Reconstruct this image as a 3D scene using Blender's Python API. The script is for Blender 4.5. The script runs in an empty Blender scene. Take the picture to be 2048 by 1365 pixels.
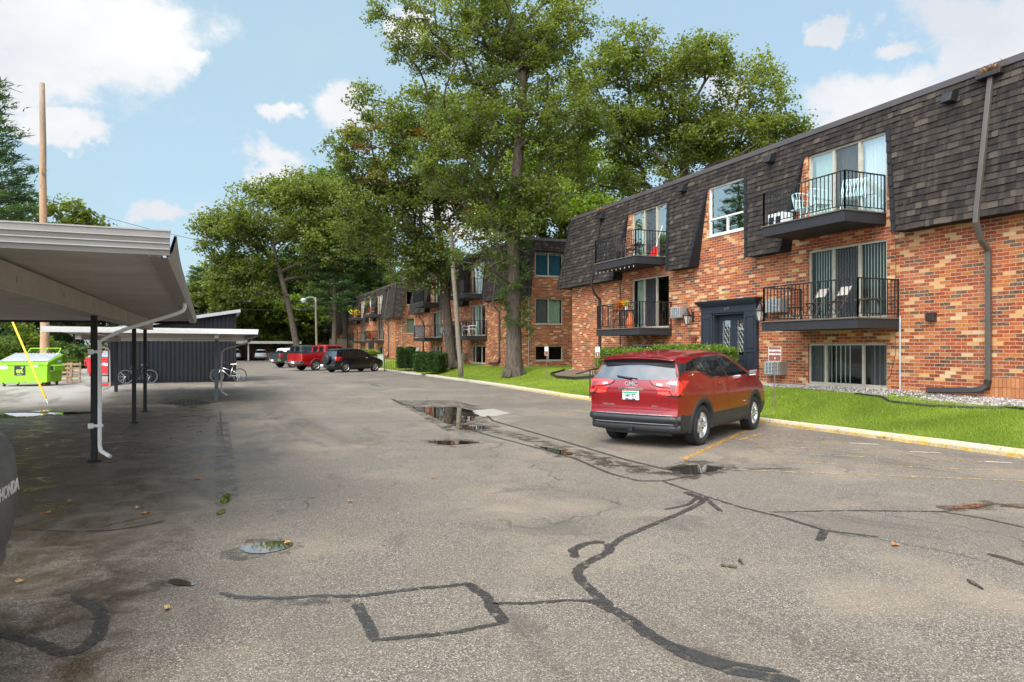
import bpy, bmesh, math, random
import numpy as np
from mathutils import Vector, Matrix
from mathutils.bvhtree import BVHTree

# ------------------------------------------------------------------ camera, sky, sun, exposure
# World frame: +Y runs along the drive (parallel to the apartment fronts), +X towards the buildings.
R = math.radians
sc = bpy.context.scene
YAW = R(22.747); CY, SY = math.cos(YAW), math.sin(YAW)
CAMH = 1.75; FPX = 1400.0; HOR = 695.0
cam_d = bpy.data.cameras.new('camera'); cam = bpy.data.objects.new('camera', cam_d)
sc.collection.objects.link(cam); sc.camera = cam
cam.location = (0, 0, CAMH); cam.rotation_euler = (R(90), 0, -YAW)
cam_d.sensor_width = 36; cam_d.lens = 36 * FPX / 2048
cam_d.shift_y = (HOR - 682.5) / 2048.0
cam_d.clip_end = 3000; cam_d.clip_start = 0.05
sc.view_settings.view_transform = 'Standard'; sc.view_settings.look = 'None'
sc.view_settings.gamma = 1; sc.view_settings.exposure = 1.34

def ray(px, py):
    """unit direction in world space of a photo pixel (2048 wide)"""
    xc, zc = (px - 1024) / FPX, 1.0
    v = Vector((CY * xc + SY * zc, -SY * xc + CY * zc, (HOR - py) / FPX))
    return v.normalized()
def G(px, py, z=0.0):
    """point of the ground (height z) seen at a photo pixel"""
    Z = (CAMH - z) * FPX / (py - HOR); xc = (px - 1024) / FPX * Z
    return (CY * xc + SY * Z, -SY * xc + CY * Z)
def D(px, Z):
    xc = (px - 1024) / FPX * Z
    return (CY * xc + SY * Z, -SY * xc + CY * Z)

SUN_EL, SUN_AZ = R(48), R(232)      # light from behind the camera's left shoulder
w = bpy.data.worlds.new('World'); sc.world = w; w.use_nodes = True
nt = w.node_tree; nt.nodes.clear()
N = nt.nodes.new; LK = nt.links.new
out = N('ShaderNodeOutputWorld'); bg = N('ShaderNodeBackground'); LK(bg.outputs[0], out.inputs[0])
sky = N('ShaderNodeTexSky'); sky.sky_type = 'NISHITA'; sky.sun_disc = False
sky.sun_elevation = SUN_EL; sky.sun_rotation = SUN_AZ; sky.air_density = 1.0; sky.dust_density = 1.6; sky.ozone_density = 1.0
bg.inputs[1].default_value = 0.1
tc = N('ShaderNodeTexCoord')
def wmath(op, a, b=None, clamp=False):
    n = N('ShaderNodeMath'); n.operation = op; n.use_clamp = clamp
    for i, q in enumerate((a, b)):
        if q is None: continue
        if isinstance(q, (int, float)): n.inputs[i].default_value = q
        else: LK(q, n.inputs[i])
    return n.outputs[0]
# clouds: soft ellipsoids round given sky directions, edges broken up by fractal noise
nz = N('ShaderNodeTexNoise'); nz.inputs['Scale'].default_value = 9; nz.inputs['Detail'].default_value = 9; nz.inputs['Roughness'].default_value = .62
mpn = N('ShaderNodeMapping'); mpn.inputs['Scale'].default_value = (1, 1, 1.7); LK(tc.outputs['Generated'], mpn.inputs[0]); LK(mpn.outputs[0], nz.inputs[0])
nz2 = N('ShaderNodeTexNoise'); nz2.inputs['Scale'].default_value = 2.6; nz2.inputs['Detail'].default_value = 7; nz2.inputs['Roughness'].default_value = .6; LK(mpn.outputs[0], nz2.inputs[0])
CLOUDS = [(120, 60, 285, 145), (290, 120, 135, 80), (20, 140, 220, 80), (390, 125, 70, 30), (110, 262, 115, 34), (558, 224, 44, 24), (680, 228, 68, 58), (530, 345, 62, 52),
          (330, 424, 80, 26), (1990, 60, 150, 150), (2080, 160, 200, 130), (1730, 215, 125, 62), (1800, 200, 80, 50), (1660, 60, 46, 22), (1775, 110, 60, 26), (1440, 185, 60, 40), (820, 40, 60, 40), (930, 420, 200, 60),
          (-420, 160, 300, 160), (2500, 200, 300, 200)]
dn = N('ShaderNodeTexNoise'); dn.inputs['Scale'].default_value = 11; dn.inputs['Detail'].default_value = 7; dn.inputs['Roughness'].default_value = .6; LK(tc.outputs['Generated'], dn.inputs[0])
dv = N('ShaderNodeVectorMath'); dv.operation = 'MULTIPLY_ADD'; LK(dn.outputs['Color'], dv.inputs[0]); dv.inputs[1].default_value = (.17, .17, .11); LK(tc.outputs['Generated'], dv.inputs[2])
dv2 = N('ShaderNodeVectorMath'); dv2.operation = 'SUBTRACT'; LK(dv.outputs[0], dv2.inputs[0]); dv2.inputs[1].default_value = (.085, .085, .055)
mask = None
for (cx, cy, rx, ry) in CLOUDS:
    d = ray(cx, cy); az = math.atan2(d.y, d.x); rr = math.hypot((cx - 1024) / FPX, 1)
    sx, sz = rx / FPX / rr, ry / FPX / rr
    m = N('ShaderNodeMapping'); m.vector_type = 'TEXTURE'
    m.inputs['Location'].default_value = d; m.inputs['Rotation'].default_value = (0, 0, az)
    m.inputs['Scale'].default_value = (max(sx, sz) * 1.2 * 1.35, sx * 1.35, sz * 1.35)
    LK(dv2.outputs[0], m.inputs[0])
    g = N('ShaderNodeTexGradient'); g.gradient_type = 'SPHERICAL'; LK(m.outputs[0], g.inputs[0])
    mask = g.outputs['Fac'] if mask is None else wmath('MAXIMUM', mask, g.outputs['Fac'])
# behind the camera: broken cloud cover of its own
sep = N('ShaderNodeSeparateXYZ'); LK(tc.outputs['Generated'], sep.inputs[0])
back = wmath('MULTIPLY', wmath('SUBTRACT', -.05, wmath('ADD', wmath('MULTIPLY', sep.outputs[0], SY), wmath('MULTIPLY', sep.outputs[1], CY)), True), 1.3, True)
mask = wmath('MAXIMUM', mask, wmath('MULTIPLY', back, .55))
top = wmath('MULTIPLY', wmath('SUBTRACT', sep.outputs[2], .55, True), 1.6, True)
mask = wmath('MAXIMUM', mask, top)
mk = wmath('ADD', mask, wmath('MULTIPLY', wmath('SUBTRACT', nz.outputs[0], .5), 1.5))
rmp = N('ShaderNodeMapRange'); rmp.interpolation_type = 'SMOOTHSTEP'; rmp.inputs[1].default_value = .20; rmp.inputs[2].default_value = .62; LK(mk, rmp.inputs[0])
thin = N('ShaderNodeMapRange'); thin.inputs[1].default_value = .42; thin.inputs[2].default_value = .75; thin.inputs[4].default_value = .30; LK(nz2.outputs[0], thin.inputs[0])
cshade = N('ShaderNodeMix'); cshade.data_type = 'RGBA'; cshade.inputs['A'].default_value = (3.0, 3.15, 3.4, 1); cshade.inputs['B'].default_value = (3.95, 3.97, 4.0, 1)
cs = N('ShaderNodeMapRange'); cs.inputs[1].default_value = .35; cs.inputs[2].default_value = .6; LK(nz2.outputs[0], cs.inputs[0]); LK(cs.outputs[0], cshade.inputs['Factor'])
hz = N('ShaderNodeMix'); hz.data_type = 'RGBA'                      # thin high haze lightens the blue
haz = wmath('ADD', wmath('MULTIPLY', wmath('SUBTRACT', 1.0, wmath('MULTIPLY', sep.outputs[2], 2.2), True), .20), wmath('ADD', thin.outputs[0], .66))
LK(haz, hz.inputs['Factor']); LK(sky.outputs[0], hz.inputs['A']); hz.inputs['B'].default_value = (2.05, 2.85, 3.30, 1)
mx = N('ShaderNodeMix'); mx.data_type = 'RGBA'; LK(rmp.outputs[0], mx.inputs['Factor']); LK(hz.outputs['Result'], mx.inputs['A']); LK(cshade.outputs['Result'], mx.inputs['B'])
# unseen sky towards the sun is brightened, added to raise the soft light
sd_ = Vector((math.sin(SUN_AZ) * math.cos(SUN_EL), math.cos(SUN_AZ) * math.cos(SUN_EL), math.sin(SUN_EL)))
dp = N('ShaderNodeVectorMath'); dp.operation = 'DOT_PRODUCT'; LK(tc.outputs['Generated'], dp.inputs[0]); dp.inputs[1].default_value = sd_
sky_boost = N('ShaderNodeMapRange'); sky_boost.interpolation_type = 'SMOOTHSTEP'; sky_boost.inputs[1].default_value = .25; sky_boost.inputs[2].default_value = 1.0; sky_boost.inputs[3].default_value = 1.0; sky_boost.inputs[4].default_value = 4.6; LK(dp.outputs['Value'], sky_boost.inputs[0])
gm = N('ShaderNodeVectorMath'); gm.operation = 'SCALE'; LK(mx.outputs['Result'], gm.inputs[0]); LK(sky_boost.outputs[0], gm.inputs['Scale'])
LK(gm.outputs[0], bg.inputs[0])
sun_d = bpy.data.lights.new('sun', 'SUN'); sun_d.energy = 1.15; sun_d.angle = R(34); sun_d.color = (1, .955, .89)
sun = bpy.data.objects.new('sun', sun_d); sc.collection.objects.link(sun)
sdir = Vector((math.sin(SUN_AZ) * math.cos(SUN_EL), math.cos(SUN_AZ) * math.cos(SUN_EL), math.sin(SUN_EL)))
sun.rotation_euler = sdir.to_track_quat('Z', 'Y').to_euler()

# ------------------------------------------------------------------ helpers
rnd = random.Random(7)
COL = sc.collection
class MB:
    """collects faces of one mesh; material index and a tint value per face"""
    def __init__(s): s.v = []; s.f = []; s.mi = []; s.t = []; s.M = None
    def pts(s, ps):
        i = len(s.v)
        if s.M is not None: ps = [tuple(s.M @ Vector(p)) for p in ps]
        s.v += [tuple(p) for p in ps]; return i
    def face(s, ps, m=0, t=.5):
        i = s.pts(ps); s.f.append(tuple(range(i, i + len(ps)))); s.mi.append(m); s.t.append(t)
    def hexa(s, c, m=0, t=.5):
        i = s.pts(c)
        for q in ((0, 3, 2, 1), (4, 5, 6, 7), (0, 1, 5, 4), (1, 2, 6, 5), (2, 3, 7, 6), (3, 0, 4, 7)):
            s.f.append(tuple(i + k for k in q)); s.mi.append(m); s.t.append(t)
    def box(s, x0, x1, y0, y1, z0, z1, m=0, t=.5):
        s.hexa([(x0, y0, z0), (x1, y0, z0), (x1, y1, z0), (x0, y1, z0), (x0, y0, z1), (x1, y0, z1), (x1, y1, z1), (x0, y1, z1)], m, t)
    def tube(s, path, r, n=8, m=0, t=.5, cap=True, sq=None, up=None):
        """round tube along a path (r number or list); sq=(w,h) gives a rectangular section"""
        P = [Vector(p) for p in path]; K = len(P); rings = []
        prev = None
        for i, p in enumerate(P):
            d = (P[min(i + 1, K - 1)] - P[max(i - 1, 0)]).normalized()
            if prev is None:
                a = Vector(up) if up else (Vector((0, 0, 1)) if abs(d.z) < .9 else Vector((1, 0, 0)))
                x = d.cross(a).normalized()
            else:
                x = (prev - d * prev.dot(d)).normalized()
            prev = x; y = d.cross(x)
            rr = r[i] if isinstance(r, (list, tuple)) else r
            if sq:
                hw, hh = sq[0] / 2, sq[1] / 2
                # keep the wall thickness through mitred bends
                ring = [p + x * a * hw + y * b * hh for a, b in ((-1, -1), (1, -1), (1, 1), (-1, 1))]
            else:
                ring = [p + x * math.cos(2 * math.pi * k / n) * rr + y * math.sin(2 * math.pi * k / n) * rr for k in range(n)]
            rings.append(s.pts([tuple(q) for q in ring]))
        nn = 4 if sq else n
        for a, b in zip(rings, rings[1:]):
            for k in range(nn):
                k2 = (k + 1) % nn
                s.f.append((a + k, a + k2, b + k2, b + k)); s.mi.append(m); s.t.append(t)
        if cap:
            s.f.append(tuple(rings[0] + k for k in reversed(range(nn)))); s.mi.append(m); s.t.append(t)
            s.f.append(tuple(rings[-1] + k for k in range(nn))); s.mi.append(m); s.t.append(t)
    def lathe(s, prof, n=24, m=0, t=.5, M=None, cap=True):
        """profile [(r, z)] turned round z, optional matrix"""
        rings = []
        for r, z in prof:
            ps = [Vector((r * math.cos(2 * math.pi * k / n), r * math.sin(2 * math.pi * k / n), z)) for k in range(n)]
            if M is not None: ps = [M @ q for q in ps]
            rings.append(s.pts([tuple(q) for q in ps]))
        for a, b in zip(rings, rings[1:]):
            for k in range(n):
                k2 = (k + 1) % n
                s.f.append((a + k, a + k2, b + k2, b + k)); s.mi.append(m); s.t.append(t)
        for rg, rev in ((rings[0], True), (rings[-1], False)) if cap else ():
            q = [rg + k for k in range(n)]
            s.f.append(tuple(reversed(q)) if rev else tuple(q)); s.mi.append(m); s.t.append(t)
    def grid(s, rows, m=0, t=.5):
        """rows of points -> quads; None points leave holes"""
        idx = []
        for r in rows:
            ri = []
            for p in r:
                ri.append(None if p is None else s.pts([p]))
            idx.append(ri)
        for a, b in zip(idx, idx[1:]):
            for k in range(len(a) - 1):
                q = (a[k], a[k + 1], b[k + 1], b[k])
                if None in q: continue
                s.f.append(q); s.mi.append(m); s.t.append(t)
    def build(s, name, mats, parent=None, smooth=False, bevel=0, recalc=True, label=None, solid=0):
        me = bpy.data.meshes.new(name)
        me.from_pydata(s.v, [], s.f)
        if recalc and len(s.f) < 60000:
            bm = bmesh.new(); bm.from_mesh(me); bmesh.ops.recalc_face_normals(bm, faces=bm.faces); bm.to_mesh(me); bm.free()
        if not isinstance(mats, (list, tuple)): mats = [mats]
        for q in mats: me.materials.append(q)
        me.polygons.foreach_set('material_index', s.mi)
        at = me.attributes.new('tint', 'FLOAT', 'FACE'); at.data.foreach_set('value', s.t)
        if smooth: me.polygons.foreach_set('use_smooth', [True] * len(s.f))
        add_uv(me)
        o = bpy.data.objects.new(name, me); COL.objects.link(o)
        if parent is not None: o.parent = parent
        if bevel:
            b = o.modifiers.new('bevel', 'BEVEL'); b.width = bevel; b.segments = 2; b.limit_method = 'ANGLE'; b.angle_limit = R(40)
        if solid:
            b = o.modifiers.new('solid', 'SOLIDIFY'); b.thickness = solid; b.offset = 0
        if label: o['label'] = label
        return o

def add_uv(me):
    """metre-scaled box-projected UV, v runs up the slope"""
    n = len(me.polygons); L = len(me.loops)
    if L == 0: return
    nor = np.empty(n * 3, np.float32); me.polygons.foreach_get('normal', nor); nor = nor.reshape(-1, 3)
    co = np.empty(len(me.vertices) * 3, np.float32); me.vertices.foreach_get('co', co); co = co.reshape(-1, 3)
    lv = np.empty(L, np.int32); me.loops.foreach_get('vertex_index', lv)
    tot = np.empty(n, np.int32); me.polygons.foreach_get('loop_total', tot)
    fn = np.repeat(nor, tot, axis=0); flat = np.abs(fn[:, 2]) > .9
    nz = np.where(fn[:, :1] * 1.0 + fn[:, 1:2] * .37 < 0, -fn, fn)
    u = np.stack([-nz[:, 1], nz[:, 0], np.zeros(L)], 1); ul = np.linalg.norm(u, axis=1, keepdims=True); u = u / np.maximum(ul, 1e-6)
    v = np.cross(nz, u)
    u[flat] = (1, 0, 0); v[flat] = (0, 1, 0)
    p = co[lv]
    uv = np.stack([(p * u).sum(1), (p * v).sum(1)], 1).astype(np.float32)
    l = me.uv_layers.new(name='UVMap'); l.data.foreach_set('uv', uv.ravel())

def tag(o, label=None, cat=None, group=None, kind=None):
    if label: o['label'] = label
    if cat: o['category'] = cat
    if group: o['group'] = group
    if kind: o['kind'] = kind
    return o
def thing(name, loc=(0, 0, 0), rz=0, label=None, cat=None, group=None, parent=None):
    o = bpy.data.objects.new(name, None); COL.objects.link(o); o.location = loc; o.rotation_euler = (0, 0, rz)
    o.empty_display_size = .2
    if parent is not None: o.parent = parent
    return tag(o, label, cat, group)
def struct(o): o['kind'] = 'structure'; return o
def kids(o): return [c for c in bpy.data.objects if c.parent == o]
def copy_tree(o, parent=None):
    c = o.copy(); COL.objects.link(c)
    if parent is not None: c.parent = parent
    for ch in kids(o): copy_tree(ch, c)
    return c
def text_part(name, body, size, M, mat, parent, ext=.003, align='CENTER', bold=0.0, label=None, xs=1.0):
    cu = bpy.data.curves.new(name, 'FONT'); cu.body = body; cu.size = size; cu.extrude = ext; cu.align_x = align; cu.align_y = 'CENTER'; cu.offset = bold
    cu.resolution_u = 3
    to = bpy.data.objects.new(name, cu); COL.objects.link(to)
    dg = bpy.context.evaluated_depsgraph_get(); dg.update()
    me = bpy.data.meshes.new_from_object(to.evaluated_get(dg)); bpy.data.objects.remove(to); bpy.data.curves.remove(cu)
    me.transform(M @ Matrix.Diagonal((xs, 1, 1, 1))); me.materials.clear(); me.materials.append(mat); me.name = name
    o = bpy.data.objects.new(name, me); COL.objects.link(o); o.parent = parent
    if label: o['label'] = label
    return o

# ------------------------------------------------------------------ materials
def new_mat(name):
    m = bpy.data.materials.new(name); m.use_nodes = True; return m
class NG:
    def __init__(s, m): s.t = m.node_tree; s.b = s.t.nodes['Principled BSDF']; s.out = s.t.nodes['Material Output']
    def n(s, ty, **k):
        x = s.t.nodes.new(ty)
        for a, b in k.items(): setattr(x, a, b)
        return x
    def set(s, sock, v):
        if hasattr(v, 'links') or hasattr(v, 'is_linked'): s.t.links.new(v, sock)
        elif isinstance(v, (tuple, list)) and len(v) == 3 and sock.type == 'RGBA': sock.default_value = (*v, 1)
        else: sock.default_value = v
    def math(s, op, a, b=0.0, clamp=False):
        x = s.n('ShaderNodeMath', operation=op, use_clamp=clamp); s.set(x.inputs[0], a); s.set(x.inputs[1], b); return x.outputs[0]
    def noise(s, vec, scale, detail=4, rough=.55, dist=0):
        x = s.n('ShaderNodeTexNoise'); s.set(x.inputs['Scale'], scale); s.set(x.inputs['Detail'], detail); s.set(x.inputs['Roughness'], rough); s.set(x.inputs['Distortion'], dist)
        if vec is not None: s.t.links.new(vec, x.inputs[0])
        return x.outputs[0]
    def vor(s, vec, scale, feat='F1', what='Distance'):
        x = s.n('ShaderNodeTexVoronoi', feature=feat); s.set(x.inputs['Scale'], scale); s.t.links.new(vec, x.inputs[0]); return x.outputs[what]
    def mapv(s, vec, scale=(1, 1, 1), loc=(0, 0, 0), rot=(0, 0, 0)):
        x = s.n('ShaderNodeMapping'); x.inputs['Scale'].default_value = scale; x.inputs['Location'].default_value = loc; x.inputs['Rotation'].default_value = rot
        s.t.links.new(vec, x.inputs[0]); return x.outputs[0]
    def rng(s, v, a, b, c=0., d=1., smooth=False):
        x = s.n('ShaderNodeMapRange'); 
        if smooth: x.interpolation_type = 'SMOOTHSTEP'
        s.set(x.inputs[0], v)
        for i, q in enumerate((a, b, c, d)): s.set(x.inputs[i + 1], q)
        return x.outputs[0]
    def mix(s, f, a, b, mode='MIX'):
        x = s.n('ShaderNodeMix', data_type='RGBA', blend_type=mode); s.set(x.inputs['Factor'], f); s.set(x.inputs['A'], a); s.set(x.inputs['B'], b); return x.outputs['Result']
    def ramp(s, v, stops, const=False):
        x = s.n('ShaderNodeValToRGB'); cr = x.color_ramp
        if const: cr.interpolation = 'CONSTANT'
        while len(cr.elements) < len(stops): cr.elements.new(.5)
        for e, (p, c) in zip(cr.elements, stops): e.position = p; e.color = (*c, 1) if len(c) == 3 else c
        s.t.links.new(v, x.inputs[0]); return x.outputs[0]
    def bump(s, h, strength=.3, dist=.01):
        x = s.n('ShaderNodeBump'); s.set(x.inputs['Strength'], strength); s.set(x.inputs['Distance'], dist); s.t.links.new(h, x.inputs['Height']); s.t.links.new(x.outputs[0], s.b.inputs['Normal'])
    def tc(s, w='Object'): return s.n('ShaderNodeTexCoord').outputs[w]
    def geo(s): return s.n('ShaderNodeNewGeometry').outputs['Position']
    def attr(s, nm): x = s.n('ShaderNodeAttribute'); x.attribute_name = nm; return x.outputs['Fac']
    def P(s, **k):
        for a, v in k.items():
            nm = {'col': 'Base Color', 'rough': 'Roughness', 'metal': 'Metallic', 'spec': 'Specular IOR Level', 'coat': 'Coat Weight', 'coatr': 'Coat Roughness', 'emit': 'Emission Color', 'es': 'Emission Strength', 'alpha': 'Alpha'}[a]
            s.set(s.b.inputs[nm], v)
def simple(name, col, rough=.5, metal=0, noise=.15, nscale=6, coat=0, spec=.5, bump=0, bscale=60):
    m = new_mat(name); g = NG(m); o = g.tc()
    f = g.noise(o, nscale, 5, .65)
    dk = tuple(c * (1 - noise) for c in col); lt = tuple(min(1, c * (1 + noise)) for c in col)
    g.P(col=g.mix(g.rng(f, .3, .7), dk, lt), rough=g.rng(g.noise(o, nscale * 2.3, 4), .3, .7, max(0, rough - .08), min(1, rough + .1)), metal=metal, coat=coat, spec=spec)
    if bump: g.bump(g.noise(o, bscale, 4), bump, .004)
    return m

def m_brick():
    m = new_mat('multicolour_brick'); g = NG(m); uv = g.tc('UV')
    b = g.n('ShaderNodeTexBrick'); g.t.links.new(uv, b.inputs[0])
    b.inputs['Color1'].default_value = (0, 0, 0, 1); b.inputs['Color2'].default_value = (1, 1, 1, 1); b.inputs['Mortar'].default_value = (.5, .5, .5, 1)
    b.inputs['Scale'].default_value = 1; b.inputs['Mortar Size'].default_value = .0065; b.inputs['Mortar Smooth'].default_value = .1; b.inputs['Brick Width'].default_value = .254; b.inputs['Row Height'].default_value = .0813
    st = [(0, (0.244, 0.039, 0.014)), (.13, (0.309, 0.053, 0.016)), (.25, (0.179, 0.028, 0.013)), (.35, (0.349, 0.081, 0.021)), (.45, (0.227, 0.037, 0.015)), (.53, (0.060, 0.041, 0.030)), (.59, (0.390, 0.122, 0.031)),
          (.67, (0.276, 0.045, 0.016)), (.77, (0.520, 0.288, 0.121)), (.83, (0.374, 0.122, 0.034)), (.90, (0.594, 0.399, 0.213)), (.935, (0.077, 0.057, 0.042)), (.965, (0.538, 0.316, 0.139))]
    c = g.ramp(b.outputs['Color'], st, True)
    mot = g.noise(uv, 22, 4, .6); mo2 = g.noise(uv, 1.3, 3)
    c = g.mix(g.rng(mot, .42, .75, 0, .55), c, (.55, .22, .08))
    c = g.mix(g.rng(mot, .25, .5, .35, 0), c, (.13, .035, .02))
    c = g.mix(g.rng(mo2, .4, .8, 0, .10), c, (.50, .38, .28)); c = g.mix(g.rng(g.noise(uv, .55, 6, .7), .48, .72, 0, .45), c, g.mix(1, c, (.5, .46, .44), 'MULTIPLY'))
    c = g.mix(b.outputs['Fac'], c, (.40, .30, .22))
    g.P(col=c, rough=.92, spec=.1)
    inv = g.math('SUBTRACT', 1, b.outputs['Fac']); h = g.math('ADD', inv, g.math('MULTIPLY', g.noise(uv, 90, 3), .3))
    g.bump(h, .55, .008)
    return m
def m_shingle():
    m = new_mat('brown_shingle'); g = NG(m); uv = g.tc('UV'); t = g.attr('tint')
    c = g.ramp(t, [(0, (.016, .0135, .013)), (.3, (.026, .0215, .020)), (.6, (.039, .032, .0285)), (.82, (.066, .053, .043)), (1, (.10, .080, .061))])
    n1 = g.noise(g.mapv(uv, (60, 6, 1)), 1, 4, .7)
    c = g.mix(g.rng(n1, .3, .7, .0, .5), c, (.018, .014, .013)); c = g.mix(g.rng(g.noise(g.mapv(uv, (7, 1.2, 1)), 1, 3, .6), .5, .7, 0, .5), c, (.082, .064, .050))
    c = g.mix(g.rng(g.noise(uv, 300, 2), .5, .8, 0, .5), c, (.15, .125, .10))
    g.P(col=c, rough=.95, spec=.1); g.bump(g.noise(uv, 200, 2), .5, .004); return m
def m_asphalt():
    m = new_mat('asphalt'); g = NG(m); p = g.geo()
    big = g.noise(p, .16, 6, .62); mid = g.noise(p, 1.3, 5, .6); fine = g.noise(p, 55, 3, .7)
    st = g.vor(p, 120, 'F1', 'Color'); sd = g.vor(p, 120, 'F1', 'Distance')
    sv = g.n('ShaderNodeSeparateColor'); g.t.links.new(st, sv.inputs[0])
    base = g.ramp(sv.outputs[0], [(0, (.055, .047, .038)), (.3, (.12, .104, .088)), (.6, (.20, .174, .146)), (.84, (.28, .245, .205)), (.95, (.41, .365, .31)), (1, (.53, .48, .42))])
    base = g.mix(g.rng(sd, .35, .7, 0, .6), base, (.05, .043, .036))
    base = g.mix(g.rng(mid, .35, .7, 0, .40), base, (.17, .142, .11))
    base = g.mix(g.rng(big, .50, .66, 0, .50), base, (.085, .074, .065))
    base = g.mix(g.rng(g.noise(p, .45, 5, .65), .50, .68, 0, .6), base, (.27, .225, .17))
    base = g.mix(1, base, (1.0, .945, .885), 'MULTIPLY')
    wv = g.n('ShaderNodeVectorMath', operation='MULTIPLY_ADD'); nd = g.n('ShaderNodeTexNoise'); nd.inputs['Scale'].default_value = 1.6; nd.inputs['Detail'].default_value = 5; g.t.links.new(p, nd.inputs[0]); g.t.links.new(nd.outputs['Color'], wv.inputs[0]); wv.inputs[1].default_value = (1.1, 1.1, 0); g.t.links.new(p, wv.inputs[2])
    ck = g.vor(wv.outputs[0], .42, 'DISTANCE_TO_EDGE'); ckm = g.math('MULTIPLY', g.rng(ck, .0, .009, 1, 0), g.rng(g.noise(p, .35, 3), .48, .60))
    base = g.mix(g.math('MULTIPLY', ckm, .8), base, (.03, .026, .023))
    base = g.mix(g.rng(g.noise(g.mapv(p, (1, .5, 1), (5, 9, 0)), .8, 7, .72, .8), .57, .62, 0, .42), base, (.062, .052, .043))
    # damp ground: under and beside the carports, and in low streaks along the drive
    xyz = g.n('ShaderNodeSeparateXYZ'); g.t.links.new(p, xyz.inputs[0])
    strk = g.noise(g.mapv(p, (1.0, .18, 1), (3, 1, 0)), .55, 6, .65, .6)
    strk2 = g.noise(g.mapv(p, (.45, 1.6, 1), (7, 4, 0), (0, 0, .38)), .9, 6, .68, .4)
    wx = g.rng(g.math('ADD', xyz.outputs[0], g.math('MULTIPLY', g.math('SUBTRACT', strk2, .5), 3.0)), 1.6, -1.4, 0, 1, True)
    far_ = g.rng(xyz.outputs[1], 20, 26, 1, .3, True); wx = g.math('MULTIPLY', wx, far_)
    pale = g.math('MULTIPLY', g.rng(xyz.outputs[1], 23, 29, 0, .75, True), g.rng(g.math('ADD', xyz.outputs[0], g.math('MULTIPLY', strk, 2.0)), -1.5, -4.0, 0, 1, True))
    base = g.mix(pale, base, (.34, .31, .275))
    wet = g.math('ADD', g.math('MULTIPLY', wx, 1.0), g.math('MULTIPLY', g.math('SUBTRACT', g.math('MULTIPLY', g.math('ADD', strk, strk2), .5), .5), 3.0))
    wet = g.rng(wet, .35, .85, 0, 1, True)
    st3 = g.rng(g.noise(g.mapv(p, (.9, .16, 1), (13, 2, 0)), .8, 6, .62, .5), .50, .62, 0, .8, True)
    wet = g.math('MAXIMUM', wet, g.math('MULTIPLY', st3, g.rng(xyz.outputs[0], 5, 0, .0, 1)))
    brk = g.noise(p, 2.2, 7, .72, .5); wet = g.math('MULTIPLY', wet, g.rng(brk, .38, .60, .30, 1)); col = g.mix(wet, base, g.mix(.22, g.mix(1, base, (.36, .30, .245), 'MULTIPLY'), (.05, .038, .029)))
    dry = g.rng(fine, .3, .7, .58, .78); r = g.n('ShaderNodeMix', data_type='FLOAT')
    g.set(r.inputs[0], wet); g.set(r.inputs[2], dry); g.set(r.inputs[3], g.rng(brk, .38, .66, .52, .20))
    g.P(col=col, rough=r.outputs[0], spec=.5)
    h = g.math('ADD', g.math('MULTIPLY', g.math('SUBTRACT', 1, sd), .7), fine)
    b = g.n('ShaderNodeBump'); b.inputs['Distance'].default_value = .006; g.set(b.inputs['Strength'], g.rng(wet, 0, 1, .75, .2)); g.t.links.new(h, b.inputs['Height']); g.t.links.new(b.outputs[0], g.b.inputs['Normal'])
    return m
def m_leaf(name, c0, c1, c2, trans=.45):
    m = new_mat(name); g = NG(m); t = g.attr('tint')
    c = g.ramp(t, [(0, c0), (.5, c1), (1, c2)])
    g.P(col=c, rough=.5, spec=.35)
    tr = g.n('ShaderNodeBsdfTranslucent'); g.set(tr.inputs[0], g.mix(1, c, (1.7, 1.9, .55), 'MULTIPLY'))
    mxs = g.n('ShaderNodeMixShader'); mxs.inputs[0].default_value = trans
    g.t.links.new(g.b.outputs[0], mxs.inputs[1]); g.t.links.new(tr.outputs[0], mxs.inputs[2]); g.t.links.new(mxs.outputs[0], g.out.inputs[0])
    return m
def m_bark():
    m = new_mat('bark'); g = NG(m); p = g.tc()
    f = g.noise(g.mapv(p, (14, 14, 2.2)), 1, 6, .7, .4)
    c = g.ramp(f, [(.25, (.028, .021, .015)), (.5, (.085, .066, .05)), (.75, (.17, .14, .11))])
    c = g.mix(g.rng(g.noise(p, 1.5, 3), .55, .8, 0, .45), c, (.10, .105, .06))
    g.P(col=c, rough=.95, spec=.2); g.bump(f, 1, .04); return m
def m_glass():
    m = new_mat('window_glass'); g = NG(m)
    gl = g.n('ShaderNodeBsdfGlossy'); gl.inputs['Roughness'].default_value = .015; gl.inputs['Color'].default_value = (.95, 1, .98, 1)
    tr = g.n('ShaderNodeBsdfTransparent'); tr.inputs[0].default_value = (.86, .90, .87, 1)
    fr = g.n('ShaderNodeFresnel'); fr.inputs[0].default_value = 1.6
    nb = g.n('ShaderNodeBump'); nb.inputs['Strength'].default_value = .1; nb.inputs['Distance'].default_value = .02
    g.t.links.new(g.noise(g.tc(), 1.2, 2), nb.inputs['Height']); g.t.links.new(nb.outputs[0], gl.inputs['Normal'])
    mxs = g.n('ShaderNodeMixShader'); g.t.links.new(g.rng(fr.outputs[0], 0, 1, .01, .62), mxs.inputs[0])
    g.t.links.new(tr.outputs[0], mxs.inputs[1]); g.t.links.new(gl.outputs[0], mxs.inputs[2]); g.t.links.new(mxs.outputs[0], g.out.inputs[0]); return m
def m_water():
    m = new_mat('puddle_water'); g = NG(m); p = g.geo()
    g.P(col=(.03, .024, .018), rough=.02, spec=.6, coat=1.0); g.b.inputs['Coat Roughness'].default_value = .01
    g.bump(g.noise(p, 9, 2), .02, .01); return m
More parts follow.
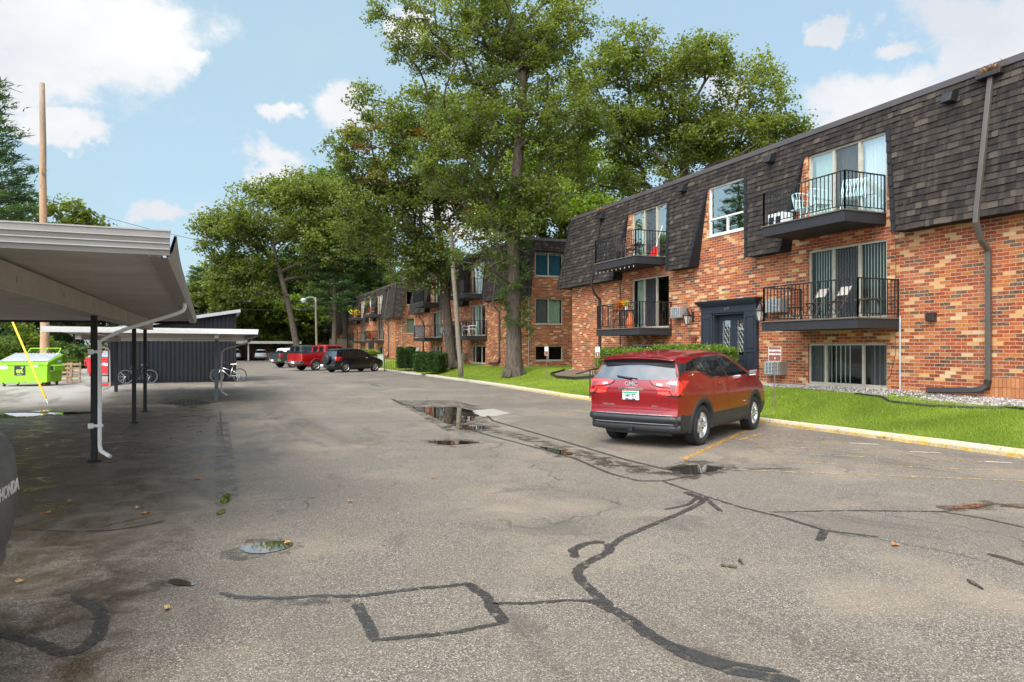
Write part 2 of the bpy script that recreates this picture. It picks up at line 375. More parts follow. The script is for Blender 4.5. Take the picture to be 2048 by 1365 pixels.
def m_worn(name, col, lo, hi, scale=9, rough=.6):
    """paint or sealant worn away in patches: what lies below shows through"""
    m = new_mat(name); g = NG(m); p = g.geo()
    n = g.noise(p, scale, 7, .72); a = g.rng(n, lo, hi, 0, 1)
    c = g.mix(g.rng(g.noise(p, 40, 3), .35, .7), tuple(x * .7 for x in col), col)
    g.P(col=c, rough=rough, alpha=a); g.bump(g.noise(p, 120, 3), .4, .004); return m
M = {}
M['brick'] = m_brick(); M['shingle'] = m_shingle(); M['asphalt'] = m_asphalt(); M['bark'] = m_bark(); M['glass'] = m_glass(); M['water'] = m_water()
M['leaf_oak'] = m_leaf('oak_leaf', (.058, .074, .017), (.112, .134, .032), (.20, .215, .055))
M['leaf_dark'] = m_leaf('dark_leaf', (.042, .072, .022), (.08, .118, .034), (.135, .175, .05), .45)
M['leaf_light'] = m_leaf('light_leaf', (.08, .12, .02), (.14, .19, .03), (.26, .29, .045), .45)
M['leaf_under_lightened'] = m_leaf('lightened_understorey_leaf', (.09, .14, .03), (.15, .21, .045), (.25, .30, .07), .5)  # leaf colour lightened to offset the shade under the far trees
M['leaf_autumn'] = m_leaf('turning_leaf', (.10, .05, .015), (.20, .10, .02), (.10, .13, .03))
M['needle'] = m_leaf('needle', (.025, .052, .018), (.045, .088, .026), (.08, .13, .035), .3)
M['hedge'] = m_leaf('hedge_leaf', (.06, .10, .012), (.12, .18, .02), (.21, .27, .035), .35)
M['hedge_dark'] = m_leaf('dark_hedge_leaf', (.018, .042, .008), (.03, .068, .010), (.06, .11, .018), .25)
M['grass'] = m_leaf('grass_blade', (.125, .175, .016), (.19, .26, .026), (.30, .345, .06), .33)
M['trim'] = simple('dark_trim', (.012, .0115, .013), .75, spec=.3)
M['fascia'] = simple('brown_metal_fascia', (.075, .060, .058), .45, nscale=1.2)
M['downspout'] = simple('brown_downspout', (.085, .068, .056), .4, nscale=2, bump=.1)
M['downspout_dark'] = simple('dark_brown_downspout', (.028, .020, .018), .35, nscale=2)
M['frame'] = simple('almond_window_frame', (.40, .355, .28), .45)
M['frame_white'] = simple('white_window_frame', (.60, .58, .53), .4)
M['iron'] = simple('black_iron', (.012, .012, .013), .4)
M['portal'] = simple('slate_blue_paint', (.016, .020, .029), .55, nscale=3)
M['deck'] = simple('balcony_fascia_paint', (.016, .015, .017), .7, nscale=2)
M['deckwood'] = simple('deck_wood', (.11, .085, .065), .8)
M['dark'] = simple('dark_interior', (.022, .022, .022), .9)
M['carport'] = simple('grey_white_metal', (.31, .285, .265), .5, nscale=2.5, noise=.1)
M['carport_under'] = simple('dusty_metal', (.50, .46, .425), .6, nscale=1.5, noise=.12)
M['white_paint'] = simple('white_painted_metal', (.84, .81, .77), .4, noise=.06)
M['post_black'] = simple('black_painted_steel', (.010, .0095, .010), .6)
M['post_grey'] = simple('grey_painted_steel', (.10, .115, .13), .5)
M['shed'] = simple('blue_grey_cladding', (.0095, .0112, .014), .6, nscale=1, spec=.25)
M['concrete'] = simple('concrete', (.42, .38, .32), .9, nscale=5, bump=.3)
M['wood_new'] = simple('raw_pole_wood', (.52, .30, .155), .85, nscale=8, noise=.3)
M['wood_old'] = simple('weathered_wood', (.17, .14, .10), .9, nscale=9, noise=.35)
M['white'] = simple('white_plastic', (.78, .77, .74), .4, noise=.04)
M['black'] = simple('black_plastic', (.013, .013, .014), .45)
M['rubber'] = simple('tyre_rubber', (.016, .016, .016), .75, nscale=20, noise=.3)
M['chrome'] = simple('chrome', (.80, .80, .80), .12, metal=1, noise=.02)
M['alloy'] = simple('alloy_wheel', (.62, .62, .62), .28, metal=.85, noise=.03)
M['carglass'] = simple('tinted_glass', (.008, .009, .010), .03, spec=.9, noise=0)
M['rear_glass'] = simple('privacy_glass', (.012, .013, .014), .03, spec=.9, noise=0); M['rear_glass'].node_tree.nodes['Principled BSDF'].inputs['IOR'].default_value = 1.8
M['taillight'] = simple('red_lamp_lens', (.42, .008, .006), .12, coat=1, noise=.05)
M['red_plastic'] = simple('red_plastic', (.55, .02, .015), .4)
M['yellow'] = simple('yellow_plastic', (.80, .48, .01), .45, noise=.06)
M['lime'] = simple('lime_green_paint', (.25, .54, .012), .5, nscale=2.2, noise=.28)
M['green_dark'] = simple('dark_green_paint', (.05, .10, .06), .6)
M['util'] = simple('pale_green_metal', (.34, .40, .33), .6)
M['earth'] = simple('earth', (.13, .09, .06), .95, nscale=10, noise=.4, bump=.4)
M['fence_brown'] = simple('brown_fence_metal', (.34, .18, .145), .7, nscale=2)
M['sign_brown'] = simple('brown_sign', (.17, .045, .03), .5)
M['beige'] = simple('beige_panel', (.50, .42, .36), .6)
M['orange'] = simple('orange_clay', (.62, .12, .02), .6)
M['straw'] = simple('straw', (.42, .25, .11), .9, noise=.5, nscale=20)
M['ac'] = simple('almond_casing', (.24, .205, .17), .6)
M['grille'] = simple('grey_grille', (.38, .40, .40), .5)
M['blind'] = simple('vertical_blind', (.62, .66, .56), .7, noise=.08)
M['cur_white'] = simple('white_curtain', (.74, .76, .76), .9, noise=.06)
M['cur_green'] = simple('pale_green_curtain', (.46, .58, .42), .9, noise=.08)
M['cur_teal'] = simple('teal_curtain', (.02, .095, .14), .9)
M['cur_grey'] = simple('grey_curtain', (.36, .40, .34), .9)
M['blue_wicker'] = simple('pale_blue_wicker', (.50, .68, .68), .6)
M['rug'] = simple('brown_wicker', (.09, .06, .045), .8)
M['bulb'] = simple('clear_bulb', (.30, .30, .29), .15)
M['lamp_glass'] = simple('seeded_glass', (.42, .36, .30), .15, noise=.2)
M['came'] = simple('lead_came', (.30, .30, .30), .4, metal=.5)
M['seal'] = m_worn('crack_sealant', (.050, .046, .043), .36, .54, 13, .34)
M['yellow_line'] = m_worn('worn_yellow_paint', (.62, .33, .05), .40, .60, 11)
M['yellow_faint'] = m_worn('faded_yellow_paint', (.50, .34, .14), .44, .60, 9)
M['bronze'] = simple('dark_bronze', (.05, .04, .036), .5)
# ------------------------------------------------------------------ ground, drive, kerb, lawn
def sheet(name, pts, z, mat):
    mb = MB(); mb.face([(x, y, z) for x, y in pts]); return mb.build(name, mat, recalc=False)
struct(sheet('ground', [(-900, -900), (900, -900), (900, 900), (-900, 900)], -.012, M['earth']))
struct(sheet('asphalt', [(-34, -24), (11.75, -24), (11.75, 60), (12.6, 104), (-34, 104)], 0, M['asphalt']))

def smooth(t): t = max(0, min(1, t)); return t * t * (3 - 2 * t)
def kerbx(y):
    ys = [-30, 8, 14, 22, 30, 40, 52, 80]; xs = [12.0, 11.85, 11.62, 11.35, 11.75, 11.75, 11.6, 11.6]
    return float(np.interp(y, ys, xs))
def lawnz(x, y):
    k = kerbx(y); t = (x - k) / (15.0 - k)
    return .10 + .58 * smooth(t * .85 + .0) + .03 * math.sin(x * 1.7 + y * .6) * smooth(t * 2)
mb = MB()
ys = [-14 + 1.0 * i for i in range(110)]
rows = []
for y in ys:
    k = kerbx(y)
    rows.append([(k + (15.3 - k) * i / 10, y, lawnz(k + (15.3 - k) * i / 10, y)) for i in range(11)] + [(x, y, .68) for x in (20, 30, 60, 140)])
mb.grid(rows)
m = new_mat('lawn_soil'); g = NG(m); p = g.geo(); f = g.noise(p, 3, 6, .7); f2 = g.noise(p, 40, 3, .7)
g.P(col=g.mix(g.rng(f2, .3, .7), g.mix(g.rng(f, .35, .65), (.10, .16, .012), (.16, .22, .02)), (.22, .26, .03)), rough=.95, spec=.1); g.bump(f2, .8, .03)
M['lawn'] = m
struct(mb.build('lawn', M['lawn'], smooth=True))

# kerb: rounded precast pieces, yellow paint worn off the top
m = new_mat('worn_yellow_kerb'); g = NG(m); p = g.geo(); nn = g.noise(p, 5, 7, .72); xyz = g.n('ShaderNodeSeparateXYZ'); g.t.links.new(p, xyz.inputs[0])
yel = g.mix(g.rng(g.noise(p, 14, 5, .7), .35, .65), (.42, .24, .04), (.70, .44, .08)); con = g.mix(g.rng(g.noise(p, 30, 4), .35, .65), (.30, .26, .20), (.52, .46, .36))
amt = g.math('ADD', g.rng(nn, .44, .64, 0, .9), g.rng(xyz.outputs[2], .13, .04, -.3, .35), True)
amt = g.math('MULTIPLY', amt, g.rng(xyz.outputs[1], 33, 22))
g.P(col=g.mix(g.rng(g.noise(p, 9, 6, .75), .58, .66, 0, .8), g.mix(amt, con, yel), (.07, .05, .035)), rough=.85); g.bump(g.noise(p, 50, 5), .5, .008); M['kerb'] = m
prof = [(-.10, 0), (-.105, .06), (-.085, .105), (-.04, .125), (.03, .13), (.085, .12), (.10, .08), (.10, 0)]
mb = MB()
y = -13.0; kr = random.Random(3)
while y < 80:
    L = 2.4; rows = []
    dz = kr.uniform(-.006, .006); dx = kr.uniform(-.012, .012)
    for i in range(7):
        yy = y + .006 + (L - .012) * i / 6; k = kerbx(yy) - .08 + dx
        rows.append([(k + px + kr.uniform(-.003, .003), yy, max(0.0, pz + (dz if pz > .01 else 0))) for px, pz in prof])
    mb.grid(rows); mb.face(rows[0]); mb.face(rows[-1]); y += L
struct(mb.build('kerb', M['kerb'], smooth=False, bevel=0))

# ---- grass blades (nobody could count them)
def blade_object(name, pts, h, wd, mat, seed, tint):
    rg = np.random.default_rng(seed); n = len(pts); P = np.array(pts, np.float32)
    a = rg.uniform(0, 2 * np.pi, n); hh = h * rg.uniform(.5, 1.3, n); lean = rg.normal(0, .45, (n, 2)) * hh[:, None]
    dx = np.stack([np.cos(a), np.sin(a)], 1) * wd / 2
    V = np.zeros((n, 3, 3), np.float32)
    V[:, 0] = P; V[:, 1] = P; V[:, 2] = P
    V[:, 0, :2] -= dx; V[:, 1, :2] += dx; V[:, 2, :2] += lean; V[:, 2, 2] += hh
    return raw_mesh(name, V.reshape(-1, 3), np.arange(n * 3).reshape(n, 3), tint, mat)
def raw_mesh(name, V, F, tint, mat, link=True):
    k = F.shape[1]; me = bpy.data.meshes.new(name); me.vertices.add(len(V)); me.vertices.foreach_set('co', V.astype(np.float32).ravel())
    me.loops.add(F.size); me.loops.foreach_set('vertex_index', F.astype(np.int32).ravel())
    me.polygons.add(len(F)); me.polygons.foreach_set('loop_start', np.arange(0, F.size, k, dtype=np.int32))
    me.polygons.foreach_set('loop_total', np.full(len(F), k, np.int32))
    me.update(calc_edges=True)
    at = me.attributes.new('tint', 'FLOAT', 'FACE'); at.data.foreach_set('value', np.asarray(tint, np.float32))
    me.materials.append(mat); o = bpy.data.objects.new(name, me)
    if link: COL.objects.link(o)
    return o
rg = np.random.default_rng(5)
def lawn_pts(n, y0, y1, x1=15.0):
    out = []
    yy = rg.uniform(y0, y1, n); uu = rg.uniform(0, 1, n)
    for y_, u_ in zip(yy, uu):
        k = kerbx(y_) + .03; x_ = k + (x1 - .25 - k) * u_
        out.append((x_, y_, lawnz(x_, y_) - .008))
    return out
gp = lawn_pts(110000, 5.5, 13, 14.75) + lawn_pts(60000, 13, 22, 14.75) + lawn_pts(45000, 22, 40) + lawn_pts(16000, 40, 62)
P_ = np.array(gp)
tn = .5 + .28 * np.sin(P_[:, 0] * 2.1 + np.sin(P_[:, 1] * 1.3) * 2) * np.sin(P_[:, 1] * 1.7 + 1) + rg.normal(0, .17, len(gp))
o = blade_object('grass', gp, .062, .013, M['grass'], 9, np.clip(tn, 0, 1)); o['kind'] = 'stuff'; o['label'] = 'bright green mown grass covering the lawn strip'; o['category'] = 'grass'
gp2 = [(rg.uniform(15.3, 22), rg.uniform(29.3, 35.0)) for _ in range(9000)]
o = blade_object('grass', [(a_, b_, .675) for a_, b_ in gp2], .07, .02, M['grass'], 10, np.clip(rg.normal(.5, .2, 9000), 0, 1)); o['kind'] = 'stuff'; o['label'] = 'grass growing in the gap between the two brick blocks'; o['category'] = 'grass'

# ---- gravel bed along the wall
mb = MB(); rows = []
for i in range(60):
    y = 5 + 24.3 * i / 59; e = 14.60 + .10 * math.sin(y * .9) - (.25 if 9.3 < y < 11.6 else 0)
    rows.append([(e, y, lawnz(e, y) + .012), (15.25, y, .715)])
mb.grid(rows); struct(mb.build('gravel_bed', simple('gravel_soil', (.34, .30, .26), .95, nscale=30, noise=.5), smooth=True))
sr = np.random.default_rng(8); n = 5200
cx = sr.uniform(14.55, 15.12, n); cy = sr.uniform(5, 29.2, n); s = sr.uniform(.012, .034, n)
octa = np.array([(1, 0, 0), (0, 1, 0), (-1, 0, 0), (0, -1, 0), (0, 0, .75), (0, 0, -.75)], float)
of = np.array([(0, 1, 4), (1, 2, 4), (2, 3, 4), (3, 0, 4), (1, 0, 5), (2, 1, 5), (3, 2, 5), (0, 3, 5)])
V = np.zeros((n, 6, 3)); F = np.zeros((n, 8, 3), int)
for i in range(n):
    a = sr.uniform(0, 6.3); Rm = np.array([[math.cos(a), -math.sin(a), 0], [math.sin(a), math.cos(a), 0], [0, 0, 1]])
    V[i] = (octa * sr.uniform(.6, 1.2, (6, 3)) * s[i]) @ Rm.T + (cx[i], cy[i], lawnz(min(cx[i], 15.3), cy[i]) + .022 + s[i] * .3); F[i] = of + 6 * i
m = new_mat('river_stone'); g = NG(m); g.P(col=g.ramp(g.attr('tint'), [(0, (.12, .10, .085)), (.5, (.30, .26, .23)), (1, (.52, .48, .44))]), rough=.8)
o = raw_mesh('gravel', V.reshape(-1, 3), F.reshape(-1, 3), np.repeat(sr.uniform(0, 1, n), 8), m); o['kind'] = 'stuff'; o['label'] = 'pale river stones filling the bed along the brick wall'; o['category'] = 'gravel'

# ---- sealed cracks, painted lines, puddles: thin sheets on the asphalt
def ribbon(mb, pix, wm, z=.004, jit=.25, seed=0, taper=True, world=False):
    rr = random.Random(seed); P0 = [Vector((*p, 0)) for p in pix] if world else [Vector((*G(*p), 0)) for p in pix]
    # resample
    P = []; 
    for a, b in zip(P0, P0[1:]):
        k = max(2, int((b - a).length / .035))
        P += [a.lerp(b, i / k) for i in range(k)]
    P.append(P0[-1])
    for _ in range(3): P = [P[0]] + [(P[i - 1] + P[i] * 2 + P[i + 1]) / 4 for i in range(1, len(P) - 1)] + [P[-1]]
    n = len(P); rows = []; wob = 0
    for i, p in enumerate(P):
        d = (P[min(i + 1, n - 1)] - P[max(0, i - 1)]).normalized(); q = Vector((-d.y, d.x, 0))
        t = min(1, min(i, n - 1 - i) / 2 + .45) if taper else 1
        wob = wob * .8 + rr.uniform(-1, 1) * .2
        w1 = wm / 2 * t * (1 + jit * (wob + rr.uniform(-.5, .5))); w2 = wm / 2 * t * (1 + jit * (-wob * .4 + rr.uniform(-.7, .7)))
        rows.append([(*(p + q * w1).xy, z), (*(p - q * w2).xy, z)])
    mb.grid(rows)
CR = [
 ([(440, 1186), (470, 1196), (560, 1198), (640, 1193), (720, 1194), (820, 1180), (945, 1168)], .075), ([(935, 1168), (975, 1196), (990, 1225), (1012, 1248)], .12), ([(1010, 1246), (900, 1268), (755, 1281)], .065),
 ([(752, 1284), (730, 1240), (712, 1206)], .10), ([(985, 1208), (1060, 1208), (1130, 1202), (1190, 1203)], .06),
 ([(1180, 1200), (1240, 1228), (1300, 1272), (1380, 1315), (1470, 1345), (1600, 1366)], .13), ([(1250, 1232), (1330, 1285), (1450, 1325), (1560, 1345)], .07),
 ([(1222, 1212), (1190, 1190), (1160, 1160), (1152, 1145), (1175, 1125), (1212, 1108), (1222, 1095), (1205, 1084), (1170, 1088), (1143, 1102), (1150, 1116)], .115),
 ([(1222, 1095), (1240, 1078), (1300, 1052), (1360, 1028), (1400, 1008), (1412, 996)], .095),
 ([(1325, 963), (1400, 990), (1480, 1015), (1560, 1034), (1650, 1062), (1757, 1075)], .07), ([(1650, 1062), (1638, 1083)], .11),
 ([(1538, 1025), (1700, 1022), (1890, 1024), (1960, 1012), (2060, 1016)], .05), ([(1880, 1024), (1960, 1036), (2060, 1058)], .07), ([(1945, 1014), (1990, 1008), (2060, 1018)], .10),
 ([(1330, 1020), (1378, 1010), (1398, 992)], .07), ([(1410, 996), (1442, 1024)], .08), ([(1370, 985), (1412, 1002)], .14),
 ([(975, 832), (985, 842), (1040, 858), (1150, 890), (1250, 920), (1325, 938), (1372, 930)], .10), ([(826, 815), (900, 848), (980, 872), (1080, 898), (1150, 918), (1220, 948), (1280, 963), (1330, 962), (1400, 950)], .09),
 ([(1390, 936), (1470, 942), (1562, 937)], .045), ([(785, 799), (803, 808), (828, 814)], .16), ([(740, 768), (760, 774)], .12), ([(1975, 1108), (2060, 1134)], .10),
 ([(640, 846), (760, 844), (880, 841)], .03), ([(930, 868), (1000, 866), (1060, 864)], .03),
 ([(-10, 1262), (80, 1287), (135, 1312), (180, 1292), (205, 1252), (198, 1218), (150, 1196)], .12), ([(60, 1060), (130, 1064), (220, 1062), (290, 1052), (330, 1042)], .05), ([(200, 1056), (250, 1043), (300, 1034)], .035),
 ([(585, 775), (610, 777)], .12), ([(690, 765), (730, 764)], .2), ([(330, 806), (372, 812), (410, 806)], .2), ([(440, 822), (442, 850), (446, 880), (455, 912)], .03), ([(1100, 868), (1160, 870)], .02)]
mb = MB()
for i, (px, wm) in enumerate(CR): ribbon(mb, px, wm * .74, z=.004 + (i % 3) * .0006, jit=.3, seed=i)
struct(mb.build('crack_sealant', M['seal'], recalc=False))
mb = MB()
ribbon(mb, [(1504, 856), (1367, 920)], .10, .005, .06, 1, False); ribbon(mb, [(1522, 869), (1476, 881)], .08, .005, .3, 2)
struct(mb.build('parking_line', M['yellow_line'], recalc=False))
mb = MB()
for i, px in enumerate([[(1500, 870), (1671, 877)], [(1500, 880), (1758, 890)], [(1490, 892), (1881, 907)], [(1480, 904), (2024, 927)], [(1440, 918), (2060, 945)], [(1480, 941), (2060, 963)],
        [(1062, 818), (1092, 812)], [(1110, 831), (1190, 815)], [(1135, 876), (1205, 860)], [(1100, 808), (1160, 797)]]): ribbon(mb, px, .075, .005, .15, 20 + i, False)
struct(mb.build('faded_parking_line', M['yellow_faint'], recalc=False))
mb = MB()
ribbon(mb, [(1700, 887), (1758, 890)], .07, .006, .1, 31, False); ribbon(mb, [(1820, 904), (1880, 907)], .07, .006, .1, 32, False); ribbon(mb, [(1970, 924), (2024, 927)], .07, .006, .1, 33, False)
struct(mb.build('white_parking_line', M['concrete'], recalc=False))
mb = MB(); mb.face([(*G(*p), .004) for p in [(925, 824), (985, 818), (1022, 827), (990, 833), (965, 834)]]); struct(mb.build('concrete_patch', simple('patch_concrete', (.27, .24, .20), .9, nscale=3), recalc=False))
def puddle(mb, pix, z=.007, seed=0, amp=.06):
    rr = random.Random(seed); P = [Vector((*G(*p), 0)) for p in pix]; n = len(P); C = sum(P, Vector()) / n; ring = []
    for i in range(n):
        a, b = P[i], P[(i + 1) % n]; k = max(3, int((b - a).length / .06))
        for j in range(k):
            p = a.lerp(b, j / k); ring.append(p)
    for _ in range(4): ring = [(ring[i - 1] + ring[i] * 2 + ring[(i + 1) % len(ring)]) / 4 for i in range(len(ring))]
    wob = 0; out_ = []
    for p in ring:
        wob = wob * .8 + rr.uniform(-1, 1) * amp * .6; d = (p - C); out_.append(p + d.normalized() * min(wob, d.length * .3))
    for i in range(len(out_)): mb.face([(*C.xy, z), (*out_[i].xy, z), (*out_[(i + 1) % len(out_)].xy, z)])
mb = MB()
PD = [([(820, 815), (905, 815), (945, 822), (955, 835), (925, 846), (895, 848), (860, 832)], .1), ([(1335, 938), (1395, 930), (1450, 936), (1430, 943), (1385, 953), (1345, 948)], .05),
      ([(470, 1100), (515, 1086), (580, 1082), (592, 1094), (560, 1104), (500, 1110)], .02), ([(328, 1163), (350, 1158), (392, 1166), (398, 1176), (350, 1173)], .02), ([(436, 1005), (446, 990), (458, 986), (464, 998), (452, 1010)], .015), ([(428, 1028), (446, 1018), (456, 1022), (440, 1032)], .015),
      ([(-20, 828), (60, 827), (95, 830), (60, 834), (-20, 836)], .15), ([(95, 826), (150, 824), (196, 826), (150, 830), (105, 830)], .1), ([(60, 822), (105, 820), (110, 823), (70, 825)], .1),
      ([(905, 850), (960, 852), (985, 856), (940, 862), (912, 858)], .06), ([(1075, 893), (1120, 900), (1150, 912), (1110, 908)], .05), ([(1890, 1020), (1950, 1008), (1985, 1010), (1940, 1018)], .03),
      ([(200, 924), (215, 921), (232, 924), (214, 927)], .02), ([(330, 806), (380, 802), (420, 806), (380, 812)], .12), ([(850, 884), (905, 882), (965, 886), (900, 892)], .05), ([(180, 770), (230, 766), (250, 769), (200, 774)], .2)]
for i, (px, am) in enumerate(PD): puddle(mb, px, .0075 + i * .0001, i, am)
hb = MB()
for i, (px, am) in enumerate(PD):
    cx_, cy_ = sum(p[0] for p in px) / len(px), sum(p[1] for p in px) / len(px); puddle(hb, [(cx_ + (p[0] - cx_) * 1.45, cy_ + (p[1] - cy_) * 1.9) for p in px], .003 + i * .00002, 40 + i, .12)
for i_, (pp_, ww_) in enumerate([([(930, 853), (1010, 866), (1120, 895), (1230, 932), (1310, 948)], .42), ([(1150, 905), (1240, 932), (1330, 946), (1400, 942)], .5), ([(400, 812), (330, 806), (250, 808)], .5), ([(445, 845), (448, 900), (455, 1000)], .25), ([(1400, 935), (1500, 938), (1600, 938)], .12), ([(1880, 1018), (2060, 1012)], .25), ([(330, 1168), (250, 1180), (120, 1176)], .3), ([(470, 1195), (600, 1204), (700, 1202)], .12)]): ribbon(hb, pp_, ww_, .0034 + i_ * .00003, .5, 80 + i_)
struct(hb.build('damp_patch', m_worn('damp_edge', (.075, .060, .047), .44, .70, 3.5, .28), recalc=False))
struct(mb.build('puddle', M['water'], recalc=False))

# ------------------------------------------------------------------ apartment buildings
def fb(mb, T, u0, u1, d0, d1, z0, z1, m=0, t=.5):
    c = [(u0, d0, z0), (u1, d0, z0), (u1, d1, z0), (u0, d1, z0), (u0, d0, z1), (u1, d0, z1), (u1, d1, z1), (u0, d1, z1)]
    mb.hexa([T(*q) for q in c], m, t)
def wall_grid(mb, T, u0, u1, z0, z1, ops, rev=.10):
    us = sorted({u0, u1, *[o_[0] for o_ in ops], *[o_[1] for o_ in ops]}); zs = sorted({z0, z1, *[o_[2] for o_ in ops], *[o_[3] for o_ in ops]})
    for a, b in zip(us, us[1:]):
        for c, d in zip(zs, zs[1:]):
            um, zm = (a + b) / 2, (c + d) / 2
            if any(o_[0] < um < o_[1] and o_[2] < zm < o_[3] for o_ in ops): continue
            mb.face([T(a, 0, c), T(b, 0, c), T(b, 0, d), T(a, 0, d)])
    for a, b, c, d in ops:
        for q in ([(a, c), (b, c)], [(b, c), (b, d)], [(b, d), (a, d)], [(a, d), (a, c)]):
            (p1, q1), (p2, q2) = q; mb.face([T(p1, 0, q1), T(p2, 0, q2), T(p2, rev, q2), T(p1, rev, q1)])
def curtain(T, u0, u1, z0, z1, d, mat, parent, amp=.03, pitch=.11, nm='curtain'):
    mb = MB(); n = max(8, int((u1 - u0) / .02)); rows = [[], []]
    for i in range(n + 1):
        u = u0 + (u1 - u0) * i / n; a = amp * math.sin(2 * math.pi * u / pitch + math.sin(u * 9))
        rows[0].append(T(u, d + a, z0)); rows[1].append(T(u, d + a * .7, z1))
    mb.grid(rows); return mb.build(nm, mat, parent, smooth=True)
def blinds(T, u0, u1, z0, z1, d, parent, gap=.0):
    mb = MB(); u = u0
    while u < u1:
        w_ = .085; a = .55
        mb.face([T(u, d, z0), T(u + w_ * math.cos(a), d + w_ * math.sin(a), z0), T(u + w_ * math.cos(a), d + w_ * math.sin(a), z1), T(u, d, z1)]); u += .089 + gap
    return mb.build('blinds', M['blind'], parent, recalc=False)
def window(T, u0, u1, z0, z1, parent, mull=(), bars=(), name='window', fm='frame', cover=(), fw=.05, sill=True, small=False):
    """frame is the part itself; glass, curtains and blinds are its sub-parts"""
    mb = MB(); d0, d1 = .045, .105
    fb(mb, T, u0, u1, d0, d1, z0, z0 + fw); fb(mb, T, u0, u1, d0, d1, z1 - fw, z1)
    fb(mb, T, u0, u0 + fw, d0, d1, z0 + fw, z1 - fw); fb(mb, T, u1 - fw, u1, d0, d1, z0 + fw, z1 - fw)
    for mu in mull: uu = u0 + (u1 - u0) * mu; fb(mb, T, uu - fw * .6, uu + fw * .6, d0 - .012, d1 - .003, z0 + fw, z1 - fw)
    for (a, b, zf) in bars: zz = z0 + (z1 - z0) * zf; fb(mb, T, u0 + (u1 - u0) * a + fw * .6, u0 + (u1 - u0) * b - fw * .6, d0 + .004, d1 - .004, zz - fw * .45, zz + fw * .45)
    if sill: fb(mb, T, u0 - .03, u1 + .03, -.035, d0 - .002, z0 - .055, z0 - .002)
    o = mb.build(name, M[fm], parent)
    g_ = MB(); g_.face([T(u0 + fw, .085, z0 + fw), T(u1 - fw, .085, z0 + fw), T(u1 - fw, .085, z1 - fw), T(u0 + fw, .085, z1 - fw)]); g_.build('glass_pane', M['glass'], o)
    for (a, b, mt) in cover:
        ua, ub = u0 + fw + (u1 - u0 - 2 * fw) * a, u0 + fw + (u1 - u0 - 2 * fw) * b
        if mt == 'blind': blinds(T, ua, ub, z0 + fw, z1 - fw, .20, o)
        elif mt == 'blind_gap': blinds(T, ua, ub, z0 + fw, z1 - fw, .20, o, .06)
        elif mt == 'screen': mbs = MB(); mbs.face([T(ua, .079, z0 + fw), T(ub, .079, z0 + fw), T(ub, .079, z1 - fw), T(ua, .079, z1 - fw)]); mbs.build('insect_screen', M['screen'], o)
        else: curtain(T, ua, ub, z0 + fw, z1 - fw, .24, M[mt], o)
    return o
m = new_mat('insect_screen'); g = NG(m); g.P(col=(.05, .05, .05), rough=.8, alpha=.55); M['screen'] = m

def slope_panel(mb, P00, P10, P01, P11, out_, seed, exp_=.158, tabs=(.09, .24)):
    """overlapping shingles on the sloped quad; out_ = outward hint"""
    rr = random.Random(seed); P00, P10, P01, P11 = map(Vector, (P00, P10, P01, P11))
    nrm = (P10 - P00).cross(P01 - P00).normalized()
    if nrm.dot(Vector(out_)) < 0: nrm = -nrm
    H = (P01 - P00).length; n = max(1, round(H / exp_)); up = (P01 - P00).normalized()
    phase = rr.uniform(0, 6)
    for r in range(n):
        t0, t1 = r / n, (r + 1) / n; A, B = P00.lerp(P01, t0), P10.lerp(P11, t0); C, Dd = P00.lerp(P01, t1), P10.lerp(P11, t1)
        L = (B - A).length; s = 0; row = rr.uniform(0, .1)
        while s < L - 1e-4:
            w_ = rr.uniform(*tabs); e = min(L, s + w_)
            if L - e < .07: e = L
            a, b = s / L, e / L; th = rr.choice((.018, .024, .032)); dr = rr.uniform(0, .014)
            lo0 = A.lerp(B, a) + nrm * th - up * dr; lo1 = A.lerp(B, b) + nrm * th - up * dr; hi0 = C.lerp(Dd, a) + nrm * .003; hi1 = C.lerp(Dd, b) + nrm * .003
            bl0 = A.lerp(B, a) - up * dr; bl1 = A.lerp(B, b) - up * dr
            q = rr.random(); t = min(1, max(0, .38 + .22 * math.sin(s * 2.3 + phase + r * 1.9) + (rr.uniform(.15, .5) if q < .28 else rr.uniform(-.25, .15))))
            mb.face([lo0, lo1, hi1, hi0], 0, t); mb.face([bl0, bl1, lo1, lo0], 0, .05)
            s = e
XB, XT, ZB, ZT = -.40, .095, 4.49, 7.66
FL = .48
def xs(z): return XB + (XT - XB) * (z - ZB) / (ZT - ZB)
def railing(T, u0, u1, d, z, h, parent, spacing=.125, sides=True, nm='railing'):
    mb = MB(); r = .014
    def run(a, b):
        a, b = Vector(a), Vector(b); L = (b - a).length; n = max(1, round(L / spacing))
        for zz, rr in ((z + h, .018), (z + .09, .012)):
            mb.tube([T(a.x, a.y, zz), T(b.x, b.y, zz)], rr, sq=(rr * 2, rr * 1.6))
        for i in range(n + 1):
            p = a.lerp(b, i / n); big = i in (0, n)
            k = .017 if big else .0085
            fb(mb, T, p.x - k, p.x + k, p.y - k, p.y + k, z if big else z + .09, z + h)
    run((u0, d), (u1, d))
    if sides: run((u0, d), (u0, -.02)); run((u1, d), (u1, -.02))
    return mb.build(nm, M['iron'], parent, recalc=True)
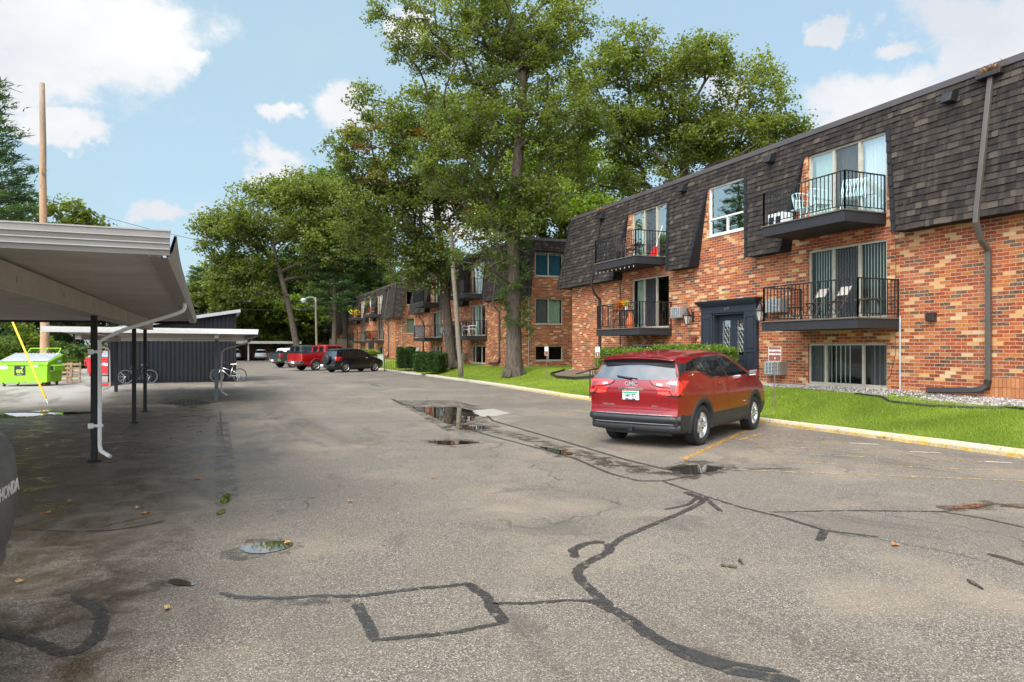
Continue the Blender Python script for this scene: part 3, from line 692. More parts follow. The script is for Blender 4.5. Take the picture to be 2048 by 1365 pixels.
def balcony(T, u0, u1, d, zb, zt, parent, rail='bars'):
    mb = MB()
    fb(mb, T, u0, u1, d, d + .045, zb, zt - .012); fb(mb, T, u0, u0 + .045, d + .045, -.003, zb, zt - .012); fb(mb, T, u1 - .045, u1, d + .045, -.003, zb, zt - .012)
    n = 5
    for i in range(1, n): u = u0 + (u1 - u0) * i / n; fb(mb, T, u - .02, u + .02, d + .046, -.003, zb + .02, zt - .05)
    o = mb.build('balcony', M['deck'], parent)
    db = MB(); k = max(3, int(-d / .14))
    for i in range(k):
        a = d - .03 + (-d + .02) * i / k; fb(db, T, u0 - .02, u1 + .02, a, a + (-d) / k - .008, zt - .012 + .001, zt + .02)
    db.build('deck_board', M['deckwood'], o)
    ub = MB(); fb(ub, T, u0 + .05, u1 - .05, d + .05, -.003, zb + .01, zb + .018); ub.build('soffit', M['deck'], o)
    railing(T, u0 + .03, u1 - .03, d + .04, zt + .02, .92, o)
    return o
def vent(T, u, z, parent):
    mb = MB(); x = xs(z)
    c = [(u - .12, x - .30, z - .20), (u + .12, x - .30, z - .20), (u + .12, x + .02, z - .20), (u - .12, x + .02, z - .20), (u - .12, x - .22, z + .02), (u + .12, x - .22, z + .02), (u + .12, x + .05, z + .12), (u - .12, x + .05, z + .12)]
    mb.hexa([T(*q) for q in c]); o = mb.build('vent_hood', M['black'], parent, bevel=.008)
    t_ = MB(); t_.face([T(u - .118, x - .222, z + .026), T(u + .118, x - .222, z + .026), T(u + .118, x + .045, z + .125), T(u - .118, x + .045, z + .125)]); t_.build('hood_top', M['grille'], o, recalc=False)
def ac_unit(T, u, z, parent, w_=.62, h_=.40, dp=.28):
    mb = MB(); fb(mb, T, u - w_ / 2, u + w_ / 2, -dp, .02, z, z + h_); o = mb.build('air_conditioner', M['ac'], parent, bevel=.012)
    gb = MB()
    for i in range(9): zz = z + .04 + i * (h_ - .08) / 8; fb(gb, T, u - w_ / 2 + .03, u + w_ / 2 - .05, -dp - .012, -dp + .002, zz - .008, zz + .008)
    for i in range(5): uu = u - w_ / 2 + .05 + i * (w_ - .12) / 4; fb(gb, T, uu - .006, uu + .006, -dp - .016, -dp - .004, z + .03, z + h_ - .03)
    gb.build('grille', M['grille'], o)
    bb = MB(); fb(bb, T, u - w_ / 2 + .025, u + w_ / 2 - .045, -dp - .004, -dp - .001, z + .03, z + h_ - .03); bb.build('coil', M['dark'], o)
def lantern(T, u, z, parent):
    o_ = MB(); c = Vector(T(u, -.26, z))
    rot = Matrix.Translation(c)
    o_.lathe([(.075, -.30), (.085, -.285), (.08, -.27)], 6, M=rot)
    for k in range(6):
        a = 2 * math.pi * k / 6
        o_.tube([c + Vector((.075 * math.cos(a), .075 * math.sin(a), -.28)), c + Vector((.15 * math.cos(a), .15 * math.sin(a), .02))], .011, 4)
    o_.lathe([(.155, .0), (.175, .02), (.15, .05), (.10, .10), (.055, .19), (.035, .215), (.04, .235), (.012, .25), (.010, .29), (.001, .33)], 6, M=rot)
    o_.tube([c + Vector((0, 0, .24)), Vector(T(u, -.12, z + .30)), Vector(T(u, -.03, z + .10)), Vector(T(u, -.03, z - .05))], .014, 6)
    fb(o_, T, u - .05, u + .05, -.028, -.002, z - .16, z + .16)
    o = o_.build('wall_lantern', M['iron'], parent)
    gl = MB(); gl.lathe([(.068, -.27), (.14, .0)], 6, M=rot); gl.build('lantern_glass', M['lamp_glass'], o)

def downspout(T, u, parent, ext_to, mat='downspout', zg=.72):
    mb = MB(); dd = -.06
    p = [(u, xs(7.5) + dd, 7.5), (u, xs(6) + dd, 6.0), (u, xs(4.55) + dd, 4.55), (u, xs(4.45) + dd - .0, 4.38), (u, -.30, 4.02), (u, -.075, 3.80), (u, -.07, 3.6), (u, -.07, 2.2), (u, -.07, 1.02)]
    mb.tube([T(*q) for q in p], .05, sq=(.105, .08))
    o = mb.build('downspout', M[mat], parent, bevel=.008)
    e = MB(); p = [(u, -.075, 1.06), (u + .02, -.085, .93), (u + .12 * (1 if ext_to > u else -1), -.12, .85), (u + .3 * (1 if ext_to > u else -1), -.14, .815), (ext_to, -.2, zg + .05)]
    e.tube([T(*q) for q in p], .05, sq=(.115, .09)); e.build('extension_pipe', M['downspout_dark'], o, bevel=.006)
    s = MB(); fb(s, T, u - .26, u + .26, xs(7.58) - .19, xs(7.58) - .02, 7.50, 7.60); s.build('scupper_gutter', M['downspout_dark'], o, bevel=.01)
    l = MB(); rr = random.Random(int(u * 10))
    for i in range(260):
        c = Vector((u + rr.gauss(.02, .13), xs(7.6) - .10 + rr.gauss(0, .05), 7.62 + abs(rr.gauss(0, .055)))); a = rr.uniform(0, 6.3); q = Vector((math.cos(a), math.sin(a), rr.uniform(-.8, .8))) * rr.uniform(.03, .08); s_ = Vector((-math.sin(a), math.cos(a), .3)) * .008
        l.face([T(*(c - q)), T(*(c + s_)), T(*(c + q)), T(*(c - s_))])
    l.build('leaf_debris', M['straw'], o, recalc=False)
    for zz in (3.2, 1.3):
        pass
    return o

FRONT = lambda u, d, z: (d, u, z)
HL = 10.85
def building(idx, cy, detail, label, dx=0.0, dz=0.0, cover=None, colour_dark=False):
    b = thing('apartment_building', (15.15 + dx, cy, dz), 0, label, 'apartment building', 'brick apartment blocks in a row beside the drive')
    END = lambda u, d, z: (u, -HL + d, z)
    FAR = lambda u, d, z: (u, HL - d, z)
    SL = [(-5.75, -3.25), (3.28, 5.78)]
    ops = []
    for a, c in SL: ops += [(a, c, .75, 1.85), (a, c, 2.48, 4.43), (a, c, 5.06, 7.085)]
    ops += [(-.70, 1.05, 5.46, 7.085), (-.77, .70, .70, 2.93)]
    mb = MB(); wall_grid(mb, FRONT, -HL, HL, -.1, 7.085, ops, .12)
    eo = [(1.05, 2.75, 5.72, 7.05), (1.05, 2.75, 3.05, 4.47), (1.05, 2.75, 1.01, 1.83)]
    wall_grid(mb, END, 0, 12.5, -.1, 7.085, eo, .12); wall_grid(mb, FAR, 0, 12.5, -.1, 7.085, [], .12)
    mb.face([(12.5, -HL, -.1), (12.5, HL, -.1), (12.5, HL, 7.4), (12.5, -HL, 7.4)])
    mb.build('brick_wall', M['brick'], b, recalc=False)
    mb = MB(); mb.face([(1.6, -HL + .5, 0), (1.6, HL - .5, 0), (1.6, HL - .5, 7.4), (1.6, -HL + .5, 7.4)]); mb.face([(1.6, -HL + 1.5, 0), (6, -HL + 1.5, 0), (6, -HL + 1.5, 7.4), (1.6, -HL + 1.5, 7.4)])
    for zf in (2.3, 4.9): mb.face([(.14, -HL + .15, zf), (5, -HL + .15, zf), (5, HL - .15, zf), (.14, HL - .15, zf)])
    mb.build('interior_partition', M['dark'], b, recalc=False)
    # roof slab + metal fascia
    mb = MB(); mb.box(.17, 12.55, -HL + .1, HL - .1, 7.2, 7.70); mb.build('roof', M['trim'], b)
    mb = MB(); e = .19
    mb.box(.055, .16, -HL - .27, HL + .27, 7.655, 7.80); mb.box(.161, 12.6, -HL - .27, -HL - .15, 7.655, 7.80); mb.box(.161, 12.6, HL + .15, HL + .27, 7.655, 7.80)
    for k in range(1, 7): y = -HL + k * 3.05; mb.box(.049, .056, y - .012, y + .012, 7.652, 7.803)
    mb.build('metal_fascia', M['fascia'], b)
    # shingled mansard
    mb = MB(); o_ = .72; zc = 7.08
    def ye(z): return HL + .22 + (o_ - .22) * (ZT - z) / (ZT - ZB)
    cuts = [(-5.75, -3.11), (-.72, 1.07), (3.35, 6.02)]
    edges = [-99] + [c for q in cuts for c in q] + [99]
    for i in range(0, len(edges), 2):
        a, c = edges[i], edges[i + 1]
        a0, a1 = (-ye(ZB), -ye(zc)) if a == -99 else (a + FL, a); c0, c1 = (ye(ZB), ye(zc)) if c == 99 else (c - FL, c)
        slope_panel(mb, (XB, a0, ZB), (XB, c0, ZB), (xs(zc), a1, zc), (xs(zc), c1, zc), (-1, 0, .2), idx * 50 + i)
    slope_panel(mb, (xs(zc), -ye(zc), zc), (xs(zc), ye(zc), zc), (XT, -ye(ZT), ZT), (XT, ye(ZT), ZT), (-1, 0, .2), idx * 50 + 20)
    # ends
    for s_ in (-1, 1):
        for (x0, x1) in ((None, .88), (3.0, 12.5)):
            X0b, X0t = (XB, xs(zc)) if x0 is None else (x0 + .4, x0)
            slope_panel(mb, (X0b, s_ * ye(ZB), ZB), (x1 - (.4 if x0 is None else 0), s_ * ye(ZB), ZB), (X0t, s_ * ye(zc), zc), (x1, s_ * ye(zc), zc), (0, s_, .2), idx * 50 + 30 + s_)
        slope_panel(mb, (xs(zc), s_ * ye(zc), zc), (12.5, s_ * ye(zc), zc), (XT, s_ * ye(ZT), ZT), (12.5, s_ * ye(ZT), ZT), (0, s_, .2), idx * 50 + 36 + s_)
    sh = mb.build('mansard_roof', M['shingle'], b, recalc=False)
    # cheeks, soffits and edge trim of the mansard
    mb = MB()
    for i in range(0, len(edges), 2):
        a, c = edges[i], edges[i + 1]; a0 = -ye(ZB) if a == -99 else a + FL; c0 = ye(ZB) if c == 99 else c - FL
        mb.face([(XB, a0, ZB + .002), (XB, c0, ZB + .002), (-.003, c0, ZB + .002), (-.003, a0, ZB + .002)])
        for q, s_ in ((a, -1), (c, 1)):
            if abs(q) == 99: continue
            qb = q + FL * (1 if s_ < 0 else -1); mb.face([(XB, qb, ZB), (-.003, qb, ZB), (-.003, q, 7.08), (xs(7.08), q, 7.08)])
            # lapped edge flashing down the slope
            w_ = .10 if s_ < 0 else -.10; nseg = 9
            for k in range(nseg):
                z0, z1 = ZB - .02 + (zc - ZB) * k / nseg, ZB + (zc - ZB) * (k + 1) / nseg
                fo = FL * (1 if s_ < 0 else -1); o0, o1 = fo * (1 - k / nseg), fo * (1 - (k + 1) / nseg); ya, yb = q - (.014 if s_ < 0 else -.014), q + w_
                mb.hexa([(xs(z0) - .058, ya + o0, z0), (xs(z0) - .058, yb + o0, z0), (xs(z0) - .0, yb + o0, z0), (xs(z0) - .0, ya + o0, z0), (xs(z1) - .036, ya + o1, z1), (xs(z1) - .036, yb + o1, z1), (xs(z1), yb + o1, z1), (xs(z1), ya + o1, z1)])
    for q in cuts: mb.face([(xs(zc) - .03, q[0], zc + .001), (xs(zc) - .03, q[1], zc + .001), (.12, q[1], zc + .001), (.12, q[0], zc + .001)])
    for s_ in (-1, 1):
        ys_ = s_ * ye(ZB)
        for x0, x1 in ((XB, .48), (3.4, 12.5)):
            mb.face([(x0, ys_, ZB + .001), (x1, ys_, ZB + .001), (x1, s_ * (HL + .003), ZB + .001), (x0, s_ * (HL + .003), ZB + .001)])
        for x_, xq in ((.88, .48), (3.0, 3.4)): mb.face([(xq, ys_, ZB), (xq, s_ * (HL + .003), ZB), (x_, s_ * (HL + .003), zc), (x_, s_ * ye(zc), zc)])
        mb.tube([(XB - .012, s_ * (ye(ZB) + .012), ZB - .01), (XT - .02, s_ * (ye(ZT) + .02), ZT)], .04, 6)
    mb.build('mansard_trim', M['trim'], b, recalc=False)
    # openings
    cov = cover or {}
    for j, (a, c) in enumerate(SL):
        fr = (.333, .66)
        window(FRONT, a, c, .75, 1.85, b, (.29, .77), name='basement_window', cover=cov.get(('b', j), ()))
        window(FRONT, a, c, 2.48, 4.43, b, fr, name='sliding_door', cover=cov.get(('m', j), ()), sill=False, fw=.06)
        window(FRONT, a, c, 5.06, 7.08, b, fr, name='sliding_door', cover=cov.get(('u', j), ()), sill=False, fw=.06)
    window(FRONT, -.70, 1.05, 5.46, 7.08, b, (), ((0, 1, .34),), name='stair_window', fm='frame_white', cover=cov.get('s', ()), fw=.06)
    sm = MB(); fb(sm, FRONT, .17 - .02, .17 + .02, .04, .10, 5.52, 5.98); sm.build('window_bar', M['frame_white'], b)
    for (u0, u1, z0, z1), nm_, cv in zip(eo, ('u', 'm', 'b'), (cov.get('eu', ()), cov.get('em', ()), cov.get('eb', ()))):
        window(END, u0, u1, z0, z1, b, (.48,), name='end_window', cover=cv)
    # balconies
    bl = []
    for j, (a, c) in enumerate(((-6.1, -2.98), (3.1, 6.15))):
        bl.append(balcony(FRONT, a, c, -1.39, 2.20, 2.44, b)); a2, c2 = ((-5.73, -2.98), (3.37, 6.3))[j]
        bl.append(balcony(FRONT, a2, c2, -1.39, 4.77, 5.04, b))
    for u in (-7.4, -1.87, 2.35, 8.0): vent(FRONT, u, 7.42, b)
    downspout(FRONT, -8.25, b, -6.95); downspout(FRONT, 8.2, b, 7.2, 'downspout_dark')
    ac_unit(FRONT, -2.2, 2.76, b); ac_unit(FRONT, -2.15, .94, b); ac_unit(FRONT, 2.5, 2.78, b)
    # entrance surround
    P = MB(); z0 = .70
    for s_ in (-1, 1):
        ua, ub = (-1.33, -.80) if s_ < 0 else (.73, 1.30)
        fb(P, FRONT, ua, ub, -.12, -.003, z0, 2.86)
    fb(P, FRONT, -1.33, 1.30, -.125, -.003, 2.862, 3.10)
    for k, (e, h0, h1) in enumerate(((.16, 3.10, 3.14), (.20, 3.14, 3.19), (.25, 3.19, 3.24), (.28, 3.24, 3.27))): fb(P, FRONT, -1.33 - e + .12, 1.30 + e - .12, -e - .03, -.003, h0 + .001, h1)
    fb(P, FRONT, -.80, -.74, -.08, .40, z0, 2.86); fb(P, FRONT, .67, .73, -.08, .40, z0, 2.86); fb(P, FRONT, -.74, .67, -.08, .40, 2.80, 2.86)
    po = P.build('entrance_surround', M['portal'], b, bevel=.006)
    for ua, ub in ((-1.24, -.89), (.82, 1.21)):
        for za, zb_ in ((.85, 1.62), (1.72, 2.72)):
            pn = MB()
            for q in ((ua, ua + .025, za, zb_), (ub - .025, ub, za, zb_), (ua + .025, ub - .025, za, za + .025), (ua + .025, ub - .025, zb_ - .025, zb_)): fb(pn, FRONT, q[0], q[1], -.14, -.1205, q[2], q[3])
            pn.build('panel_moulding', M['portal'], po)
    for s_ in (0, 1):
        ua, ub = ((-.735, -.04), (-.034, .665))[s_]; dm = MB(); m_ = .13
        fb(dm, FRONT, ua, ua + m_, .12, .17, z0, 2.795); fb(dm, FRONT, ub - m_, ub, .12, .17, z0, 2.795); fb(dm, FRONT, ua + m_, ub - m_, .12, .17, 2.62, 2.795); fb(dm, FRONT, ua + m_, ub - m_, .12, .17, z0, 1.50)
        for q in ((ua + m_ + .03, ub - m_ - .03, .85, .87), (ua + m_ + .03, ub - m_ - .03, 1.33, 1.35)): fb(dm, FRONT, q[0], q[1], .105, .1195, q[2], q[3])
        do = dm.build('entrance_door', M['portal'], b)
        gm = MB(); gm.face([FRONT(ua + m_, .15, 1.50), FRONT(ub - m_, .15, 1.50), FRONT(ub - m_, .15, 2.62), FRONT(ua + m_, .15, 2.62)]); gm.build('leaded_glass', M['glass'], do)
        lm = MB(); uc = (ua + ub) / 2; c0, c1 = ua + m_, ub - m_
        for q in (c0 + .07, c1 - .07): lm.tube([FRONT(q, .14, 1.5), FRONT(q, .14, 2.62)], .006, 4)
        for zz in (1.62, 1.9, 2.2, 2.5): lm.tube([FRONT(c0, .14, zz), FRONT(c1, .14, zz)], .005, 4)
        for ph in (0, 1, 2):
            lm.tube([FRONT(uc + .085 * math.sin(k * .5 + ph * 2.1), .137, 1.6 + k * .05) for k in range(19)], .0055, 4)
        lm.build('lead_came', M['came'], do)
        hd = MB(); uh = ub - .05 if s_ == 0 else ua + .05
        hd.tube([FRONT(uh, .11, 1.62), FRONT(uh, .04, 1.62)], .03, 8); hd.lathe([(.001, -.03), (.035, -.02), (.035, .02), (.001, .03)], 8, M=Matrix.Translation(FRONT(uh, .03, 1.62))); hd.build('door_handle', M['iron'], do)
    if idx == 0:
        R90 = Matrix(((0, 0, -1, 0), (-1, 0, 0, 0), (0, 1, 0, 0), (0, 0, 0, 1)))
        text_part('house_number', '119', .15, Matrix.Translation((-.129, 0, 2.985)) @ R90, simple('brass', (.35, .30, .20), .3, metal=.6), po)
    lantern(FRONT, -1.66, 2.82, b); lantern(FRONT, 1.86, 2.82, b)
    return b

cv0 = {('u', 0): ((.70, 1, 'cur_green'), (.36, .64, 'cur_grey'), (0, .33, 'cur_white'), (.34, .65, 'screen')), ('m', 0): ((0, 1, 'blind'), (.34, .65, 'screen')), ('b', 0): ((0, .22, 'blind_gap'), (.50, .75, 'blind_gap'), (.79, 1, 'blind'), (.79, 1, 'screen'), (0, .2, 'screen')),
       ('u', 1): ((.72, .86, 'cur_green'), (.34, .65, 'screen')), ('m', 1): ((.74, 1, 'cur_grey'), (.34, .65, 'screen')), ('b', 1): (), 's': ()}
cv1 = {'eu': ((.0, 1, 'cur_teal'),), 'em': ((0, .46, 'cur_grey'), (0, .46, 'screen'), (.5, 1, 'cur_green')), 'eb': (), ('m', 0): ((.7, 1, 'cur_green'),), ('u', 0): ((.7, 1, 'cur_white'),), ('m', 1): ((.2, .8, 'cur_grey'),)}
cv2 = {'em': ((0, 1, 'cur_grey'),), ('u', 0): ((0, 1, 'cur_white'),), ('u', 1): ((0, 1, 'cur_white'),)}
B1 = building(0, 18.05, 1, 'nearest brick apartment block, with blue-grey double entrance door and lanterns behind the red car', cover=cv0)
B2 = building(1, 46.15, 1, 'second brick apartment block, behind the ivy-clad oak trunk, teal curtain in its end window', cover=cv1)
B3 = building(2, 75.05, 0, 'third brick apartment block, behind the black parked car, potted ferns on its balconies', cover=cv2)
B4 = building(3, 104.8, 0, 'farthest, shaded apartment block at the end of the row, beneath the dark pine', dx=0, dz=-.85, cover=cv2)
def extra(b, nm, mb, mat, **k): return mb.build(nm, M[mat], b, **k)
mb = MB(); mb.tube([(-.03, -6.13, .66), (-.03, -6.13, 2.5)], .02, 6); extra(B1, 'conduit_pipe', mb, 'grille')
mb = MB(); fb(mb, FRONT, -7.05, -6.85, -.13, -.003, 2.35, 2.55); extra(B1, 'outlet_box', mb, 'downspout_dark', bevel=.01)
mb = MB(); fb(mb, FRONT, 1.62, 1.95, -.10, -.003, 2.05, 2.12); fb(mb, FRONT, 1.68, 1.9, -.08, -.003, 1.98, 2.049); extra(B1, 'wall_ledge', mb, 'sign_brown')
mb = MB(); mb.tube([(-.02, -6.0, 4.4), (-.015, -6.0, 3.4), (-.02, -5.97, 2.5), (-.015, -6.0, 1.6), (-.02, -5.85, 1.05), (-.02, -5.6, .76)], .006, 4); extra(B1, 'cable', mb, 'black')
mb = MB(); mb.tube([(-.03, 6.6, .7), (-.03, 6.6, 4.4)], .018, 6); extra(B1, 'conduit_pipe', mb, 'downspout_dark')
for b in (B2, B3):
    mb = MB(); mb.tube([(.62, -HL - .06, .7), (.62, -HL - .06, 4.5)], .022, 6); extra(b, 'conduit_pipe', mb, 'carport')
# soldier-brick patch low on the near wall
mb = MB()
for i in range(20):
    for k in range(2): y = -11 + .0 + i * .085 + 1.05; mb.box(-.022, -.002, y, y + .076, .70 + k * .21, .70 + k * .21 + .2, t=rnd.random())
m = new_mat('soldier_brick'); g = NG(m); g.P(col=g.mix(g.rng(g.noise(g.tc(), 25, 4), .3, .7), g.ramp(g.attr('tint'), [(0, (.30, .10, .04)), (.5, (.42, .17, .06)), (.97, (.5, .25, .1)), (1, (.1, .06, .04))]), (.36, .13, .05)), rough=.9); M['soldier'] = m
extra(B1, 'soldier_course', mb, 'soldier')
# edging strips
mb = MB(); pth = [(14.4, 9.0), (14.25, 9.4), (14.08, 10.4), (14.12, 11.4), (14.38, 11.8), (14.42, 12.6)]
mb.tube([(x, y, lawnz(x, y) + .035) for x, y in pth], .03, 6); mb.tube([(x, y, lawnz(x, y) + .035) for x, y in [(14.42, 5), (14.4, 9.0)]], .03, 6)
tag(mb.build('lawn_edging', M['black'], smooth=True), 'black plastic edging strip between gravel bed and lawn below the brown downspout', 'edging')
mb = MB(); bx = [(14.3, 24.0), (13.55, 25.6), (13.5, 27.2), (14.0, 28.8), (14.9, 29.2)]
mb.tube([(x, y, lawnz(x, y) + .06) for x, y in bx], .06, 4, sq=(.05, .14))
tag(mb.build('lawn_edging', M['iron']), 'dark timber edging round the mulch bed at the far corner of the nearest block', 'edging')
mb = MB(); C_ = (14.5, 27.0); mb.face([(x, y, lawnz(x, y) + .05) for x, y in bx] + [(15.1, 29.1, .70), (15.1, 24.2, .70)]); struct(mb.build('mulch_bed', M['earth'], recalc=False))
# ------------------------------------------------------------------ carports, shed, far fence
def ribbed(mb, x0, x1, y0, y1, z, axis='y', pitch=.2, h=.022, zf=None):
    """underside / roof pan: ribs run across, real corrugation"""
    zf = zf or (lambda x, y: z); rows = []; n = int((y1 - y0) / pitch)
    for i in range(n + 1):
        for dy, dz in ((0, 0), (.35, 0), (.42, -h), (.5, -h), (.57, 0)):
            y = y0 + (i + dy) * pitch
            if y > y1: continue
            rows.append([(xx, y, zf(xx, y) + dz) for xx in np.linspace(x0(y) if callable(x0) else x0, x1(y) if callable(x1) else x1, 6)])
    mb.grid(rows)
# near carport
c1 = thing('carport', (-1.8, 14.2, 0), 0, 'nearest carport with deep ribbed roof edge on black posts, cut by the left picture edge', 'carport', 'carports along the left of the drive')
O = Matrix.Translation((1.8, -14.2, 0)); Y0, Y1 = 6.23, 22.2; XL = -7.6
xr = lambda y: -.36 + (-.60 + .36) * (y - Y0) / (Y1 - Y0)
zr = lambda x, y: 2.50 - .03 * (y - Y0) / 16 + .006 * (x + 1.8) - .0 * y
mb = MB(); mb.M = O; ribbed(mb, XL, lambda y: xr(y) - .10, Y0 + .03, Y1 - .02, 0, zf=lambda x, y: zr(x, y) + .04, pitch=.15, h=.02)
mb.build('roof_underside', M['carport_under'], c1, recalc=False)
mb = MB(); mb.M = O; ribbed(mb, XL, lambda y: xr(y) - .10, Y0 + .03, Y1 - .02, 0, zf=lambda x, y: zr(x, y) + .085, pitch=.3, h=.02); mb.build('roof_top', M['carport'], c1, recalc=False)
mb = MB(); mb.M = O
for k in range(4):   # stepped sheet fascia
    z0 = 2.485 + k * .047; mb.hexa([(XL, Y0 - .012 * (k % 2), z0), (xr(Y0), Y0 - .012 * (k % 2), z0), (xr(Y0), Y0 + .028, z0), (XL, Y0 + .028, z0), (XL, Y0 - .022, z0 + .0465), (xr(Y0), Y0 - .022, z0 + .0465), (xr(Y0), Y0 + .028, z0 + .0465), (XL, Y0 + .028, z0 + .0465)])
mb.box(XL, xr(Y0) + .006, Y0 - .03, Y0 + .03, 2.6732, 2.684)
for k in range(1, 4): mb.box(XL, xr(Y0) + .003, Y0 - .036, Y0 - .0225, 2.485 + k * .047 - .006, 2.485 + k * .047 + .003)
mb.build('front_fascia', M['carport'], c1)
mb = MB(); mb.M = O; mb.box(XL, xr(Y1) - .0, Y1 - .015, Y1 + .03, 2.42, 2.62); mb.build('rear_fascia', M['trim'], c1)
# gutter along the drive edge, its outer sheet bent outwards at the near end
mb = MB(); mb.M = O; ra, rb, rc = [], [], []
for i in range(41):
    y = Y0 + .06 + (Y1 - Y0 - .04) * i / 40; x = xr(y); f = max(0, 1 - i / 7.0); fl = .03 * f * f
    mb_z = zr(x, y)
    ra.append([(x - .16, y, mb_z + .02), (x - .16, y, mb_z - .035), (x - .02 , y, mb_z - .035), (x + .012 + fl * .2, y, mb_z + .015), (x + .02 + fl, y, mb_z + .13 + .01 * f), (x + .0 + fl, y, mb_z + .135 + .01 * f), (x - .01 + fl * .2, y, mb_z + .03), (x - .03, y, mb_z - .02)])
mb.grid(ra); mb.build('gutter', M['carport'], c1, recalc=False)
mb = MB(); mb.M = O
bx0, bx1 = -1.93, -1.69
mb.box(bx0, bx1, 2.0, Y1 - .3, 2.235, 2.49)
mb.box(bx0 - .02, bx1 + .02, 2.0, Y1 - .31, 2.236, 2.262)
for k in range(7): y = 7.6 + k * 2.1; mb.box(bx1 + .001, bx1 + .004, y - .004, y + .004, 2.33, 2.40, 1)
mb.build('main_beam', [simple('stained_beam_paint', (.43, .39, .345), .55, nscale=2.5, noise=.16), M['black']], c1, bevel=.006)
for k, (px, py) in enumerate(((-1.76, 12.38), (-1.80, 18.3), (-1.85, 21.5))):
    mb = MB(); mb.M = O; mb.box(px - .043, px + .043, py - .038, py + .038, .0, 2.234); mb.box(px - .09, px + .09, py - .08, py + .08, .002, .014); p = mb.build('post', M['post_black'], c1, bevel=.006)
    if k == 0:
        for zz in (.55, 1.68):
            s = MB(); s.M = O; s.box(px - .075, px - .0, py - .062, py - .046, zz - .04, zz + .04); s.box(px, px + .13, py - .060, py - .050, zz - .022, zz + .022); s.build('strap', M['white_paint'], p, bevel=.004)
mb = MB(); mb.M = O
gx = -1.68
path = [(-.50, 12.40, 2.47), (-.50, 12.40, 2.38), (-.53, 12.40, 2.33), (-.62, 12.40, 2.285), (-1.36, 12.38, 2.02), (-1.50, 12.36, 1.95), (gx, 12.35, 1.84), (gx, 12.35, 1.0), (gx, 12.35, .24), (gx + .02, 12.33, .16), (gx + .16, 12.22, .08)]
mb.tube(path, .04, sq=(.068, .055)); mb.build('downspout', M['white_paint'], c1, bevel=.01)
# wire from the roof of the carport is a thing of its own further down
# second carport
c2 = thing('carport', (-1.7, 27, 0), 0, 'flat white-edged carport in front of the dark shed, on one grey and one black post', 'carport', 'carports along the left of the drive')
O = Matrix.Translation((1.7, -27, 0))
mb = MB(); mb.M = O; mb.hexa([(-4.55, 22.97, 2.18), (1.12, 22.97, 2.15), (1.12, 23.03, 2.15), (-4.55, 23.03, 2.18), (-4.55, 22.95, 2.34), (1.14, 22.95, 2.30), (1.14, 23.03, 2.30), (-4.55, 23.03, 2.34)])
mb.build('fascia', M['white_paint'], c2)
mb = MB(); mb.M = O; mb.box(-4.56, 1.13, 32.0, 32.04, 2.0, 2.2); mb.build('rear_fascia', M['white_paint'], c2)
mb = MB(); mb.M = O; ribbed(mb, -4.5, 1.08, 23.05, 32, 0, zf=lambda x, y: 2.27 - (y - 23) * .012, pitch=.2); mb.build('roof_underside', M['carport_under'], c2, recalc=False)
mb = MB(); mb.M = O; mb.face([(-4.5, 23.03, 2.30), (1.08, 23.03, 2.29), (1.08, 32, 2.2), (-4.5, 32, 2.2)]); mb.build('roof_top', M['carport'], c2, recalc=False)
mb = MB(); mb.M = O; mb.box(-.12, .0, 23.1, 31.9, 2.03, 2.125); mb.box(-3.75, -3.6, 23.1, 31.9, 1.98, 2.14); mb.box(-1.1, .9, 25.2, 25.32, 1.985, 2.028); mb.build('beam', M['carport_under'], c2)
mb = MB(); mb.M = O; mb.box(1.02, 1.14, 23.05, 32, 2.08, 2.22); mb.build('gutter', M['downspout_dark'], c2)
mb = MB(); mb.M = O; mb.box(-.12, -.0, 25.2, 25.31, 0, 1.984); mb.build('post', M['post_grey'], c2, bevel=.005)
for (px, py) in ((-3.72, 32.0 - .6), ):
    mb = MB(); mb.M = O; mb.box(px - .06, px + .06, py, py + .1, 0, 1.98); mb.build('post', M['post_black'], c2, bevel=.005)
mb = MB(); mb.M = O; mb.tube([(1.05, 25.3, 2.1), (1.03, 25.3, 1.98), (.85, 25.3, 1.88), (.22, 25.25, 1.70), (.10, 25.22, 1.60), (.09, 25.22, .9), (.09, 25.22, .32), (.14, 25.2, .22), (.28, 25.1, .16)], .04, sq=(.075, .055)); mb.build('downspout', M['carport'], c2, bevel=.01)
mb = MB(); mb.M = O; mb.tube([(-4.7, 31.3, 2.05), (-4.6, 31.3, 1.9), (-4.4, 31.35, 1.78), (-4.0, 31.3, 1.72), (-3.92, 31.3, 1.6), (-3.9, 31.3, .3), (-3.95, 31.25, .18), (-4.15, 31.2, .1)], .04, sq=(.075, .055)); mb.build('downspout', M['carport'], c2, bevel=.01)
# shed
sd = thing('shed', (-2.0, 41, 0), 0, 'blue-grey metal-clad shed with a single-pitch roof, two bicycles leaning on it', 'shed')
O = Matrix.Translation((2.0, -41, 0)); sx0, sx1, sy0, sy1 = -4.8, .78, 38.3, 43.5
ztop = lambda x: 2.52 + (x - sx0) * .172
mb = MB(); mb.M = O
def clad(mb, p0, p1, zb, zt0, zt1, nrm, pitch=.19):
    p0, p1 = Vector(p0), Vector(p1); L = (p1 - p0).length; d = (p1 - p0) / L; n = int(L / pitch); nv = Vector(nrm); row0, row1 = [], []
    for i in range(n + 1):
        for dy, dz in ((0, 0), (.42, 0), (.46, .028), (.56, .028), (.60, 0), (.74, 0), (.76, .010), (.80, .010), (.82, 0)):
            s_ = min(L, (i + dy) * L / n)
            if (i + dy) * L / n > L + .001: continue
            q = p0 + d * s_ + nv * dz; zt = zt0 + (zt1 - zt0) * s_ / L
            row0.append((q.x, q.y, zb)); row1.append((q.x, q.y, zt))
    mb.grid([row0, row1])
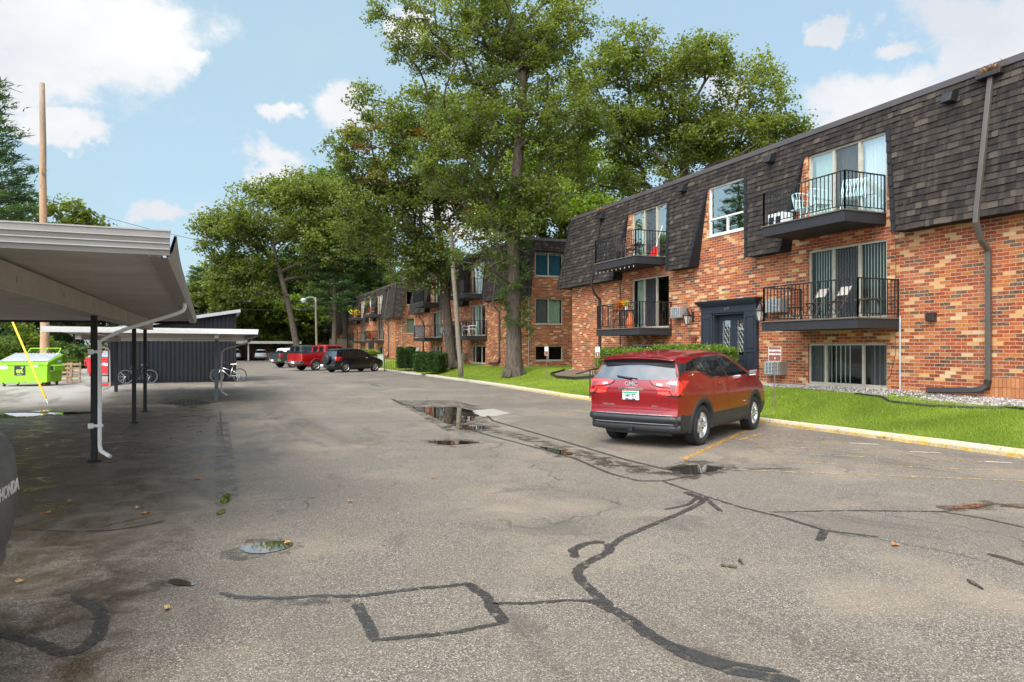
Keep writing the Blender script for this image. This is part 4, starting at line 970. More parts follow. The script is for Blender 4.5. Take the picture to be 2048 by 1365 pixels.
clad(mb, (sx0, sy0), (sx1, sy0), .10, ztop(sx0), ztop(sx1), (0, -1)) if False else None
def V3(a): return (a[0], a[1], 0)
clad(mb, V3((sx0, sy0)), V3((sx1, sy0)), .10, ztop(sx0), ztop(sx1), (0, -1, 0)); clad(mb, V3((sx1, sy0)), V3((sx1, sy1)), .10, ztop(sx1), ztop(sx1), (1, 0, 0))
clad(mb, V3((sx0, sy1)), V3((sx0, sy0)), .10, ztop(sx0), ztop(sx0), (-1, 0, 0)); clad(mb, V3((sx0, sy1)), V3((sx1, sy1)), .10, ztop(sx0), ztop(sx1), (0, 1, 0))
mb.build('cladding', M['shed'], sd, recalc=False)
mb = MB(); mb.M = O
for x in (sx0, sx1): mb.box(x - .07, x + .05, sy0 - .045, sy0 + .05, .08, ztop(x))
mb.box(sx0 + .06, sx1 - .08, sy0 - .038, sy0 - .031, 2.46, 2.485)
mb.build('corner_trim', M['shed'], sd)
mb = MB(); mb.M = O; e = .25
mb.hexa([(sx0 - e, sy0 - .3, ztop(sx0 - e)), (sx1 + e, sy0 - .3, ztop(sx1 + e)), (sx1 + e, sy1 + .3, ztop(sx1 + e)), (sx0 - e, sy1 + .3, ztop(sx0 - e)), (sx0 - e, sy0 - .3, ztop(sx0 - e) + .16), (sx1 + e, sy0 - .3, ztop(sx1 + e) + .16), (sx1 + e, sy1 + .3, ztop(sx1 + e) + .16), (sx0 - e, sy1 + .3, ztop(sx0 - e) + .16)])
mb.build('roof', simple('light_grey_roof_metal', (.33, .34, .35), .5), sd)
mb = MB(); mb.M = O; mb.box(sx0 + .05, sx1 - .05, sy0 + .06, sy1 - .05, 0, .10); mb.build('plinth', M['black'], sd)
# far carport and fence
c3 = thing('carport', (0, 99, 0), 0, 'far low white-edged carport across the end of the drive, two silver cars under it', 'carport', 'carports along the left of the drive')
O = Matrix.Translation((0, -99, 0)); mb = MB(); mb.M = O; mb.box(-9, 10.2, 97, 97.1, 2.22, 2.55); mb.build('fascia', M['white_paint'], c3)
mb = MB(); mb.M = O; mb.box(-9, 10.2, 97.1, 104, 2.36, 2.5); mb.build('roof', M['carport_under'], c3)
for x in (-4, 3.6, 10.0):
    mb = MB(); mb.M = O; mb.box(x - .09, x + .09, 98, 98.15, 0, 2.36); mb.build('post', M['white_paint'], c3)
def board_fence(x0, x1, y, h, label, zb=0, mat='fence_brown'):
    f = thing('board_fence', ((x0 + x1) / 2, y, zb), 0, label, 'fence'); mb = MB(); n = int((x1 - x0) / .3); cx = (x0 + x1) / 2
    for i in range(n):
        a = x0 - cx + (x1 - x0) * i / n; mb.box(a + .006, a + (x1 - x0) / n - .006, -.02 - (.015 if i % 2 else 0), .02, .05, h)
    mb.build('boards', M[mat], f); mb = MB()
    for i in range(0, n + 1, 8): a = x0 - cx + (x1 - x0) * i / n; mb.box(a - .06, a + .06, .025, .12, 0, h)
    mb.build('fence_posts', M[mat], f)
    return f
board_fence(-9.5, 10.6, 104.3, 2.3, 'brown board fence closing the back of the far carport')
board_fence(10.7, 14.6, 105.5, 2.45, 'lower brown board fence right of the far carport, at the foot of the tall trunks')
f = board_fence(13.0, 15.1, 90.5, 2.5, 'dark timber screen between the two farthest apartment blocks', zb=.3, mat='wood_old')

# ------------------------------------------------------------------ poles, wires, lamps, signs
def pole(name, label, cat, base, top, r0, r1, mat, n=14, wob=.03, group=None):
    t = thing(name, base, 0, label, cat, group); mb = MB(); rr = random.Random(int(base[0] * 10)); B = Vector((0, 0, -.02)); Tp = Vector(top) - Vector(base)
    mb.tube([B.lerp(Tp, i / 10) + Vector((rr.uniform(-wob, wob), rr.uniform(-wob, wob), 0)) * (1 if 0 < i < 10 else 0) for i in range(11)], [r0 + (r1 - r0) * i / 10 for i in range(11)], n)
    mb.build('pole_shaft', mat, t, smooth=True); return t
m = new_mat('utility_pole_wood'); g = NG(m); p = g.tc(); f = g.noise(g.mapv(p, (9, 9, .6)), 1, 6, .7); xyz = g.n('ShaderNodeSeparateXYZ'); g.t.links.new(p, xyz.inputs[0])
c_ = g.mix(g.rng(f, .3, .7), (.30, .16, .08), (.46, .29, .175)); c_ = g.mix(g.rng(xyz.outputs[2], 8.5, 13.5, 0, .85), c_, (.26, .20, .15)); c_ = g.mix(g.rng(g.noise(g.mapv(p, (6, 6, 1.6)), 1, 4, .7), .60, .68, 0, .8), c_, (.09, .05, .03)); c_ = g.mix(g.rng(g.noise(g.mapv(p, (20, 20, 5)), 1, 3, .7), .62, .7, 0, .6), c_, (.6, .5, .4))
g.P(col=c_, rough=.9); g.bump(f, .5, .02); M['pole_new'] = m
ux, uy = D(91, 33); ux2, uy2 = D(84, 33)
up_ = pole('utility_pole', 'tall raw-wood utility pole without crossarm, rising behind the green dumpster', 'utility pole', (ux, uy, 0), (ux2, uy2, 14.2), .21, .115, M['pole_new'], wob=.02)
lx, ly = G(922, 752, .33); tx, ty = D(901, 35.2)
pole('utility_pole', 'leaning weathered wood pole in the lawn left of the oak trunk', 'utility pole', (lx, ly, .3), (tx, ty, 7.7), .125, .10, M['wood_old'], wob=.015)
sx, sy = D(634, 70); s2x, s2y = D(631, 70)
lp = pole('street_lamp', 'pale wooden lamp pole with one grey lantern on a bracket, beyond the pickup trucks', 'street lamp', (sx, sy, 0), (s2x, s2y, 6.75), .12, .09, M['wood_old'], wob=.01)
mb = MB(); mb.tube([(-.05, 0, 6.3), (-.4, -.05, 6.75), (-.9, -.05, 6.72), (-1.2, -.05, 6.55)], .035, 6); mb.build('lamp_arm', M['grille'], lp)
mb = MB(); mb.lathe([(.05, .14), (.26, .05), (.28, -.05), (.20, -.34), (.02, -.38)], 12, M=Matrix.Translation((-1.3, -.05, 6.5))); mb.build('lamp_head', M['util'], lp, smooth=True)
def wire(label, a, b, sag, r=.012):
    mb = MB(); a, b = Vector(a), Vector(b); n = 26
    mb.tube([a.lerp(b, i / n) - Vector((0, 0, sag * 4 * (i / n) * (1 - i / n))) for i in range(n + 1)], r, 5)
    return tag(mb.build('overhead_wire', M['black']), label, 'wire', 'overhead wires')
def P3(px, py, Z): x, y = D(px, Z); return (x, y, CAMH + (HOR - py) * Z / FPX)
wire('long overhead wire sagging from the raw utility pole across the drive to the far trees', P3(-60, 350, 31), P3(130, 410, 34), .05)
wire('overhead wire running from the utility pole above the near carport roof to the oak trees', P3(130, 410, 34), P3(760, 512, 52), .9)
wire('thin wire crossing above the lamp pole in front of the far trees', P3(455, 600, 66), P3(760, 600, 72), .3)
wire('lower thin wire reaching the lamp pole from the left', P3(480, 618, 75), P3(634, 612, 70), .25)
wire('short wire from the leaning pole down to the second block', P3(903, 482, 35.2), P3(835, 492, 44), .1)
wire('wire high at the left edge reaching the dark pine', P3(-20, 155, 30), P3(44, 186, 33), .05)
# yellow guy-wire guard
gx0, gy0 = G(96, 808); 
t = thing('guy_wire_guard', (gx0, gy0, 0), 0, 'slanting yellow plastic guy-wire guard in front of the green dumpster', 'guy wire guard')
gt = Vector(P3(6, 600, 25.5)) - Vector((gx0, gy0, 0)); d_ = gt.normalized()
mb = MB(); mb.tube([(0, 0, 0), tuple(d_ * .35)], .014, 6); mb.tube([tuple(gt * .9), tuple(gt * 2.2)], .008, 5); mb.build('guy_wire', M['chrome'], t)
mb = MB(); mb.tube([tuple(d_ * .3), tuple(gt * .98)], .035, 8); mb.build('yellow_sleeve', M['yellow'], t, smooth=True)

def sign(px, py, zb, Z, w_, h_, ztop_, label, lines, face='sign_brown', tcol='white', txt=None):
    x, y = D(px, Z); t = thing('parking_sign', (x, y, zb), R(-32), label, 'sign', 'signs on thin posts along the lawn')
    mb = MB(); mb.tube([(0, 0, -.05), (0, 0, ztop_ - zb - .05)], .017, 4, sq=(.04, .02)); mb.build('sign_post', simple('brown_post', (.16, .10, .07), .6), t)
    mb = MB(); mb.box(-w_ / 2, w_ / 2, -.032, -.024, ztop_ - zb - h_, ztop_ - zb); p = mb.build('sign_plate', M[face], t, bevel=.003)
    mb = MB(); b_ = .012
    for q in ((-w_ / 2, w_ / 2, 0, b_), (-w_ / 2, w_ / 2, h_ - b_, h_), (-w_ / 2, -w_ / 2 + b_, b_, h_ - b_), (w_ / 2 - b_, w_ / 2, b_, h_ - b_)): mb.box(q[0], q[1], -.0345, -.0325, ztop_ - zb - h_ + q[2], ztop_ - zb - h_ + q[3])
    mb.build('sign_border', M['beige'], p)
    for s_, sz, zz in lines:
        text_part('lettering', s_, sz, Matrix.Translation((0, -.036, ztop_ - zb - zz)) @ Matrix.Rotation(R(90), 4, 'X'), M[tcol], p, bold=.0008)
    return t
sign(1549, 0, .32, 17.5, .305, .37, CAMH + .015, 'brown RESERVED PARKING 3 sign on a post by the air conditioner near the red car', [('RESERVED', .066, .10), ('PARKING', .066, .19), ('3', .066, .29)])
sx_, sy_ = D(1195, 26); t = sign(1195, 0, .3, 26, .17, .40, CAMH + .02, 'small brown and white sign on a post at the left end of the hedge', [('3', .13, .30)])
mb = MB(); mb.box(-.08, .08, -.038, -.0355, CAMH + .02 - .3 - .20, CAMH + .02 - .3 - .02); mb.build('white_notice', M['white'], t, recalc=False)
t = sign(1093, 0, .42, 29.5, .15, .38, CAMH + .03, 'narrow red and white notice on a bent post in front of the second block', [])
mb = MB(); mb.box(-.07, .07, -.038, -.0355, CAMH + .03 - .42 - .19, CAMH + .03 - .42 - .02); mb.build('white_notice', M['white'], t, recalc=False)
x, y = D(826, 44); t = thing('sign_post', (x, y, .3), 0, 'bare grey post leaning in front of the clipped hedges', 'post'); t.rotation_euler = (0, R(12), 0)
mb = MB(); mb.tube([(0, 0, 0), (0, 0, 1.25)], .03, 6); mb.build('shaft', M['grille'], t); mb = MB(); mb.box(-.08, .08, -.02, .02, 1.18, 1.45); mb.build('plate', M['util'], t)
# handrail beside the red car
t = thing('handrail', (11.6, 17.5, 0), 0, 'black iron handrail descending beside the left rear of the red car', 'handrail')
mb = MB(); a0 = Vector((*G(1180, 790, .15), .15)); 
def hr(px, pz, zb, zt):
    x, y = D(px, pz); return Vector((x - 11.6, y - 17.5, zb)), Vector((x - 11.6, y - 17.5, zt))
pp = [hr(1180 + i * 5.2, 22.6 + i * .42, .12 + i * .02, 1.02 + i * .005) for i in range(11)]
for i, (a_, b_) in enumerate(pp): mb.tube([a_, b_], .02 if i in (0, 5, 10) else .011, 6)
mb.tube([q[1] for q in pp], .024, 6); mb.tube([q[0] + Vector((0, 0, .12)) for q in pp], .012, 5)
e1 = hr(1152, 24.5, .3, .82)[1]; mb.tube([pp[0][1], pp[0][1].lerp(e1, .5) + Vector((0, 0, -.02)), e1], .022, 6)
mb.build('rail', M['iron'], t)
# low picket railing and utility box near hedges
t = thing('picket_railing', (*D(785, 47), .25), 0, 'low black picket railing in front of the clipped hedge, right of the black parked car', 'railing')
mb = MB(); bx_, by_ = D(785, 47); n = 13
for i in range(n):
    x, y = D(769 + i * 3.6, 49 - i * .12); mb.tube([(x - bx_, y - by_, -.2), (x - bx_, y - by_, .72)], .025 if i in (0, n - 1) else .014, 4)
xa, ya = D(769, 49); xb, yb = D(769 + 3.6 * (n - 1), 49 - .12 * (n - 1))
mb.tube([(xa - bx_, ya - by_, .68), (xb - bx_, yb - by_, .68)], .016, 4); mb.build('pickets', M['iron'], t)
t = thing('utility_box', (*D(762, 56), .3), R(-23), 'pale green utility cabinet by the wall beyond the black parked car', 'utility box')
mb = MB(); mb.box(-.24, .24, -.2, .2, 0, .82); mb.build('cabinet', M['util'], t, bevel=.02); mb = MB(); mb.box(-.26, .26, -.22, .22, .822, .87); mb.build('lid', M['util'], t, bevel=.02)
mb = MB(); 
for k in range(6): mb.box(-.13 + (k % 2) * .16, -.03 + (k % 2) * .16, -.21, -.201, .15 + (k // 2) * .2, .28 + (k // 2) * .2)
mb.build('vents', M['grille'], t)

# ------------------------------------------------------------------ dumpsters, pallet
def dumpster(name, px, Z, rz, label, col, W=2.0, H=1.2, dpt=1.5, txt=('GFL',), logo=True):
    x, y = D(px, Z); t = thing(name, (x, y, 0), rz, label, 'dumpster', 'rubbish dumpsters')
    zb = .17; h0, h1 = H - .12, H + .22
    mb = MB(); hw = W / 2
    c = [(-hw + .04, 0, zb), (hw - .04, 0, zb), (hw - .04, dpt, zb), (-hw + .04, dpt, zb), (-hw, -.03, h0), (hw, -.03, h0), (hw, dpt, h1), (-hw, dpt, h1)]
    mb.hexa(c)
    mb.box(-hw - .03, hw + .03, -.07, -.031, h0 - .12, h0 - .01)
    for s_ in (-1, 1):
        mb.hexa([(s_ * hw, -.05, h0 - .10), (s_ * (hw + .035), -.05, h0 - .10), (s_ * (hw + .035), dpt, h1 - .10), (s_ * hw, dpt, h1 - .10), (s_ * hw, -.05, h0), (s_ * (hw + .035), -.05, h0), (s_ * (hw + .035), dpt, h1), (s_ * hw, dpt, h1)])
    for k in range(4): u = -hw + .3 + k * (W - .6) / 3; mb.box(u - .05, u + .05, -.012, .02, zb - .06, zb + .02)
    b_ = mb.build('bin_body', col, t, bevel=.012)
    for s_ in (-1, 1):
        pk = MB(); xa, xb = (hw + .002, hw + .20) if s_ > 0 else (-hw - .20, -hw - .002)
        pk.hexa([(xa, .18, .62), (xb, .18, .70), (xb, 1.28, .70), (xa, 1.28, .62), (xa, .18, .98), (xb, .18, .90), (xb, 1.28, .90), (xa, 1.28, .98)]); p_ = pk.build('fork_pocket', col, t, bevel=.01)
        ih = MB(); ih.face([(min(xa, xb) + .03, .176, .69), (max(xa, xb) - .03, .176, .69), (max(xa, xb) - .03, .176, .90), (min(xa, xb) + .03, .176, .90)]); ih.build('pocket_opening', M['black'], p_)
    sl = (h1 - h0) / dpt
    for s_ in (-1, 1):
        ld = MB(); u0, u1 = (-hw + .02, -.01) if s_ < 0 else (.01, hw - .02); n = 7
        rows = []
        for i in range(n * 6 + 1):
            u = u0 + (u1 - u0) * i / (n * 6); k = i % 6; dz = .045 if k in (2, 3, 4) else 0
            rows.append([(u, -.06, h0 + .02 + dz * .5), (u, dpt * .5, h0 + sl * dpt * .5 + .035 + dz), (u, dpt - .02, h1 + .02 + dz)])
        ld.grid(rows); ld.build('lid', M['lid'], t, recalc=False)
        lg = MB()
        for i in range(n):
            ua = u0 + (u1 - u0) * (i + .02) / n; ub = u0 + (u1 - u0) * (i + .28) / n; q = []
            lg.face([(ua, -.062, h0 + .024), (ub, -.062, h0 + .024), (ub, dpt - .03, h1 + .026), (ua, dpt - .03, h1 + .026)])
        lg.build('lid_groove', M['black'], t, recalc=False)
    rl = MB()
    for u in (-.35, .38, .95) : rl.tube([(u * hw - .15, dpt - .05, h1), (u * hw - .02, dpt + .03, h1 + .28)], .02, 4)
    rl.tube([(-.35 * hw - .02, dpt + .03, h1 + .28), (.95 * hw - .02, dpt + .03, h1 + .28)], .02, 4); rl.build('lid_stop', col, t)
    for sx_ in (-.82, .82):
        for yy in (.15, dpt - .15):
            c_ = MB(); c_.lathe([(.02, -.035), (.085, -.03), (.085, .03), (.02, .035)], 14, M=Matrix.Translation((sx_ * hw, yy, .086)) @ Matrix.Rotation(R(90), 4, 'Y')); c_.box(sx_ * hw - .05, sx_ * hw + .05, yy - .05, yy + .05, .12, .172); c_.build('caster', M['sign_brown'], t)
    RX = Matrix.Rotation(R(90), 4, 'X')
    if logo:
        mb = MB(); mb.box(-.34, .10, -.030, -.022, .50, .92); lg_ = mb.build('logo_panel', M['black'], t)
        text_part('lettering', 'GFL', .17, Matrix.Translation((-.12, -.034, .68)) @ RX, M['logo_green'], lg_, bold=.008)
        mb = MB()
        for a in (-50, 0, 50, 180): 
            q = Matrix.Translation((-.02, -.034, .83)) @ Matrix.Rotation(R(a), 4, 'Y'); mb.face([q @ Vector(v) for v in ((0, 0, 0), (.02, 0, .035), (0, 0, .08), (-.02, 0, .035))])
        mb.build('leaf_emblem', M['logo_green'], lg_, recalc=False)
        text_part('lettering', 'ENVIRONMENTAL', .036, Matrix.Translation((-.12, -.034, .60)) @ RX, M['logo_green'], lg_); text_part('lettering', 'gflenv.com', .045, Matrix.Translation((-.12, -.034, .545)) @ RX, M['white'], lg_)
        for (a, b, c, d) in ((-.92, -.6, .78, .94), (.42, .62, .86, .97)):
            s_ = MB(); s_.box(a, b, -.034, -.026, c, d); s_.build('white_sticker', M['white'], t)
        s_ = MB(); s_.box(hw - .01 + .012, hw + .016, 1.0, 1.3, 1.05, 1.14); s_.build('white_sticker', M['white'], t)
    else:
        for s_ in txt: text_part('lettering', s_, .3, Matrix.Translation((0, -.05, .72)) @ RX, M['white'], b_, bold=.012)
    return t
M['lid'] = simple('grey_white_lid', (.46, .47, .50), .5); M['logo_green'] = simple('logo_green', (.45, .78, .05), .5)
dumpster('dumpster', 46, 31.3, R(-12), 'lime green dumpster with ribbed lid and black logo panel, behind the yellow guard', M['lime'])
dumpster('dumpster', 205, 42.5, R(-14), 'bright red dumpster half hidden behind the near carport post and the shed', simple('bright_red_paint', (.62, .015, .02), .4), W=1.8, H=1.25, txt=('american',), logo=False)
x, y = D(134, 34.5); t = thing('wooden_pallet', (x, y, 0), R(-10), 'wooden pallet standing on edge right of the green dumpster', 'pallet'); t.rotation_euler = (R(-6), 0, R(-10))
mb = MB()
for k in range(5): mb.box(-.62, .60, -.02, 0, .06 + k * .2, .17 + k * .2, t=rnd.random())
for u in (-.6, 0, .55): mb.box(u - .03, u + .03, .001, .09, 0, 1.02)
mb.box(.10, .22, -.05, -.021, -.02, 1.0); mb.build('boards', simple('pallet_wood', (.34, .22, .13), .9, noise=.5), t)

# ------------------------------------------------------------------ bicycles
def bicycle(loc, rz, label, frame, ladies=False, saddle='black'):
    t = thing('bicycle', loc, rz, label, 'bicycle', 'bicycles leaning on the shed'); r = .335; wbk = 1.05
    for xx in (0, wbk):
        mb = MB(); n = 26; C = Vector((xx, 0, r))
        mb.tube([C + Vector((r * math.cos(2 * math.pi * k / n), 0, r * math.sin(2 * math.pi * k / n))) for k in range(n + 1)], .021, 6); wv = mb.build('wheel', M['rubber'], t, smooth=True)
        mb = MB(); mb.tube([C + Vector(((r - .03) * math.cos(2 * math.pi * k / n), 0, (r - .03) * math.sin(2 * math.pi * k / n))) for k in range(n + 1)], .013, 6); mb.build('rim', M['post_grey'], wv)
        mb = MB()
        for k in range(16): a = 2 * math.pi * k / 16; mb.tube([C + Vector((.02, .02 * (-1) ** k, 0)), C + Vector(((r - .035) * math.cos(a), 0, (r - .035) * math.sin(a)))], .0028, 3)
        mb.tube([C + Vector((0, -.05, 0)), C + Vector((0, .05, 0))], .022, 8); mb.build('spokes', M['chrome'], wv)
    bb = (.45, 0, .29); st = (.30, 0, .80); hd = (.82, 0, .78); hb = (.86, 0, .66); sj = (.33, 0, .70 if not ladies else .56)
    mb = MB(); mb.tube([bb, st], .016, 8); mb.tube([bb, hb], .020, 8); mb.tube([sj, (hd[0] - .01, 0, hd[2] - .01) if not ladies else (.84, 0, .74)], .016, 8); mb.tube([hd, hb], .02, 8)
    for s_ in (-.03, .03): mb.tube([bb, (0, s_ * 1.5, r)], .010, 6); mb.tube([(sj[0], 0, sj[2] + .03), (0, s_ * 1.5, r)], .009, 6); mb.tube([hb, (.90, s_ * 1.4, .60), (wbk, s_ * 1.6, r)], .012, 6)
    mb.build('frame', M[frame], t, smooth=True)
    mb = MB(); mb.tube([st, (.285, 0, .87)], .012, 6); mb.hexa([(.12, -.09, .87), (.42, -.02, .87), (.42, .02, .87), (.12, .09, .87), (.13, -.07, .93), (.42, -.015, .92), (.42, .015, .92), (.13, .07, .94)]); mb.build('saddle', M[saddle], t, bevel=.015)
    mb = MB(); mb.tube([hd, (.80, 0, .93)], .014, 6); mb.tube([(.70, -.28, .96), (.80, -.12, .93), (.80, .12, .93), (.70, .28, .96)], .012, 6); mb.tube([(.64, -.30, .965), (.72, -.27, .96)], .018, 6); mb.tube([(.64, .30, .965), (.72, .27, .96)], .018, 6); mb.build('handlebar', M['black'], t)
    mb = MB(); mb.lathe([(.09, -.004), (.09, .004)], 16, M=Matrix.Translation((.45, -.05, .29)) @ Matrix.Rotation(R(90), 4, 'X')); mb.tube([(.45, -.07, .29), (.58, -.08, .19)], .01, 5); mb.tube([(.45, .07, .29), (.32, .08, .39)], .01, 5); mb.box(.53, .63, -.15, -.08, .175, .195); mb.box(.27, .37, .08, .15, .38, .40); mb.build('crank', M['black'], t)
    return t
def at_shed(px): # x on the line just in front of the shed wall
    t_ = (px - 1024) / FPX; Z = 37.95 / (CY - SY * t_); return (CY * t_ + SY) * Z
bA = bicycle((at_shed(300), 38.0, 0), R(180), 'dark mountain bicycle leaning on the left part of the shed, behind two posts', 'black'); 
bB = bicycle((at_shed(479), 38.0, 0), R(180), 'silver step-through bicycle with pale saddle at the right corner of the shed', 'chrome', True, 'beige')
for b_ in (bA, bB): b_.rotation_euler = (R(7), 0, R(180))
# ------------------------------------------------------------------ vehicles
def car_paint(name, col, metal=.25):
    m = new_mat(name); g = NG(m); g.P(col=col, rough=.28, metal=metal, coat=.6, coatr=.04); return m
PAINT = {'red': car_paint('red_car_paint', (.215, .0008, .003), .1), 'black': car_paint('black_car_paint', (.006, .006, .007), .1), 'truck_red': car_paint('dark_red_car_paint', (.34, .006, .008), .3),
         'grey': car_paint('grey_car_paint', (.07, .075, .08), .6), 'silver': car_paint('silver_car_paint', (.45, .46, .47), .7), 'white': car_paint('white_car_paint', (.75, .75, .74), 0)}
M['clad'] = simple('charcoal_cladding', (.022, .0225, .023), .5, nscale=30, noise=.12)
M['plate'] = simple('number_plate_white', (.78, .80, .78), .4); M['plate_green'] = simple('plate_green', (.03, .34, .12), .4); M['navy'] = simple('plate_letter', (.015, .04, .07), .4)

def cat(P, t):
    """Catmull-Rom through list of points at parameter t (0..len-1)"""
    n = len(P) - 1; i = min(int(t), n - 1); f = t - i
    p = [np.array(P[max(0, min(n, i + k))], float) for k in (-1, 0, 1, 2)]
    return .5 * (2 * p[1] + (p[2] - p[0]) * f + (2 * p[0] - 5 * p[1] + 4 * p[2] - p[3]) * f * f + (3 * p[1] - p[0] - 3 * p[2] + p[3]) * f ** 3)
def make_body(S):
    """S: spec dict. returns (faces mesh builder, bvh). x right, y forward, z up; rear axle at y=0"""
    ys = np.concatenate([np.linspace(S['y0'], S['y0'] + .35, 14)[:-1], np.linspace(S['y0'] + .35, S['y1'] - .35, S.get('ny', 96)), np.linspace(S['y1'] - .35, S['y1'], 14)[1:]])
    W, mid, half = S['W'] / 2, (S['y0'] + S['y1']) / 2, (S['y1'] - S['y0']) / 2
    tp = np.array(S['top']); bl = np.array(S['belt'])
    rows = []; K = 11; sub = 4
    for y in ys:
        top = np.interp(y, tp[:, 0], tp[:, 1]); belt = min(np.interp(y, bl[:, 0], bl[:, 1]), top - .05)
        e = abs((y - mid) / half); w_ = W * (1 - S.get('taper', .15) * e ** 7 - .035 * e ** 2.5)
        zb = S['zb'] + .10 * max(0, (e - .86) / .14) ** 2
        cab = min(1, max(0, (top - belt - .08) / .35)); wr = .90 + (S.get('roofw', .76) - .90) * cab
        zm = zb + (belt - zb) * .5
        P = [(0, zb), (.78, zb), (.945, zb + .05), (.985, zb + .18), (1.0, zm), (.995, zm + (belt - zm) * .55), (.962, belt), (.962 + (wr - .962) * .55, belt + (top - belt) * .5), (wr + .015, top - min(.09, (top - belt) * .35)), (wr - .07, top - .02), (wr * .5, top + .012), (0, top + .022)]
        row = []
        for q in np.linspace(0, len(P) - 1, (len(P) - 1) * sub + 1):
            p = cat(P, q); x, z = p[0] * w_, p[1]
            f = max(0, 1 - (y - S['y0']) / 1.1) ** 1.5 if not S.get('flat_tail') else 0
            yo = np.interp(z, *np.array(S['tail']).T) * f
            f2 = max(0, 1 - (S['y1'] - y) / .9) ** 1.5; yo -= np.interp(z, *np.array(S['nose']).T) * f2
            row.append((x, y + yo, z))
        rows.append(row)
    return ys, rows
def wheel_thing(mb_parent, x, y, r, side, style, wd=.235, mat='alloy'):
    Mx = Matrix.Translation((x, y, r)) @ Matrix.Rotation(R(90 * side), 4, 'Y')   # local z points outward
    w_ = wd / 2; mb = MB(); rt = r * .67
    mb.lathe([(rt, -w_ * .8), (rt + .02, -w_), (r - .03, -w_), (r - .006, -w_ * .8), (r, -w_ * .45), (r, w_ * .45), (r - .006, w_ * .8), (r - .035, w_), (rt + .02, w_), (rt, w_ * .78), (rt - .01, w_ * .3)], 40, M=Mx, cap=False)
    n = 44
    for k in range(n):   # tread blocks
        a = 2 * math.pi * k / n
        for (z0, z1) in ((-w_ * .78, -w_ * .2), (-w_ * .12, w_ * .12), (w_ * .2, w_ * .78)):
            c = []
            for rr_ in (r - .004, r + .005):
                for aa, zz in ((a, z0), (a + .09, z0), (a + .09, z1), (a, z1)): c.append(Mx @ Vector((rr_ * math.cos(aa), rr_ * math.sin(aa), zz)))
            mb.hexa(c)
    ob = mb.build('wheel', M['rubber'], mb_parent, smooth=False)
    for p_ in ob.data.polygons: p_.use_smooth = p_.index < 400 + 0
    rm = MB(); rm.lathe([(rt - .0, w_ * .74), (rt - .012, w_ * .80), (rt - .03, w_ * .62), (rt - .045, w_ * .1), (rt - .05, -w_ * .6)], 36, M=Mx, cap=False); 
    ns = 5
    for k in range(ns):
        for o_ in (-.16, .16) if style == 'double' else (0,):
            a = 2 * math.pi * k / ns + o_ + .3; wdt = .024 if style == 'double' else .04
            a2 = 2 * math.pi * k / ns + o_ * .55 + .3
            p0 = Vector((.045 * math.cos(a2), .045 * math.sin(a2), w_ * .50)); p1 = Vector(((rt - .015) * math.cos(a), (rt - .015) * math.sin(a), w_ * .70))
            d = (p1 - p0).normalized(); s_ = Vector((-d.y, d.x, 0)).normalized()
            c = [p0 - s_ * wdt * 1.2 - Vector((0, 0, .03)), p0 + s_ * wdt * 1.2 - Vector((0, 0, .03)), p1 + s_ * wdt * .8 - Vector((0, 0, .03)), p1 - s_ * wdt * .8 - Vector((0, 0, .03)),
                 p0 - s_ * wdt, p0 + s_ * wdt, p1 + s_ * wdt * .7, p1 - s_ * wdt * .7]
            rm.hexa([Mx @ q for q in c])
    rm.lathe([(.07, w_ * .35), (.065, w_ * .55), (.035, w_ * .62), (.001, w_ * .62)], 16, M=Mx, cap=False); rm.build('rim', M[mat], ob, bevel=.004)
    dk = MB(); dk.lathe([(rt - .02, w_ * .12), (.001, w_ * .12)], 24, M=Mx); dk.build('brake_disc', M['dark'], ob)
    return ob
